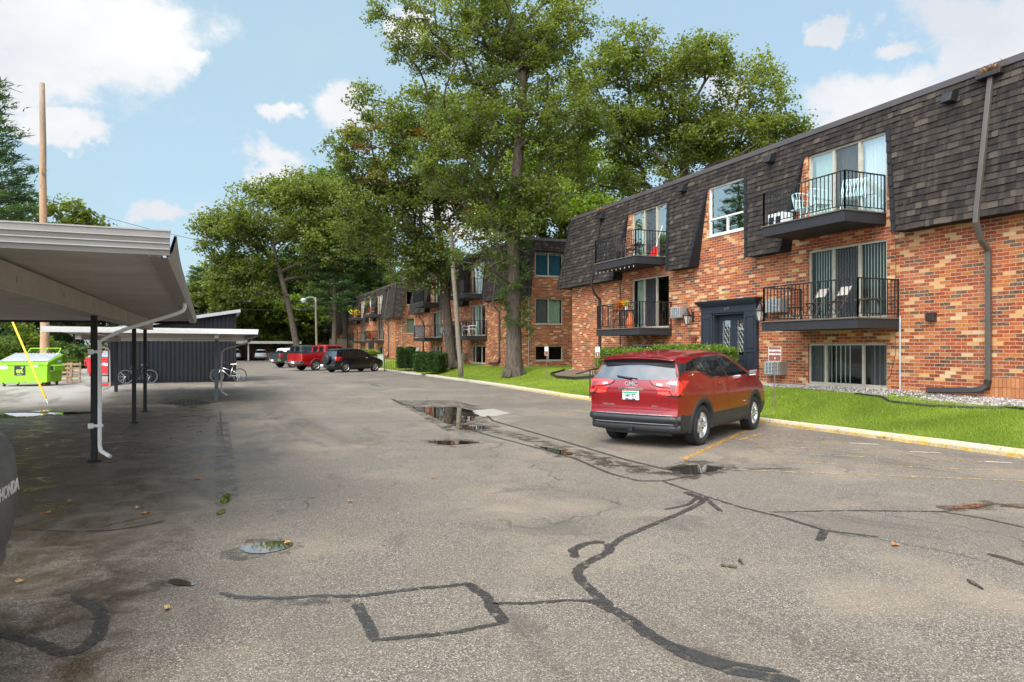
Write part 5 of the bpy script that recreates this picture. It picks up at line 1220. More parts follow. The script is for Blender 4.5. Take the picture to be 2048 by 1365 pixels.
class Car:
    def __init__(c, S, loc, rz, label, cat_, paint, group=None, name='parked_car', scale=(1, 1, 1)):
        c.S = S; c.t = thing(name, loc, rz, label, cat_, group); c.t.scale = scale
        ys, rows = make_body(S); c.rows = rows
        hole = S['wheels']; rh = S['r'] + .085
        body, clad, full = MB(), MB(), MB(); clz = S.get('clad', 0)
        def emit(q, mir):
            z = sum(p[2] for p in q) / 4; y = sum(p[1] for p in q) / 4; x = sum(abs(p[0]) for p in q) / 4
            full.face([(-p[0], p[1], p[2]) for p in q] if mir else q)
            if x > .5 and any((y - hy) ** 2 + (z - S['r']) ** 2 < rh * rh for hy in hole): return
            q2 = [(-p[0], p[1], p[2]) for p in q] if mir else q
            (clad if z < clz else body).face(q2[::-1] if mir else q2)
        allf = []
        for a, b in zip(rows, rows[1:]):
            for k in range(len(a) - 1):
                q = [a[k], a[k + 1], b[k + 1], b[k]]
                emit(q, False); emit(q, True)
        # closed ends
        for row, rear in ((rows[0], True), (rows[-1], False)):
            n = 16; L = [p for p in row]
            i0 = 4; i8 = 32  # ring indices: bottom edge .. roof edge
            gr = []
            for k in list(range(i0, i8 + 1)):
                p = L[k]; s_ = -1 if rear else 1
                gr.append([(p[0] * u, p[1] + s_ * .055 * (1 - abs(u) ** 2.6), p[2]) for u in np.linspace(-1, 1, n * 2 + 1)])
            xe = L[i8][0]; roof = L[i8:]; xs_ = [p[0] for p in roof][::-1]; zs_ = [p[2] for p in roof][::-1]; yy = [p[1] for p in roof][::-1]
            for f in (.5, 1.0):
                gr.append([(xe * u, (1 - f) * (L[i8][1] + (-1 if rear else 1) * .055 * (1 - abs(u) ** 2.6)) + f * np.interp(abs(xe * u), xs_, yy), (1 - f) * L[i8][2] + f * np.interp(abs(xe * u), xs_, zs_)) for u in np.linspace(-1, 1, n * 2 + 1)])
            for a, b in zip(gr, gr[1:]):
                for k in range(len(a) - 1):
                    q = [a[k], a[k + 1], b[k + 1], b[k]]; z = sum(p[2] for p in q) / 4
                    (clad if z < clz + .001 and rear else body).face(q); full.face(q)
        c.bvh = BVHTree.FromPolygons([Vector(v) for v in full.v], full.f)
        c.body = c.weld(body, 'car_body', paint)
        if clz: c.weld(clad, 'lower_cladding', M['clad'])
        # arches
        for hy in hole:
            for s_ in (-1, 1):
                am = MB(); rin, rout = S['r'] + .058, S['r'] + S.get('archw', .125); rowA = []
                for i in range(33):
                    a = R(-12) + (math.pi + R(24)) * i / 32; rr = []
                    for rad in (rin, (rin + rout) / 2, rout):
                        y, z = hy + rad * math.cos(a), S['r'] + rad * math.sin(a)
                        x = c.side(y, max(z, S['zb'] + .06)); x = (x if x is not None else W_(S)) 
                        rr.append((s_ * (x + (.012 if rad < rout else .003)), y, z))
                    y, z = hy + rin * math.cos(a), S['r'] + rin * math.sin(a)
                    rowA.append([(s_ * (abs(rr[0][0]) - .16), y, z)] + rr + [(s_ * (abs(rr[2][0]) - .02), rr[2][1], rr[2][2])])
                am.grid(rowA); am.build('wheel_arch', M['clad'] if clz else paint, c.t, smooth=True, recalc=False)
                well = MB(); rw = []
                for i in range(21):
                    a = R(-10) + R(200) * i / 20; rw.append([(s_ * (S['W'] / 2 - .12), hy + rin * math.cos(a), S['r'] + rin * math.sin(a)), (s_ * .42, hy + rin * math.cos(a), S['r'] + rin * math.sin(a))])
                well.grid(rw); well.face([r_[1] for r_ in rw]); well.build('wheel_well', M['black'], c.t, recalc=False)
                wheel_thing(c.t, s_ * (S['W'] / 2 - S.get('winset', .135)), hy, S['r'], s_, S.get('wstyle', 'double'), mat=S.get('wmat', 'alloy'))
        ub = MB(); ub.box(-.62, .62, S['y0'] + .25, S['y1'] - .2, S['zb'] - .03, S['zb'] + .05); ub.tube([(-.7, 0, S['r'] * .9), (.7, 0, S['r'] * .9)], .05, 8); ub.build('underbody', M['black'], c.t)
    def weld(c, mb, nm, mat):
        o = mb.build(nm, mat, c.t, smooth=True, recalc=False); bm = bmesh.new(); bm.from_mesh(o.data)
        bmesh.ops.remove_doubles(bm, verts=bm.verts, dist=.0006); bmesh.ops.recalc_face_normals(bm, faces=bm.faces)
        for e in bm.edges:
            if len(e.link_faces) == 2 and e.calc_face_angle(0) > R(38): e.smooth = False
        bm.to_mesh(o.data); bm.free(); return o
    def side(c, y, z):
        h = c.bvh.ray_cast(Vector((3, y, z)), Vector((-1, 0, 0))); return h[0].x if h[0] is not None else None
    def hit(c, o, d, off):
        h = c.bvh.ray_cast(Vector(o), Vector(d)); 
        return None if h[0] is None else h[0] - Vector(d) * off
    def patch(c, view, lo, hi, nm, mat, off=.004, nu=30, nv=8, s_=1, parent=None, label=None):
        """skin patch between two polylines (u, v): view R/L = (y,z), B = rear (x,z), F = front, T = top (x,y)"""
        lo, hi = np.array(lo, float), np.array(hi, float); mb = MB()
        def samp(P, t):
            d = np.r_[0, np.cumsum(np.hypot(*np.diff(P, axis=0).T))]; d /= d[-1]; return np.array([np.interp(t, d, P[:, 0]), np.interp(t, d, P[:, 1])])
        rows = []
        for i in range(nu + 1):
            a, b = samp(lo, i / nu), samp(hi, i / nu); r_ = []
            for j in range(nv + 1):
                u, v = a + (b - a) * j / nv
                o, d = {'S': ((3 * s_, u, v), (-s_, 0, 0)), 'B': ((u, -4, v), (0, 1, 0)), 'F': ((u, 9, v), (0, -1, 0)), 'T': ((u, v, 4), (0, 0, -1))}[view]
                p = c.hit(o, d, off); r_.append(None if p is None else tuple(p))
            rows.append(r_)
        mb.grid(rows); return mb.build(nm, mat, parent or c.t, smooth=True, recalc=False, label=label)
    def strip(c, view, pts, w_, nm, mat, off=.005, s_=1, parent=None):
        P = np.array(pts, float); lo, hi = [], []
        for i in range(len(P)):
            d = P[min(i + 1, len(P) - 1)] - P[max(0, i - 1)]; d /= np.hypot(*d); q = np.array([-d[1], d[0]]) * w_ / 2; lo.append(P[i] - q); hi.append(P[i] + q)
        return c.patch(view, lo, hi, nm, mat, off, nu=max(8, len(P) * 5), nv=2, s_=s_, parent=parent)
def W_(S): return S['W'] / 2
def mirror_box(t, mat, x, y, z, paint, s_):
    mb = MB(); mb.hexa([(x, y - .05, z - .01), (x + s_ * .20, y - .10, z), (x + s_ * .20, y + .02, z), (x, y + .05, z - .01), (x, y - .05, z + .12), (x + s_ * .19, y - .10, z + .15), (x + s_ * .19, y + .02, z + .14), (x, y + .05, z + .12)])
    o = mb.build('wing_mirror', paint, t, bevel=.03); gl = MB(); gl.face([(x + s_ * .03, y - .075, z + .02), (x + s_ * .175, y - .108, z + .03), (x + s_ * .17, y - .106, z + .13), (x + s_ * .03, y - .07, z + .115)]); gl.build('mirror_glass', M['chrome'], o, recalc=False)
    st = MB(); st.box(min(x, x - s_ * .12), max(x, x - s_ * .12), y - .03, y + .03, z + .0, z + .04); st.build('mirror_arm', M['black'], o)
RXC = Matrix.Rotation(R(90), 4, 'X')
def suv_details(c, glassR, belt, paint, doors=True, handles=((1.0, .98), (1.95, .96)), screen=None):
    for s_ in (1, -1):
        for k, (lo, hi) in enumerate(glassR): 
            c.patch('S', lo, hi, 'side_window', M['carglass'], .003, s_=s_)
        if doors:
            for ln in doors: c.strip('S', ln, .010, 'door_gap', M['black'], .002, s_=s_)
            for hy, hz in handles:
                x = c.side(hy, hz); mb = MB(); mb.box(*sorted((s_ * (x + .005), s_ * (x + .035))), hy - .09, hy + .09, hz - .014, hz + .016); mb.build('door_handle', paint, c.t, bevel=.012)

# ---- red SUV (subject)
S = dict(y0=-.93, y1=3.66, W=1.85, zb=.24, r=.358, wheels=(0, 2.78), roofw=.765, clad=.575, winset=.135, taper=.06, archw=.145,
         top=[(-.95, 1.565), (-.7, 1.605), (0, 1.66), (.8, 1.69), (1.3, 1.68), (1.75, 1.62), (2.15, 1.47), (2.62, 1.28), (2.8, 1.245), (3.3, 1.17), (3.55, 1.09), (3.7, .97)],
         belt=[(-.95, 1.27), (-.2, 1.31), (.15, 1.25), (.5, 1.195), (2.4, 1.18), (3.0, 1.10), (3.7, .90)],
         tail=[(.2, .12), (.45, .02), (.60, .0), (.70, .04), (.95, .0), (1.10, .02), (1.18, .06), (1.42, .21), (1.50, .25), (1.54, .12), (1.58, .08), (1.7, .15)], nose=[(.2, .12), (.5, 0), (.8, .03), (1.0, .12), (1.2, .25), (1.7, .3)])
car_rz = -math.atan2(.860, .511)
cX, cY = CY * 2.69 + SY * 13.05, -SY * 2.69 + CY * 13.05
c = Car(S, (cX, cY, 0), car_rz, 'shiny red SUV parked with its back to the drive, in front of the nearest block', 'car', PAINT['red'], 'vehicles parked in the lot', scale=(1.0, 1.055, 1.0))
t = c.t
M['lens_dark'] = simple('smoked_red_lens', (.16, .004, .004), .1, coat=1, noise=.05); M['lens_bright'] = simple('bright_red_lens', (.75, .03, .015), .12, coat=1, noise=.03)
c.patch('B', [(-.80, 1.19), (0, 1.175), (.80, 1.19)], [(-.70, 1.425), (0, 1.45), (.70, 1.425)], 'rear_window', M['rear_glass'], .004, 36, 10)
c.patch('B', [(-.71, 1.427), (0, 1.452), (.71, 1.427)], [(-.68, 1.515), (0, 1.54), (.68, 1.515)], 'spoiler_panel', M['black'], .006, 36, 6)
mb = MB(); rows = []
for i in range(41):
    u = -1 + 2 * i / 40; x = u * .70; y = -.93 + .10 + .05 * abs(u) ** 3; zz = 1.60 - .045 * abs(u) ** 2.4
    rows.append([(x, y + .30, zz + .012), (x, y + .12, zz - .004), (x, y - .01, zz - .028), (x, y - .015, zz - .045), (x, y + .05, zz - .058)])
mb.grid(rows); mb.build('roof_spoiler', PAINT['red'], t, smooth=True, recalc=False)
sw = [([(-.60, 1.335), (-.2, 1.33), (.08, 1.30)], [(-.42, 1.475), (-.1, 1.53), (.0, 1.545)]),
      ([(.15, 1.285), (.40, 1.215)], [(.055, 1.55), (.10, 1.555)]), ([(.44, 1.212), (1.12, 1.205)], [(.14, 1.56), (.94, 1.59)]), ([(1.24, 1.205), (2.36, 1.195)], [(1.02, 1.59), (1.45, 1.575), (1.80, 1.485)])]
suv_details(c, sw, None, PAINT['red'], doors=[[(.30, .62), (.50, .85), (.46, 1.18)], [(1.17, .60), (1.20, .9), (1.18, 1.19)], [(2.30, .60), (2.40, .9), (2.44, 1.17)]], handles=((.78, 1.075), (1.78, 1.065)))
for s_ in (1, -1):
    c.patch('S', [(-.86, 1.22), (-.62, 1.34)], [(-.72, 1.50), (-.46, 1.46)], 'quarter_panel_gloss', M['black'], .005, 10, 6, s_=s_)
    c.strip('S', [(-.62, 1.325), (-.2, 1.315), (.06, 1.29), (.22, 1.24), (.42, 1.20), (1.3, 1.19), (2.40, 1.18)], .014, 'window_trim', M['chrome'], .007, s_=s_)
    c.strip('S', [(-.62, 1.33), (-.43, 1.49), (0, 1.56), (.9, 1.605), (1.4, 1.59), (1.82, 1.50), (2.40, 1.19)], .014, 'window_trim', M['chrome'], .007, s_=s_)
    for q, w_ in (([(.115, 1.30), (.03, 1.56)], .045), ([(.42, 1.21), (.12, 1.56)], .02), ([(1.18, 1.20), (.98, 1.60)], .075)): c.strip('S', q, w_, 'window_pillar', M['black'], .005, s_=s_)
    X = lambda x: s_ * x * .955
    c.patch('S', [(-.97, .93), (-.86, .955), (-.76, 1.05)], [(-.95, 1.185), (-.84, 1.175), (-.74, 1.11)], 'tail_light', M['lens_bright'], .012, s_=s_)
    c.strip('S', [(-.95, .915), (-.84, .94), (-.745, 1.04), (-.73, 1.12), (-.84, 1.19)], .014, 'lamp_surround', M['black'], .009, s_=s_)
    c.patch('B', [(X(.905), .935), (X(.84), .93), (X(.77), .97), (X(.745), 1.01)], [(X(.915), 1.175), (X(.86), 1.18), (X(.74), 1.18), (X(.64), 1.175)], 'tail_light', M['lens_bright'], .010)
    c.patch('B', [(X(.76), 1.075), (X(.58), 1.08), (X(.46), 1.10), (X(.37), 1.155)], [(X(.76), 1.175), (X(.60), 1.178), (X(.5), 1.178), (X(.38), 1.175)], 'tail_light', M['lens_bright'], .008)
    c.patch('B', [(X(.84), 1.0), (X(.80), 1.0)], [(X(.85), 1.15), (X(.70), 1.15)], 'lamp_core', M['lens_dark'], .0125, 8, 8)
    c.strip('B', [(X(.36), 1.165), (X(.43), 1.095), (X(.58), 1.065), (X(.755), 1.06), (X(.735), .99), (X(.80), .925), (X(.90), .915)], .022, 'lamp_surround', M['black'], .012)
    c.patch('B', [(X(.60), 1.09), (X(.50), 1.10)], [(X(.60), 1.125), (X(.49), 1.13)], 'reversing_lamp', M['white'], .011, 6, 3)
    c.strip('B', [(X(.725), .985), (X(.735), .80), (X(.70), .665), (X(.58), .635)], .008, 'tailgate_gap', M['black'], .003)
    mirror_box(t, None, s_ * (c.side(2.3, 1.17) + .06), 2.28, 1.16, PAINT['red'], s_)
    c.patch('F', [(X(.5), .88), (X(.85), .90)], [(X(.55), .97), (X(.85), 1.03)], 'headlight', M['chrome'], .006)
    c.strip('S', [(-.3, 1.612), (.6, 1.645), (1.3, 1.64)], .016, 'roof_moulding', M['black'], .004, s_=s_)
c.strip('B', [(-.58, .635), (0, .628), (.58, .635)], .008, 'tailgate_gap', M['black'], .003)
def rear_y(x, z): return c.hit((x, -4, z), (0, 1, 0), 0).y
def bumper(nm, z0, z1, out_, mat, wfac=1.0, belly=.010):
    mb = MB(); rows = []
    for i in range(61):
        u = -1 + 2 * i / 60; x = u * .875 * wfac; yb = -.985 + .05 * abs(u) ** 2.6 + .55 * max(0, abs(u) - .84) ** 1.25 - out_
        rows.append([(x, yb + .08, z0), (x, yb + .012, z0 + .012), (x * 1.006, yb - belly, z0 + (z1 - z0) * .45), (x, yb + .004, z1 - .015), (x, yb + .05, z1)])
    mb.grid(rows); return mb.build(nm, mat, t, smooth=True, recalc=False)
bumper('rear_bumper', .455, .585, .004, M['clad']); bumper('bumper_lip', .583, .603, .018, M['alloy'], .93, .0); bumper('lower_valance', .29, .452, -.04, M['clad'], .97)
bumper('skid_trim', .43, .444, .0, simple('dull_silver', (.16, .16, .16), .5), .93, 0)
mb = MB(); mb.tube([(0, -1.0, .33), (0, -.85, .33)], .03, sq=(.07, .07)); mb.build('tow_hitch', M['iron'], t)
mb = MB(); y = rear_y(0, 1.03) - .012; mb.hexa([(-.245, y, 1.0), (.245, y, 1.0), (.20, y + .03, 1.0), (-.20, y + .03, 1.0), (-.225, y - .03, 1.05), (.225, y - .03, 1.05), (.2, y + .03, 1.055), (-.2, y + .03, 1.055)]); mb.build('tailgate_bar', M['chrome'], t, bevel=.008)
y = rear_y(0, .90) - .006
mb = MB(); mb.box(-.155, .155, y - .012, y + .03, .835, .985); pl = mb.build('number_plate', M['plate'], t, bevel=.003)
mb = MB(); mb.box(-.145, .125, y - .0135, y - .0125, .945, .978); mb.build('plate_band', M['plate_green'], pl)
text_part('plate_number', '1MY E72', .080, Matrix.Translation((0, y - .0135, .905)) @ RXC, M['navy'], pl, bold=.0022, xs=.74); mb = MB(); mb.box(-.10, .10, y - .0145, y - .0125, .838, .862); mb.build('dealer_strip', M['black'], pl)
text_part('lettering', 'MARSH', .024, Matrix.Translation((0, y - .016, .85)) @ RXC, M['white'], pl)
text_part('badge_lettering', 'GMC', .10, Matrix.Translation((0, rear_y(0, 1.11) - .012, 1.11)) @ RXC, M['chrome'], t, bold=.003, ext=.006, xs=1.1)
text_part('badge_lettering', 'TERRAIN', .044, Matrix.Translation((-.46, rear_y(-.46, .735) - .010, .735)) @ RXC, M['chrome'], t, xs=1.4)
text_part('badge_lettering', 'AWD', .040, Matrix.Translation((.44, rear_y(.44, .735) - .010, .735)) @ RXC, M['chrome'], t, xs=1.3)
RSD = Matrix(((0, 0, 1, 0), (1, 0, 0, 0), (0, 1, 0, 0), (0, 0, 0, 1)))
text_part('badge_lettering', 'SLE', .042, Matrix.Translation((c.side(-.35, 1.25) + .012, -.42, 1.27)) @ RSD, M['chrome'], t)
text_part('badge_lettering', 'TERRAIN', .038, Matrix.Translation((c.side(2.0, .66) + .006, 2.05, .66)) @ RSD, M['chrome'], t)
mb = MB(); mb.tube([(-.02, rear_y(-.02, 1.2) - .025, 1.205), (-.30, rear_y(-.3, 1.235) - .02, 1.24)], .016, 6); mb.tube([(.10, rear_y(.10, 1.2) - .015, 1.20), (-.32, rear_y(-.32, 1.24) - .012, 1.245)], .009, 5); mb.build('rear_wiper', M['black'], t)
mb = MB(); mb.hexa([(-.03, -.45, 1.635), (.03, -.45, 1.635), (.015, -.2, 1.655), (-.015, -.2, 1.655), (-.006, -.45, 1.715), (.006, -.45, 1.715), (.004, -.26, 1.665), (-.004, -.26, 1.665)]); mb.build('roof_aerial', PAINT['red'], t, bevel=.006)
c.patch('T', [(-.66, 2.56), (0, 2.66), (.66, 2.56)], [(-.55, 1.82), (0, 1.76), (.55, 1.82)], 'windscreen', M['carglass'], .004, 24, 14)

# ---- generic other vehicles
def suv_generic(loc, rz, label, paint, spare=False, group='vehicles parked in the lot', glass_tail=True, L=3.45, H=1.68, W=1.8, cat_='car', rear_only=False, clad=0):
    S = dict(y0=-.85, y1=L, W=W, zb=.24, r=.345, wheels=(0, 2.62), roofw=.77, clad=clad, taper=.12, ny=60,
             top=[(-.9, H - .08), (-.6, H - .03), (.5, H), (1.2, H - .02), (1.7, H - .13), (2.4, 1.12), (2.6, 1.07), (3.1, .98), (3.5, .82)], belt=[(-.9, 1.05), (2.4, 1.0), (3.5, .78)],
             tail=[(.2, .08), (.5, 0), (.95, .02), (1.02, .06), (H - .2, .26), (H, .2)], nose=[(.2, .1), (.5, 0), (.8, .05), (1.0, .2), (1.7, .3)])
    c = Car(S, loc, rz, label, cat_, paint, group)
    c.patch('B', [(-.66, 1.05), (.66, 1.05)], [(-.55, H - .22), (.55, H - .22)], 'rear_window', M['carglass'], .004, 20, 6)
    suv_details(c, [([(-.55, 1.10), (.05, 1.08)], [(-.40, H - .22), (.05, H - .19)]), ([(.14, 1.08), (.95, 1.05)], [(.14, H - .185), (.92, H - .15)]), ([(1.03, 1.05), (2.15, 1.02)], [(1.0, H - .15), (1.35, H - .17), (1.62, H - .28)])], None, paint,
                doors=[[(.1, .5), (.1, 1.05)], [(.99, .4), (.99, 1.04)], [(2.1, .4), (2.15, 1.0)]])
    c.patch('T', [(-.6, 2.36), (.6, 2.36)], [(-.52, 1.74), (.52, 1.74)], 'windscreen', M['carglass'], .004, 16, 10)
    for s_ in (1, -1):
        c.patch('B', [(s_ * .86, .82), (s_ * .70, .82)], [(s_ * .84, 1.12), (s_ * .72, 1.10)], 'tail_light', M['taillight'], .01, 6, 6)
        c.patch('S', [(-.84, .85), (-.66, .92)], [(-.80, 1.10), (-.64, 1.04)], 'tail_light', M['taillight'], .01, 6, 6, s_=s_)
        mirror_box(c.t, None, s_ * (c.side(2.1, 1.02) + .05), 2.05, 1.02, paint, s_)
    mb = MB(); mb.box(-.80, .80, -.99, -.80, .40, .56); mb.build('rear_bumper', paint if not clad else M['clad'], c.t, bevel=.05)
    mb = MB(); xx = -.55 if spare else 0; mb.box(xx - .16, xx + .16, -1.0 if spare else -.93, -.90 + .02, .62, .76) if not spare else mb.box(-.72, -.42, -1.005, -.985, .42, .56); mb.build('number_plate', M['plate'], c.t)
    if spare:
        Mx = Matrix.Translation((-.08, -.98, .90)) @ Matrix.Rotation(R(90), 4, 'X'); mb = MB(); mb.lathe([(.20, -.10), (.335, -.08), (.35, -.02), (.35, .06), (.33, .10), (.26, .118), (.001, .12)], 36, M=Mx); mb.build('spare_wheel_cover', M['black'], c.t, smooth=True)
    return c
rear_heading = -math.atan2(.873, .489)
ccb = suv_generic((7.78, 50.1, 0), rear_heading, 'black SUV with a covered spare wheel on its tailgate, parked right of the red pickup', PAINT['black'], True)
def pickup(loc, rz, label, paint, group='vehicles parked in the lot', letters=None):
    S = dict(y0=-1.2, y1=4.65, W=2.02, zb=.42, r=.40, wheels=(0, 3.70), roofw=.72, clad=0, taper=.06, ny=70, flat_tail=True,
             top=[(-1.3, 1.32), (.88, 1.32), (.93, 1.86), (1.1, 1.93), (2.2, 1.94), (2.6, 1.86), (3.2, 1.38), (3.4, 1.33), (4.3, 1.25), (4.7, 1.1)], belt=[(-1.3, 1.26), (3.2, 1.25), (4.7, 1.0)],
             tail=[(.2, 0), (2, 0)], nose=[(.2, .1), (.6, 0), (1.1, .05), (1.9, .2)])
    c = Car(S, loc, rz, label, 'pickup truck', paint, group, name='pickup_truck')
    c.patch('B', [(-.62, 1.40), (.62, 1.40)], [(-.60, 1.80), (.60, 1.80)], 'rear_window', M['carglass'], .01, 14, 5)
    for s_ in (1, -1):
        c.patch('S', [(1.15, 1.36), (2.0, 1.35)], [(1.2, 1.80), (2.0, 1.82)], 'side_window', M['carglass'], .004, s_=s_); c.patch('S', [(2.08, 1.35), (3.05, 1.32)], [(2.08, 1.82), (2.5, 1.79)], 'side_window', M['carglass'], .004, s_=s_)
        c.patch('B', [(s_ * .95, .86), (s_ * .80, .86)], [(s_ * .94, 1.24), (s_ * .80, 1.24)], 'tail_light', M['taillight'], .01, 5, 5)
        c.strip('S', [(1.05, .55), (1.05, 1.28)], .02, 'door_gap', M['black'], .003, s_=s_)
        c.strip('B', [(s_ * .78, .80), (s_ * .78, 1.28)], .012, 'tailgate_gap', M['black'], .003)
    mb = MB(); mb.box(-.9, .9, -1.30, .86, 1.345, 1.36); mb.build('bed_cover', M['black'], c.t, bevel=.01)
    mb = MB(); mb.box(-.98, -.3, -1.42, -1.16, .56, .74); mb.box(.3, .98, -1.42, -1.16, .56, .74); mb.box(-.29, .29, -1.36, -1.16, .53, .66); mb.build('rear_bumper', M['chrome'] if paint is not PAINT['white'] else M['white'], c.t, bevel=.03)
    mb = MB(); mb.box(-.16, .16, -1.375, -1.362, .56, .70); mb.build('number_plate', M['plate'], c.t)
    if letters: text_part('badge_lettering', letters, .2, Matrix.Translation((0, -1.27, 1.10)) @ RXC, M['chrome'], c.t, bold=.004)
    c.patch('T', [(-.7, 3.12), (.7, 3.12)], [(-.6, 2.66), (.6, 2.66)], 'windscreen', M['carglass'], .004, 12, 8)
    return c
pickup((6.26, 54.7, 0), rear_heading, 'bright red pickup truck between the grey pickup and the black SUV', PAINT['truck_red'])
pickup((5.4, 63.5, 0), rear_heading, 'dark grey pickup truck with lettered tailgate, left of the red pickup', PAINT['grey'], letters='GMC')
suv_generic((5.85, 68.6, 0), rear_heading, 'white car almost hidden behind the grey pickup', PAINT['white'])
suv_generic((5.36 - .1, 99.6, 0), R(-4), 'silver hatchback under the far carport, nearest the grey pickup', PAINT['silver'], H=1.52)
suv_generic((2.0, 100.2, 0), R(-4), 'silver car under the far carport, beside the right edge of the dark shed', PAINT['silver'], H=1.6)

# ---- SUV at the left picture edge: only its spare-wheel cover reaches into view
c = suv_generic((-2.2, 4.44, 0), R(90), 'grey SUV at the left picture edge, showing only its lettered spare-wheel cover', PAINT['grey'], False, H=1.66, W=1.76)
for ch in list(kids(c.t)):
    if ch.name.startswith('number_plate'): bpy.data.objects.remove(ch)
m = new_mat('scuffed_vinyl'); g = NG(m); f = g.noise(g.mapv(g.tc(), (1, 1, 3)), 6, 6, .7); g.P(col=g.mix(g.rng(f, .35, .7), (.05, .05, .052), (.10, .098, .096)), rough=.42); g.bump(f, .25, .01); M['vinyl'] = m
# car local frame: rear faces world +X; cover disc axis along car -y
Mx = Matrix.Translation((0, -1.03, .975)) @ Matrix.Rotation(R(90), 4, 'X')
mb = MB(); mb.lathe([(.25, -.12), (.325, -.10), (.345, -.06), (.347, .03), (.338, .075), (.318, .108), (.30, .120), (.285, .118), (.275, .126), (.10, .138), (.001, .14)], 64, M=Mx); cv = mb.build('spare_wheel_cover', M['vinyl'], c.t, smooth=True)
text_part('lettering', 'HONDA', .092, Matrix.Translation((0.055, -1.168, .985)) @ RXC, simple('cream_print', (.55, .50, .44), .6), cv, bold=.003, ext=.002, xs=1.1)
# ------------------------------------------------------------------ trees and shrubs
def leaves_mesh(name, C, per, spread, size, mat, seed, flat=.7, needle=False, tint_lo=.15, tint_hi=.85, parent=None, ctint=None, asp=.5):
    """leaf-sized quads scattered round cluster centres C"""
    rg = np.random.default_rng(seed); n = len(C) * per
    base = np.repeat(np.asarray(C, float), per, axis=0)
    off = rg.normal(0, 1, (n, 3)); r_ = np.linalg.norm(off, axis=1, keepdims=True); off = off / r_ * np.minimum(r_, 2.0) * spread * .62; off[:, 2] *= flat
    # small twigs inside a cluster: leaves gather along them
    k = max(1, per // 7); tw = rg.normal(0, 1, (len(C) * 7, 3)); tw /= np.linalg.norm(tw, axis=1, keepdims=True); tw[:, 2] = tw[:, 2] * .6 + .12
    ti = (np.repeat(np.arange(len(C)), per) * 7 + rg.integers(0, 7, n)); off = tw[ti] * (rg.uniform(.15, 1.05, (n, 1)) * spread) + off * .28
    P = base + off
    d = rg.normal(0, 1, (n, 3)); d[:, 2] = d[:, 2] * .55 - .25; d /= np.linalg.norm(d, axis=1, keepdims=True)
    nn = rg.normal(0, 1, (n, 3)); nn[:, 2] = np.abs(nn[:, 2]) + .6; s_ = np.cross(d, nn); s_ /= np.linalg.norm(s_, axis=1, keepdims=True)
    L = (size * rg.uniform(.6, 1.35, n))[:, None]; wv = L * (asp if not needle else .09)
    V = np.stack([P, P + d * L * .45 + s_ * wv, P + d * L, P + d * L * .45 - s_ * wv], 1)
    ct = rg.uniform(tint_lo, tint_hi, len(C)) if ctint is None else np.asarray(ctint)
    t = np.clip(np.repeat(ct, per) + rg.normal(0, .16, n), 0, 1)
    o = raw_mesh(name, V.reshape(-1, 3), np.arange(n * 4).reshape(n, 4), t, mat); o.parent = parent; return o
def skeleton(base, top, r0, clusters, seed, bend=.5, nodes=14, first=.3, wob=.25):
    """trunk plus limbs reaching every cluster; returns MB of tapering tubes"""
    rr = random.Random(seed); B, Tp = Vector(base), Vector(top); trunk = []
    for i in range(nodes + 1):
        f = i / nodes; p = B.lerp(Tp, f) + Vector((math.sin(f * 5 + seed) * wob * f, math.cos(f * 4 + seed * 2) * wob * f, 0)); trunk.append(p)
    P = [p for p in trunk]; par = [-1] + list(range(nodes)); start = int(nodes * first)
    cand = list(range(start, nodes + 1)); Pn = np.array([tuple(p) for p in P])
    order = sorted(range(len(clusters)), key=lambda i: math.hypot(clusters[i][0] - B.x, clusters[i][1] - B.y) + .25 * clusters[i][2])
    usable = np.zeros(len(P), bool); usable[start:] = True
    arr = [tuple(p) for p in P]; us = list(usable); chains = [list(range(nodes + 1))]; tips = []
    for ci in order:
        c = np.array(clusters[ci]); A = np.array(arr); d = A - c; dist = np.sqrt((d ** 2).sum(1)); cost = dist + 1.3 * np.maximum(0, d[:, 2] + .30 * dist) ; cost[~np.array(us)] = 1e9
        q = int(cost.argmin()); a, b = Vector(arr[q]), Vector(c); L = (b - a).length; k = max(2, min(6, int(L / .8)))
        ctrl = a.lerp(b, .5) + Vector((rr.gauss(0, .06), rr.gauss(0, .06), -.10 if a.z > b.z else .10)) * L
        chain = [q]
        for i in range(1, k + 1):
            f = i / k; p = a * (1 - f) ** 2 + ctrl * 2 * f * (1 - f) + b * f * f; arr.append(tuple(p)); par.append(chain[-1]); us.append(True); chain.append(len(arr) - 1)
        chains.append(chain); tips.append(chain[-1])
    n = len(arr); w_ = np.zeros(n)
    for t_ in tips: w_[t_] = 1
    kidsn = [[] for _ in range(n)]
    for i in range(n - 1, 0, -1): w_[par[i]] += w_[i]
    tot = max(w_[0], 1); rad = r0 * (np.maximum(w_, .6) / tot) ** .47
    for i in range(nodes + 1): rad[i] = max(rad[i], r0 * (1 - .62 * i / nodes) * .55); 
    for i in range(nodes + 1): rad[i] = min(rad[i], r0 * (1.0 - .5 * i / nodes))
    rad[0] = r0 * 1.32; rad[1] = min(rad[1], r0 * .98)
    mb = MB()
    for j, ch in enumerate(chains):
        r_ = [max(.010, float(rad[i])) for i in ch]
        if j > 0: r_[0] = min(r_[0], r_[1] * 1.35)
        mb.tube([arr[i] for i in ch], r_, 12 if j == 0 else (6 if r_[0] > .06 else 4), cap=False)
    return mb
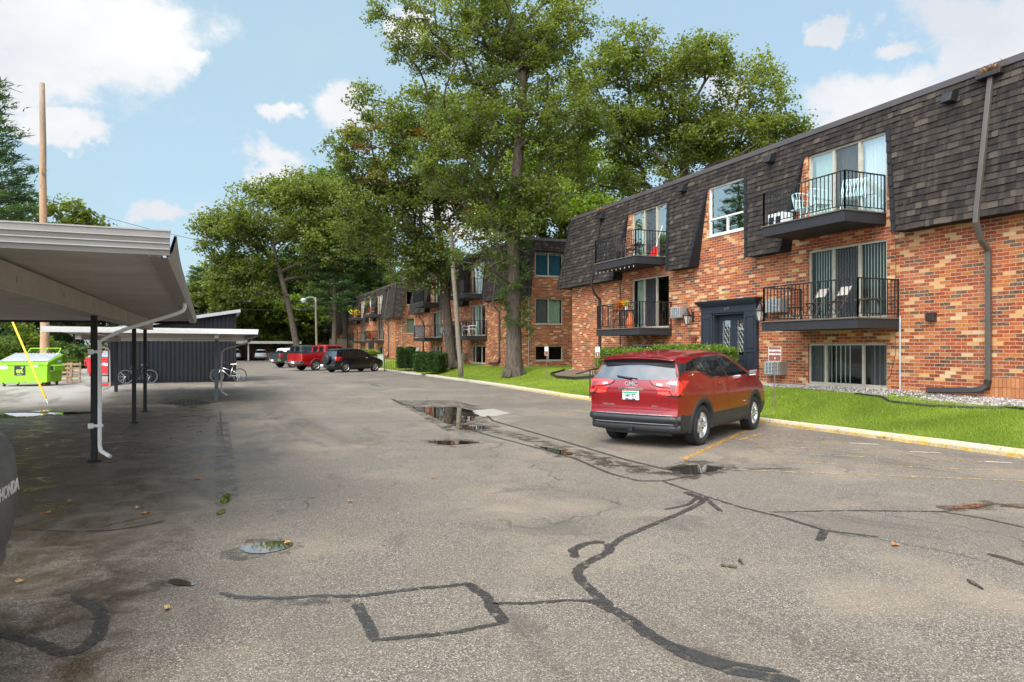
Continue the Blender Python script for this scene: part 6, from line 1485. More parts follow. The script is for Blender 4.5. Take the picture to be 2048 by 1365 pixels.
def sample_env(env, n, seed, hollow=.35, gap=.0, minz=0):
    gap = gap + .25
    rg = np.random.default_rng(seed); out_ = []; vol = np.array([e[3] * e[4] * e[5] for e in env]) ** .75; vol = vol / vol.sum()
    while len(out_) < n:
        e = env[rg.choice(len(env), p=vol)]; v = rg.normal(0, 1, 3); v /= np.linalg.norm(v); r_ = hollow + (1 - hollow) * rg.uniform(0, 1) ** .6
        p = np.array(e[:3]) + v * r_ * np.array(e[3:6])
        q = math.sin(p[0] * 1.1 + seed) * math.sin(p[1] * 1.2 + 2 * seed) + math.sin(p[2] * 1.5 + seed * .7) * .8
        if q < gap and rg.uniform() < .75: continue
        if p[2] < minz: continue
        out_.append(tuple(p))
    return out_
def tree(name, label, loc, z0, env, n, per, spread, size, mat, r0, top, seed, cat_='tree', group=None, first=.3, ivy=None, extra=None, gap=-.35, hollow=.35, wob=.25, bark='bark', asp=.5):
    t = thing(name, (loc[0], loc[1], z0), 0, label, cat_, group)
    C = sample_env(env, n, seed, hollow, gap)
    mb = skeleton((0, 0, -.1), top, r0, C, seed, first=first, wob=wob)
    # root flare
    for k in range(7):
        a = 2 * math.pi * k / 7 + seed; mb.tube([(math.cos(a) * r0 * .6, math.sin(a) * r0 * .6, .55 * r0 * 2), (math.cos(a) * r0 * 1.15, math.sin(a) * r0 * 1.15, .12), (math.cos(a) * r0 * 1.6, math.sin(a) * r0 * 1.6, -.12)], [r0 * .42, r0 * .34, r0 * .15], 6, cap=False)
    mb.build('trunk', M[bark], t, smooth=True, recalc=False)
    ct = np.clip([.42 + .020 * (c[2] - top[2] * .6) + .22 * math.sin(c[0] * .9 + seed) * math.sin(c[1] * .8) for c in C] + np.random.default_rng(seed).normal(0, .12, len(C)), .05, .95)
    leaves_mesh('crown', C, per, spread, size, M[mat], seed + 1, parent=t, ctint=ct, asp=asp)
    if ivy: leaves_mesh('ivy' if extra is None else extra, ivy[0], ivy[1], ivy[2], size * .8, M[ivy[3]], seed + 2, parent=t)
    return t
def tree_from_px(X, Z): return D(X, Z)

# main oak: trunk at x=1027 px, crown rising out of frame
ox, oy = G(1028, 749, .42)
def loc_env(ox, oy, z0, lst):
    """crown masses given by bearing px, depth, height px centre and half sizes (m)"""
    out_ = []
    for (px, py, Z, rx, ry, rz) in lst:
        x, y = D(px, Z); out_.append((x - ox, y - oy, CAMH + (HOR - py) * Z / FPX - z0, rx, ry, rz))
    return out_
E1 = loc_env(ox, oy, .4, [(960, 120, 35, 3.6, 3.6, 3.0), (1060, 30, 35, 3.4, 3.4, 3.0), (860, 60, 35, 2.6, 2.6, 1.8), (1000, 290, 34, 3.8, 3.4, 2.3), (900, 330, 34, 2.6, 2.6, 1.9), (1130, 240, 35, 2.5, 2.6, 2.4), (980, 480, 33.5, 2.2, 2.2, 1.5), (1120, 40, 35, 1.8, 2, 2.2),
     (960, -90, 35, 3.2, 3.2, 2.6), (1075, 395, 34, 1.7, 1.9, 1.3), (780, 30, 35, 1.1, 1.1, .7), (1170, 330, 35.5, 1.2, 1.3, 1.2), (930, 220, 35, 2.2, 2.4, 1.8), (1040, 180, 35, 2.2, 2.4, 2.2), (1010, 400, 34, 1.8, 1.8, 1.4)])
iv = []
ri = random.Random(4)
for k in range(64):
    a = ri.uniform(0, 6.28); zz = 1.7 + (k / 64) * 6.8; iv.append((math.cos(a) * (.42 + ri.uniform(0, .45)), math.sin(a) * (.42 + ri.uniform(0, .45)), zz))
tree('oak_tree', 'tallest oak, leafy shoots up its thick trunk, before the gap between the first two blocks', (ox, oy), .40, E1, 650, 170, .82, .112, 'leaf_oak', .40, (.35, .4, 15.5), 3, first=.32, ivy=(iv, 95, .42, 'leaf_dark'), extra='trunk_shoots', group='large oaks beside the drive')
# second tree left of it
qx, qy = D(906, 44.5)
E2 = loc_env(qx, qy, .6, [(800, 320, 44, 4.2, 4.0, 2.9), (720, 300, 43, 2.2, 2.2, 1.5), (870, 230, 44, 3.2, 3.2, 2.4), (770, 440, 44, 3.6, 3.4, 2.4), (860, 440, 44, 3.0, 3.0, 2.6), (820, 540, 43.5, 2.4, 2.2, 1.5), (905, 340, 45, 2.4, 2.6, 2.6), (745, 215, 44, 1.6, 1.6, 1.2), (890, 560, 43.5, .9, .9, .9)])
t2 = tree('oak_tree', 'leaning oak behind the weathered pole, a few leaves turned brown', (qx, qy), .55, E2, 420, 120, 1.0, .155, 'leaf_oak', .33, (-1.3, .8, 13.2), 5, first=.42, group='large oaks beside the drive')
C_ = sample_env(E2[:2] + E2[4:5], 46, 77, .5); leaves_mesh('turning_leaves', C_, 55, .7, .2, M['leaf_autumn'], 78, parent=t2)
# spreading tree behind the nearest block
hx, hy = D(1370, 42)
E3 = loc_env(hx, hy, .7, [(1250, 190, 42, 3.4, 3.4, 2.7), (1380, 160, 42, 3.2, 3.2, 2.5), (1500, 195, 42, 2.7, 2.9, 2.2), (1200, 290, 42, 2.4, 2.6, 2.6), (1330, 280, 42, 3.4, 3.6, 2.6), (1470, 290, 42, 2.9, 3.2, 2.0), (1240, 90, 42, 1.7, 2.0, 1.6), (1560, 245, 42, 1.5, 1.8, 1.4), (1410, 110, 42, 2.0, 2.0, 1.4), (1190, 180, 42, 2.0, 2.2, 2.0), (1290, 350, 42, 2.6, 2.6, 1.5), (1420, 320, 42, 2.6, 2.6, 1.4), (1530, 275, 42, 1.8, 2.0, 1.3), (1300, 230, 43, 2.4, 2.4, 2.4)])
tree('spreading_tree', 'wide spreading tree with dark ascending limbs behind the roof of the nearest block', (hx, hy), .6, E3, 560, 125, .95, .15, 'leaf_oak', .36, (.2, .3, 7.6), 8, first=.55, gap=-.3, hollow=.42, group='trees behind the apartment blocks')
# tree filling the gap between the first two blocks
kx, ky = D(1090, 58)
E4 = loc_env(kx, ky, .6, [(1110, 420, 58, 5.0, 4.5, 2.8), (1180, 360, 58, 3.6, 3.6, 2.8), (1020, 420, 58, 4.2, 4, 2.4), (1090, 320, 60, 5, 4, 3), (1180, 440, 57, 2.6, 3, 1.8)])
tree('background_tree', 'light yellow-green tree seen through the gap between the first and second blocks', (kx, ky), .5, E4, 420, 105, 1.3, .22, 'leaf_light', .4, (0, 0, 11), 11, first=.4, group='trees behind the apartment blocks')
# big tree group left of centre
ax, ay = D(600, 84)
E5 = loc_env(ax, ay, 0, [(560, 440, 84, 7.0, 6, 4.2), (470, 470, 84, 4.4, 4.4, 3.2), (620, 400, 84, 4.6, 4.6, 3.2), (640, 500, 84, 5.4, 5, 4), (510, 560, 84, 4.5, 4.5, 3.2), (450, 500, 84, 2.6, 2.8, 2.2), (430, 440, 84, 1.6, 1.8, 1.8), (560, 385, 84, 3, 3, 1.6)])
tree('background_tree', 'broad tree with a tall pale leaning trunk at the end of the drive', (ax, ay), 0, E5, 520, 105, 1.5, .27, 'leaf_oak', .42, (-3.0, .5, 15), 13, first=.45, group='trees at the end of the drive')
bx_, by_ = D(690, 92)
E6 = loc_env(bx_, by_, 0, [(690, 420, 92, 4.4, 4.4, 4.2), (700, 520, 92, 5, 5, 3.6), (660, 370, 92, 2.6, 2.6, 2.2), (740, 470, 92, 4, 4, 4)])
tree('background_tree', 'dense tree rising directly behind the lamp pole', (bx_, by_), 0, E6, 420, 100, 1.5, .28, 'leaf_dark', .4, (0, 0, 18), 15, first=.4, group='trees at the end of the drive')
# forest prototypes, then copies
def proto(kind, seed, H, W_, mat, loc, label):
    env = [(0, 0, H * .72, W_, W_, H * .24), (W_ * .4, .3, H * .52, W_ * .7, W_ * .7, H * .2), (-W_ * .45, -.2, H * .55, W_ * .7, W_ * .7, H * .2), (0, -W_ * .2, H * .34, W_ * .75, W_ * .75, H * .16)]
    return tree('background_tree', label, loc, 0, env, 210, 62, W_ * .30, .42, mat, H * .020 + .1, (.4, .3, H * .86), seed, first=.18, gap=-.6, hollow=.3, group='trees of the wood around the lot')
def conifer(label, loc, H, Rb, seed, z_lo=.12, z0=0, density=1.0, group='pines around the lot', mat='needle', size=.5):
    t = thing('pine_tree', (loc[0], loc[1], z0), 0, label, 'pine tree', group); rr = random.Random(seed); mb = MB(); C = []
    mb.tube([(0, 0, -.1), (.1, 0, H * .4), (0, .1, H * .8), (0, 0, H)], [H * .017 + .08, H * .013 + .05, H * .007 + .02, .02], 10, cap=False)
    z = H * z_lo
    while z < H * .985:
        f = (z / H - z_lo) / (1 - z_lo); L = Rb * (1 - f) ** .75 * (1 if f > .12 else .8 + f) + .35; nb = 5 if f < .8 else 4; a0 = rr.uniform(0, 6.3)
        for k in range(nb):
            a = a0 + 2 * math.pi * k / nb + rr.uniform(-.3, .3); l = L * rr.uniform(.65, 1.1); dz = l * (.06 + .25 * f)
            pts = [(0, 0, z), (math.cos(a) * l * .5, math.sin(a) * l * .5, z + dz * .3), (math.cos(a) * l, math.sin(a) * l, z + dz)]
            mb.tube(pts, [.035 + .02 * (1 - f), .03, .01], 4, cap=False)
            m_ = max(2, int(l / .55 * density))
            for i in range(m_):
                g_ = .32 + .7 * (i + .5) / m_; C.append((math.cos(a) * l * g_ + rr.gauss(0, .15), math.sin(a) * l * g_ + rr.gauss(0, .15), z + dz * g_ + rr.uniform(.0, .18)))
        z += rr.uniform(.75, 1.15) * (H / 16) * (1 - .35 * f)
    mb.build('trunk', M['bark'], t, smooth=True, recalc=False)
    rg = np.random.default_rng(seed); per = 46; n = len(C) * per; base = np.repeat(np.array(C), per, 0); off = rg.normal(0, .30, (n, 3)); off[:, 2] *= .34; P = base + off
    outd = base.copy(); outd[:, 2] = 0; outd /= np.maximum(np.linalg.norm(outd, axis=1, keepdims=True), .1); d = outd * .7 + rg.normal(0, .6, (n, 3)); d[:, 2] = np.abs(d[:, 2]) * .5 + .12; d /= np.linalg.norm(d, axis=1, keepdims=True)
    s_ = np.cross(d, rg.normal(0, 1, (n, 3))); s_ /= np.linalg.norm(s_, axis=1, keepdims=True); Lf = (size * rg.uniform(.5, 1.1, n))[:, None]; wv = Lf * .11
    V = np.stack([P - s_ * wv, P + s_ * wv, P + d * Lf], 1)
    o = raw_mesh('crown', V.reshape(-1, 3), np.arange(n * 3).reshape(n, 3), np.clip(np.repeat(rg.uniform(.1, .8, len(C)), per) + rg.normal(0, .15, n), 0, 1), M[mat]); o.parent = t
    return t
pA = proto('a', 21, 17, 4.4, 'leaf_oak', D(455, 104), 'broad mid-green tree beyond the far carport, above its left end')
pB = proto('b', 22, 19, 4.8, 'leaf_dark', D(560, 112), 'tall dark tree in the second row behind the far carport')
pC = proto('c', 23, 11, 3.8, 'leaf_light', D(500, 98), 'low yellow-green tree directly behind the far carport roof')
pine = conifer('dark pine in front of the last apartment block, its layered boughs over the roof', D(668, 84), 16.5, 4.2, 31, z_lo=.36, size=.55)
pine2 = conifer('slender pine above the shed roof at the left end of the far wood', D(396, 96), 12.5, 2.8, 32, size=.5)
spots = [(pA, 640, 116, 1.15, 'tall tree behind the lamp pole, upper middle row'), (pB, 770, 120, .95, 'dark tree behind the roof of the third block'), (pA, 845, 96, .86, 'green tree above the roof between third and second blocks'), (pC, 800, 104, 1.2, 'yellow-green tree peeping over the third block roof'),
         (pB, 430, 118, .78, 'dark tree left of the wood above the shed roof'), (pC, 420, 100, .85, 'pale green bushy tree above the carport gutter'), (pA, 720, 126, 1.0, 'green tree behind the dark pine'), (pC, 600, 101, .9, 'low light tree behind the right end of the far carport'),
         (pB, 520, 125, .9, 'dark back-row tree above the middle of the far carport'), (pC, 560, 108, .8, 'small bright tree behind the middle post of the far carport'), (pB, 930, 90, .8, 'dark tree behind the second block roof'), (pA, 990, 84, .85, 'green tree showing behind the main oak trunk'),
         (pB, 660, 108, .72, 'low dark tree behind the fence right of the far carport'), (pC, 700, 102, .75, 'bright low tree between lamp pole and last block'), (pB, 620, 132, 1.05, 'tallest back-row tree behind the lamp pole'),
         (pA, 385, 112, .62, 'lower tree at the left end of the far wood'), (pB, 330, 84, .45, 'dark tree hidden by the near carport roof'), (pA, 250, 80, .5, 'tree behind the middle of the near carport'), (pB, 150, 62, .42, 'dark leafy tree between utility pole and black post'), (pA, 205, 66, .40, 'green tree behind the red dumpster'),
         (pB, 55, 64, .70, 'dark deciduous tree behind the utility pole'), (pA, 112, 70, 1.02, 'rounded green tree right of the utility pole top'), (pB, -40, 56, .8, 'dark tree at the left picture edge behind the pine'), (pA, 20, 70, .6, 'green tree low behind the dumpster'), (pA, 462, 90, .84, 'full green tree left of the pale leaning trunk, above the shed roof end'), (pA, 402, 94, .66, 'lower full tree right beside the near carport roof')]
for (src, px, Z, s_, lab) in spots:
    o = copy_tree(src); x, y = D(px, Z); o.location = (x, y, 0); o.scale = (s_, s_, s_); o.rotation_euler = (0, 0, rnd.uniform(0, 6.3)); o['label'] = lab
for (px, Z, s_, lab) in [(765, 112, .95, 'pine above the third block roof'), (690, 122, 1.1, 'tall pine behind the lamp pole'), (740, 100, .9, 'pine standing right of the dark pine, behind the last block')]:
    o = copy_tree(pine); x, y = D(px, Z); o.location = (x, y, 0); o.scale = (s_,) * 3; o.rotation_euler = (0, 0, rnd.uniform(0, 6.3)); o['label'] = lab
conifer('large pine at the left picture edge, left of the utility pole', D(-22, 41), 17.6, 3.5, 41, z_lo=.3, density=1.3, size=.42)
# undergrowth closing the view between the trunks
def bush(name, label, loc, z0, rx, ry, rz, n, per, spread, size, mat, seed, group=None, box=False, cat_='bush', stems=5):
    t = thing(name, (loc[0], loc[1], z0), 0, label, cat_, group); rg = np.random.default_rng(seed); C = []
    for _ in range(n):
        v = rg.normal(0, 1, 3); v /= np.linalg.norm(v); v[2] = abs(v[2]); r_ = .5 + .5 * rg.uniform() ** .5; C.append((v[0] * rx * r_, v[1] * ry * r_, v[2] * rz * 1.0 * r_ + .1))
    leaves_mesh('foliage', C, per, spread, size, M[mat], seed, parent=t); mb = MB()
    for k in range(stems): c = C[k * (n // stems)]; mb.tube([(rg.normal(0, .1), rg.normal(0, .1), -.05), (c[0] * .4, c[1] * .4, c[2] * .6), c], [.04, .03, .01], 5, cap=False)
    mb.build('stems', M['bark'], t, recalc=False); return t
bush('shrub', 'yellow-green shrub behind the dumpster, seen under the near carport roof', D(50, 43), 0, 2.3, 1.6, 2.9, 120, 70, .6, .17, 'leaf_light', 51, stems=12)
b0 = bush('shrub', 'dark low shrub in the wood behind the far carport', D(540, 107), 0, 4.5, 2.5, 3.4, 90, 60, 1.1, .34, 'leaf_dark', 52)
for i, (px, Z, s_, lab) in enumerate([(480, 108, 1, 'dark shrub above the left part of the far carport'), (610, 107, 1.0, 'dark shrub at the foot of the pale leaning trunk'), (650, 110, 1.2, 'dark shrub right of the lamp pole'), (420, 104, 1.1, 'shrub between shed roof and far carport'), (700, 108, 1.1, 'dark shrub left of the last block'),
                (20, 60, .9, 'dark bush left of the utility pole base'), (125, 58, .62, 'dark bush right of the utility pole'), (165, 62, .5, 'clipped-looking bush below the second carport'), (205, 60, .6, 'bush behind the red dumpster'), (-30, 52, .8, 'dark bush at the left picture edge'), (85, 66, .9, 'tall bush behind the raw utility pole'), (570, 120, 1.6, 'large dark bush deep in the wood'), (450, 122, 1.5, 'large bush at the left end of the wood'), (350, 90, .9, 'bush behind the dark shed'), (750, 125, 1.6, 'large dark bush behind the last block')]):
    o = copy_tree(b0); x, y = D(px, Z); o.location = (x, y, 0); o.scale = (s_,) * 3; o.rotation_euler = (0, 0, i * 1.3); o['label'] = lab; o['group'] = 'shrubs of the undergrowth'
b1 = bush('shrub', 'leafy green shrub behind the left part of the far carport', (1.5, 107.2), 0, 4.4, 2.2, 5.6, 130, 70, 1.15, .32, 'leaf_under_lightened', 57)
b1['group'] = 'shrubs of the undergrowth'
for i, (px, Z, s_, lab) in enumerate([(4.5, 107.4, 1.05, 'tall green shrub behind the middle of the far carport'), (7.4, 107.2, .95, 'tall green shrub left of the pale leaning trunk foot'), (10.4, 107.6, .9, 'green shrub between leaning trunk and lamp pole'), (13.0, 108.5, 1.0, 'green shrub right of the lamp pole, behind the fence'), (-2.2, 107.6, 1.0, 'green shrub peeping over the shed roof end'), (690, 118, 1.2, 'green shrub behind the last block roof')]):
    o = copy_tree(b1); x, y = px, Z; o.location = (x, y, 0); o.scale = (s_,) * 3; o.rotation_euler = (0, 0, i * 1.7); o['label'] = lab
b0['group'] = 'shrubs of the undergrowth'
# clipped hedges
def hedge(label, pts, wdt, h, z0, mat, seed, n=16000, size=.05, rough=.05):
    c = Vector((sum(p[0] for p in pts) / len(pts), sum(p[1] for p in pts) / len(pts), 0)); t = thing('hedge', (c.x, c.y, z0), 0, label, 'hedge', 'clipped hedges along the walls'); rg = np.random.default_rng(seed)
    P = [Vector((p[0] - c.x, p[1] - c.y, 0)) for p in pts]; L = [(b - a).length for a, b in zip(P, P[1:])]; tot = sum(L)
    core = MB()
    for a, b in zip(P, P[1:]):
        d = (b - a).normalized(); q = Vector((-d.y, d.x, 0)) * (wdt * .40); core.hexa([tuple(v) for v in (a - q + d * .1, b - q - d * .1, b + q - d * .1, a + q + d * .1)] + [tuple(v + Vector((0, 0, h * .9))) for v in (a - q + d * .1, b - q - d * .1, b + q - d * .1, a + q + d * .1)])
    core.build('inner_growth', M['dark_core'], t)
    V = np.zeros((n, 4, 3)); 
    for i in range(n):
        s_ = rg.uniform(0, tot); k = 0
        while k < len(L) - 1 and s_ > L[k]: s_ -= L[k]; k += 1
        a, b = P[k], P[k + 1]; d = (b - a).normalized(); q = Vector((-d.y, d.x, 0)); m_ = rg.uniform()
        bump = rough * (math.sin((s_ + k * 3) * 6 + seed) + math.sin((s_ + k) * 13))
        if m_ < .42: p = a + d * s_ + q * rg.uniform(-.5, .5) * wdt + Vector((0, 0, h + bump + rg.normal(0, .022)))
        elif m_ < .90: p = a + d * s_ + q * (wdt * .5 + bump * .6 + rg.normal(0, .02)) * (1 if m_ < .6 else -1) + Vector((0, 0, rg.uniform(.03, 1) * h))
        else: p = (P[0] - (P[1] - P[0]).normalized() * .02 if m_ < .95 else P[-1]) + q * rg.uniform(-.5, .5) * wdt + Vector((0, 0, rg.uniform(.03, 1) * h))
        p = np.array(p) + rg.normal(0, .012, 3); dd = rg.normal(0, 1, 3); dd[2] = abs(dd[2]) * .8; dd /= np.linalg.norm(dd); ss = np.cross(dd, rg.normal(0, 1, 3)); ss /= np.linalg.norm(ss); l = size * rg.uniform(.6, 1.6)
        V[i] = [p, p + dd * l * .5 + ss * l * .22, p + dd * l, p + dd * l * .5 - ss * l * .22]
    o = raw_mesh('foliage', V.reshape(-1, 3), np.arange(n * 4).reshape(n, 4), np.clip(rg.normal(.5, .24, n), 0, 1), M[mat]); o.parent = t; return t
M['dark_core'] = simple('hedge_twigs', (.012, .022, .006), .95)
hedge('bright green clipped hedge behind the red car roof, in front of the entrance', [(13.75, 16.75), (13.75, 19.6)], 1.25, 1.08, .60, 'hedge', 61, 26000, .06)
hedge('bright green clipped hedge left of the red car, under the left lower balcony', [(13.9, 20.6), (13.9, 23.7)], 1.0, 1.0, .60, 'hedge', 62, 22000, .06)
h1 = [D(797, 48.5), D(834, 48.5)]; hedge('dark rounded hedge farther back, beside the picket railing', [h1[0], h1[1]], 1.5, 1.3, .3, 'hedge_dark', 63, 12000, .08)
h2 = [D(838, 43), D(886, 42.4)]; hedge('dark rounded hedge nearer the leaning oak', [h2[0], h2[1]], 1.3, 1.08, .25, 'hedge_dark', 64, 12000, .08)
# ferns in planters by the third block
for i, (px, lab) in enumerate(((731, 'left potted fern against the third block wall'), (745, 'right potted fern against the third block wall'))):
    x, y = D(px, 57.5); t = thing('potted_fern', (x, y, .4), 0, lab, 'potted plant', 'potted ferns'); mb = MB(); mb.lathe([(.14, 0), (.24, .55), (.26, .56), (.24, .5)], 12); mb.build('pot', M['util'], t)
    rg = np.random.default_rng(70 + i); C = [(math.cos(a) * r_, math.sin(a) * r_, .85 + .3 * rg.uniform() - r_ * .3) for a, r_ in zip(rg.uniform(0, 6.3, 26), rg.uniform(.05, .5, 26))]; leaves_mesh('fronds', C, 40, .22, .14, M['leaf_light'], 71 + i, parent=t)
M['leaf_brown'] = simple('dry_leaf', (.32, .13, .05), .8, noise=.3)
# fallen leaves and twigs on the asphalt
lf = [(92, 1028), (140, 1005), (276, 1018), (292, 1029), (40, 1166), (575, 1089), (396, 960), (865, 957), (700, 1005), (1790, 1092), (335, 1220)]
LL = ['brown leaf nearest the spare-wheel cover on the damp ground', 'tan leaf left of the carport post foot, upper of the left group', 'upper tan leaf of the pair below the white downspout', 'lower brown leaf of the pair below the white downspout', 'tan leaf in the lower left, beneath the spare-wheel cover', 'tan leaf at the right end of the bright oval puddle',
 'brown leaf right of the white downspout foot', 'small tan leaf in the middle of the drive, below the dark puddle strip', 'small tan leaf in the middle of the drive, left of the drive centre', 'reddish leaf in the right foreground below the forked sealed crack', 'tan leaf left of the sealed rectangle in the foreground']
for i, (px, py) in enumerate(lf):
    x, y = G(px, py); mb = MB(); rr = random.Random(i); s_ = .028 + .012 * (i % 3 == 0); n = 9
    ring = [(s_ * (1 if k % 2 == 0 else .55) * math.cos(2 * math.pi * k / n) * 1.4, s_ * (1 if k % 2 == 0 else .55) * math.sin(2 * math.pi * k / n), .008 + rr.uniform(0, .02)) for k in range(n)]
    for k in range(n): mb.face([(0, 0, .006), ring[k], ring[(k + 1) % n]])
    mb.tube([(0, 0, .008), (-s_ * 1.5, s_ * .3, .006)], .002, 3); o = mb.build('fallen_leaf', M['straw'] if i % 3 else M['leaf_brown'], recalc=False, solid=.002); o.location = (x, y, .003); o.rotation_euler = (0, 0, i * 1.1)
    tag(o, LL[i], 'leaf', 'fallen leaves on the asphalt')
for i, (a, b) in enumerate((((1935, 1163), (1966, 1181)), ((1455, 1136), (1474, 1138)), ((1442, 1134), (1452, 1135)), ((1478, 1122), (1486, 1131)))):
    pa, pb = Vector((*G(*a), .012)), Vector((*G(*b), .012)); mb = MB(); mb.tube([pa, pa.lerp(pb, .4) + Vector((0, .008, .004)), pb], [.008, .013, .006], 6)
    tag(mb.build('twig', M['bark']), ['thick brown twig on the asphalt near the right edge', 'longest of the three small twigs in the right foreground', 'shortest of the three small twigs in the right foreground', 'upper twig of the three in the right foreground'][i], 'twig', 'twigs on the asphalt')
# ------------------------------------------------------------------ things on the balconies
def folding_chair(loc, rz, label, back='beige', group='folding chairs on the right lower balcony'):
    t = thing('folding_chair', loc, rz, label, 'chair', group)   # front faces -y
    mb = MB()
    for s_ in (-.21, .21):
        mb.tube([(s_, .24, .86), (s_, -.26, 0)], .011, 5); mb.tube([(s_ * .9, -.20, .45), (s_ * .9, .24, 0)], .011, 5); mb.tube([(s_, -.22, .45), (s_, .12, .45)], .010, 5)
    for y, z in ((-.24, .03), (.22, .03), (.235, .85)): mb.tube([(-.21, y, z), (.21, y, z)], .009, 5)
    mb.build('chair_frame', M['rug'], t)
    mb = MB(); mb.hexa([(-.2, .105, .62), (.2, .105, .62), (.2, .12, .62), (-.2, .12, .62), (-.2, .235, .85), (.2, .235, .85), (.2, .25, .85), (-.2, .25, .85)]); mb.build('backrest', M[back], t)
    mb = MB(); mb.box(-.2, .2, -.22, .12, .452, .468); mb.build('seat', M['rug'], t); return t
ZB0, ZB1 = 2.46, 5.06
folding_chair((14.65, 14.02, ZB0), R(-100), 'left beige-backed folding chair on the lower right balcony')
folding_chair((14.6, 13.25, ZB0), R(-100), 'right beige-backed folding chair on the lower right balcony')
def small_table(loc, w_, h_, label, mat='iron', group=None):
    t = thing('side_table', loc, 0, label, 'table', group); mb = MB(); mb.box(-w_ / 2, w_ / 2, -w_ / 2, w_ / 2, h_ - .03, h_); mb.build('table_top', M[mat], t)
    for a in (-1, 1):
        for b in (-1, 1): m_ = MB(); m_.tube([(a * w_ * .42, b * w_ * .42, 0), (a * w_ * .3, b * w_ * .3, h_ - .031)], .014, 5); m_.build('leg', M[mat], t)
    return t
small_table((14.5, 14.62, ZB0), .32, .38, 'small dark stool at the left end of the lower right balcony'); small_table((14.7, 12.45, ZB0), .45, .48, 'small dark table at the right end of the lower right balcony', 'rug')
def wicker_chair(loc, rz, label, mat='blue_wicker', group='pale wicker seats on the upper right balcony', lounge=False):
    t = thing('wicker_chair', loc, rz, label, 'chair', group); n = 15; mb = MB(); top, bot = [], []
    for i in range(n):
        a = R(-20 + 220 * i / (n - 1)); x, y = .30 * math.cos(a), .26 * math.sin(a); zt = .70 + .10 * max(0, math.sin(a)); 
        if lounge: x, y, zt = -.28 + .56 * i / (n - 1), .62, .98
        b = (x * .8, y * .7, .40) if not lounge else (x, .05, .38)
        mb.tube([b, (x, y, zt)], .009, 4); top.append((x, y, zt)); bot.append(b)
    mb.tube(top, .014, 5); mb.tube([tuple((Vector(a) + Vector(b)) / 2) for a, b in zip(top, bot)], .008, 4); mb.build('backrest', M[mat], t)
    mb = MB(); 
    for i in range(9): mb.box(-.25, .25, -.26 + i * .055, -.26 + i * .055 + .035, .385, .405)
    mb.build('seat', M[mat], t)
    for a in (-1, 1):
        for b in (-1, 1): m_ = MB(); m_.tube([(a * .22, b * .2, .39), (a * .25, b * .26, 0)], .013, 5); m_.build('leg', M[mat], t)
    return t
wicker_chair((14.5, 14.35, ZB1), R(80), 'left pale blue wicker chair on the upper right balcony'); wicker_chair((14.45, 13.75, ZB1), R(70), 'middle pale blue wicker chair on the upper right balcony')
wicker_chair((14.5, 12.75, ZB1), R(-55), 'reclined pale blue lounge seat on the upper right balcony', lounge=True)
t = thing('storage_box', (14.25, 14.9, ZB1), 0, 'white and black plastic tub at the left end of the upper right balcony', 'storage box'); mb = MB(); mb.box(-.2, .2, -.27, .27, .0, .36); mb.build('tub', M['white'], t, bevel=.03)
for y in (-.13, .13): mb = MB(); mb.box(-.212, -.201, y - .09, y + .09, .06, .26); mb.build('dark_opening', M['black'], t, bevel=.003)
wicker_chair((14.4, 23.4, ZB1), R(60), 'brown wicker chair near the downspout on the upper left balcony', 'rug', 'brown wicker chairs on the upper left balcony'); wicker_chair((14.4, 22.75, ZB1), R(90), 'brown wicker chair next to the glass door on the upper left balcony', 'rug', 'brown wicker chairs on the upper left balcony')
small_table((14.4, 22.2, ZB1), .4, .5, 'small round-legged black table on the upper left balcony')
t = thing('snow_shovel', (14.7, 21.62, ZB1), 0, 'red shovel leaning at the right end of the upper left balcony', 'shovel'); mb = MB(); mb.tube([(.05, .0, .25), (.30, -.1, 1.15)], .014, 6); mb.build('handle', M['white'], t); mb = MB(); mb.hexa([(-.06, -.2, .02), (-.06, .2, .02), (.0, .2, .03), (.0, -.2, .03), (.02, -.16, .36), (.02, .16, .36), (.06, .16, .36), (.06, -.16, .36)]); mb.build('blade', M['red_plastic'], t)
mb = MB(); t = thing('string_lights', (13.75, 22.9, 4.7), 0, 'string of small bulbs hanging under the upper left balcony', 'string lights'); P = [(0, -1.5 + i * .3, .03 - .05 * (i % 2)) for i in range(11)]; mb.tube(P, .005, 3); mb.build('light_cord', M['black'], t)
for i in range(10): b_ = MB(); b_.lathe([(.006, .0), (.016, -.03), (.018, -.05), (.012, -.07), (.001, -.075)], 8, M=Matrix.Translation((0, -1.4 + i * .3, .0))); b_.build('bulb', M['bulb'], t, smooth=True)
# lower left balcony: table with flowers, orange pot
small_table((14.5, 23.3, ZB0), .75, .72, 'dark folding table holding flower pots on the lower left balcony')
def pot_plant(loc, r_, h_, mat_pot, fl, seed, label, group=None, foliage=.3, n=14):
    t = thing('potted_plant', loc, 0, label, 'potted plant', group); mb = MB(); mb.lathe([(r_ * .7, 0), (r_, h_), (r_ * 1.08, h_), (r_ * 1.05, h_ * .9)], 12); mb.build('pot', M[mat_pot], t); rg = np.random.default_rng(seed)
    C = [(rg.normal(0, foliage * .5), rg.normal(0, foliage * .5), h_ + abs(rg.normal(foliage * .6, foliage * .4))) for _ in range(n)]; leaves_mesh('foliage', C, 40, .10, .06, M[fl], seed, parent=t); return t
m = m_leaf('orange_flower', (.45, .06, .01), (.7, .16, .02), (.25, .2, .03)); M['flower_o'] = m; M['flower_y'] = m_leaf('yellow_flower', (.6, .40, .02), (.75, .6, .05), (.15, .25, .03))
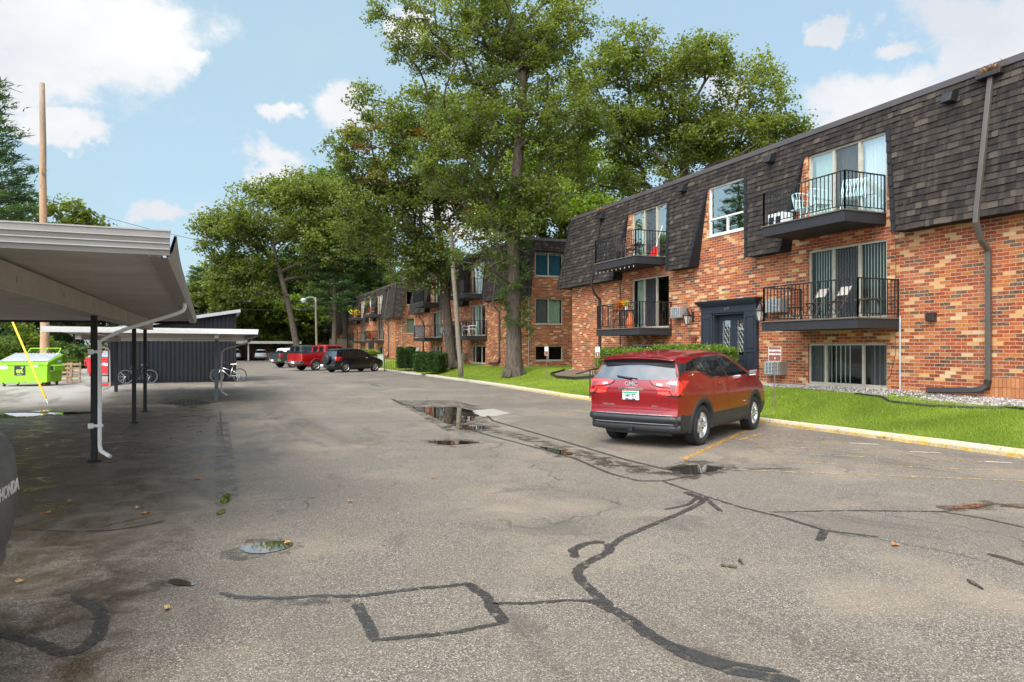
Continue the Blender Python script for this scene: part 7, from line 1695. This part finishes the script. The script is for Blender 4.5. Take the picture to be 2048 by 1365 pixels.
pot_plant((14.4, 23.5, ZB0 + .725), .09, .12, 'orange', 'flower_o', 81, 'orange flowers at the left end of the folding table', foliage=.16); pot_plant((14.4, 23.25, ZB0 + .725), .09, .12, 'orange', 'flower_o', 82, 'orange flowers in the middle of the folding table', foliage=.16); pot_plant((14.4, 23.02, ZB0 + .725), .08, .14, 'white', 'flower_y', 83, 'yellow flowers in a white pot at the right end of the folding table', foliage=.14)
t = thing('clay_chiminea', (14.55, 23.0, ZB0), 0, 'orange clay vase standing under the folding table on the lower left balcony', 'clay vase'); mb = MB(); mb.lathe([(.10, 0), (.14, .05), (.17, .2), (.14, .38), (.07, .5), (.09, .6)], 14); mb.build('vase_body', M['orange'], t, smooth=True)
# second block: white plastic chairs, boards on railings
def plastic_chair(loc, rz, label):
    t = thing('plastic_chair', loc, rz, label, 'chair', 'white plastic chairs on the second block balcony'); mb = MB(); mb.box(-.24, .24, -.24, .22, .40, .44); mb.build('seat', M['white'], t, bevel=.015); mb = MB()
    for k in range(5): x = -.2 + k * .1; mb.hexa([(x - .03, .20, .44), (x + .03, .20, .44), (x + .03, .22, .44), (x - .03, .22, .44), (x - .03, .30, .86), (x + .03, .30, .86), (x + .03, .32, .86), (x - .03, .32, .86)])
    mb.box(-.24, .24, .30, .33, .82, .88); mb.build('backrest', M['white'], t)
    for a in (-1, 1):
        for b in (-1, 1): m_ = MB(); m_.tube([(a * .21, b * .2, .40), (a * .25, b * .25, 0)], .02, 5); m_.build('leg', M['white'], t)
        m_ = MB(); m_.tube([(a * .25, -.22, .42), (a * .27, -.2, .62), (a * .27, .28, .64)], .018, 5); m_.build('armrest', M['white'], t)
    return t
plastic_chair((14.5, 42.1, ZB0), R(70), 'left white plastic chair on the lower balcony of the second block'); plastic_chair((14.5, 41.0, ZB0), R(-110), 'right white plastic chair on the lower balcony of the second block')
# privacy panels inside railings of the second block
for (cy_, z_, lab, mt) in ((46.15 + 4.8, ZB1, 'dark lattice privacy panel on the upper far balcony of the second block', 'iron'), (46.15 + 4.6, ZB0, 'grey slanted-board privacy panel on the lower far balcony of the second block', 'grille'), (46.15 - 4.35, ZB1, 'brown screen along the upper near balcony of the second block', 'rug')):
    t = thing('privacy_panel', (13.84, cy_, z_), 0, lab, 'privacy panel', 'privacy panels on the second block balconies'); mb = MB()
    if mt == 'rug': mb.box(0, .02, -1.2, 1.2, .12, .85)
    else:
        n = 26
        for k in range(n): y = -1.35 + 2.7 * k / n; mb.tube([(0, y, .1), (0, min(1.4, y + (.5 if mt == 'iron' else .3)), .88)], .02, 4, sq=(.035, .01))
        if mt == 'iron':
            for k in range(n): y = -1.35 + 2.7 * k / n; mb.tube([(.02, y, .88), (.02, min(1.4, y + .5), .1)], .02, 4, sq=(.035, .01))
    mb.build('slats', M[mt], t)
# third block: planters full of green
for (dy, z_, mt, h_, lab) in ((-4.3, ZB1, 'leaf_light', .95, 'big bright green fern on the upper near balcony of the third block'), (-4.9, ZB0 + .0, 'flower_o', .3, 'red-flowering plant on the lower balcony of the third block'), (-3.8, ZB0, 'flower_y', .3, 'yellow-flowering plant on the lower balcony of the third block'), (4.0, ZB1, 'flower_y', .45, 'yellow-flowering plant on the upper far balcony of the third block')):
    pot_plant((14.1, 75.05 + dy, z_ + (.3 if h_ > .5 else 0)), .22, .35, 'orange', mt, int(90 + dy * 3), lab, 'plants on the third block balconies', foliage=h_, n=30)
t = thing('wooden_planter', (14.1, 75.05 - 4.3, ZB1), 0, 'wooden slatted plant stand on the upper near balcony of the third block', 'plant stand'); mb = MB(); mb.box(-.25, .25, -.9, .9, .26, .30); mb.build('stand_top', M['wood_new'], t); mb = MB()
for k in range(11): mb.box(-.24, -.22, -.9 + k * .17, -.83 + k * .17, 0, .259)
mb.build('slats', M['wood_new'], t)
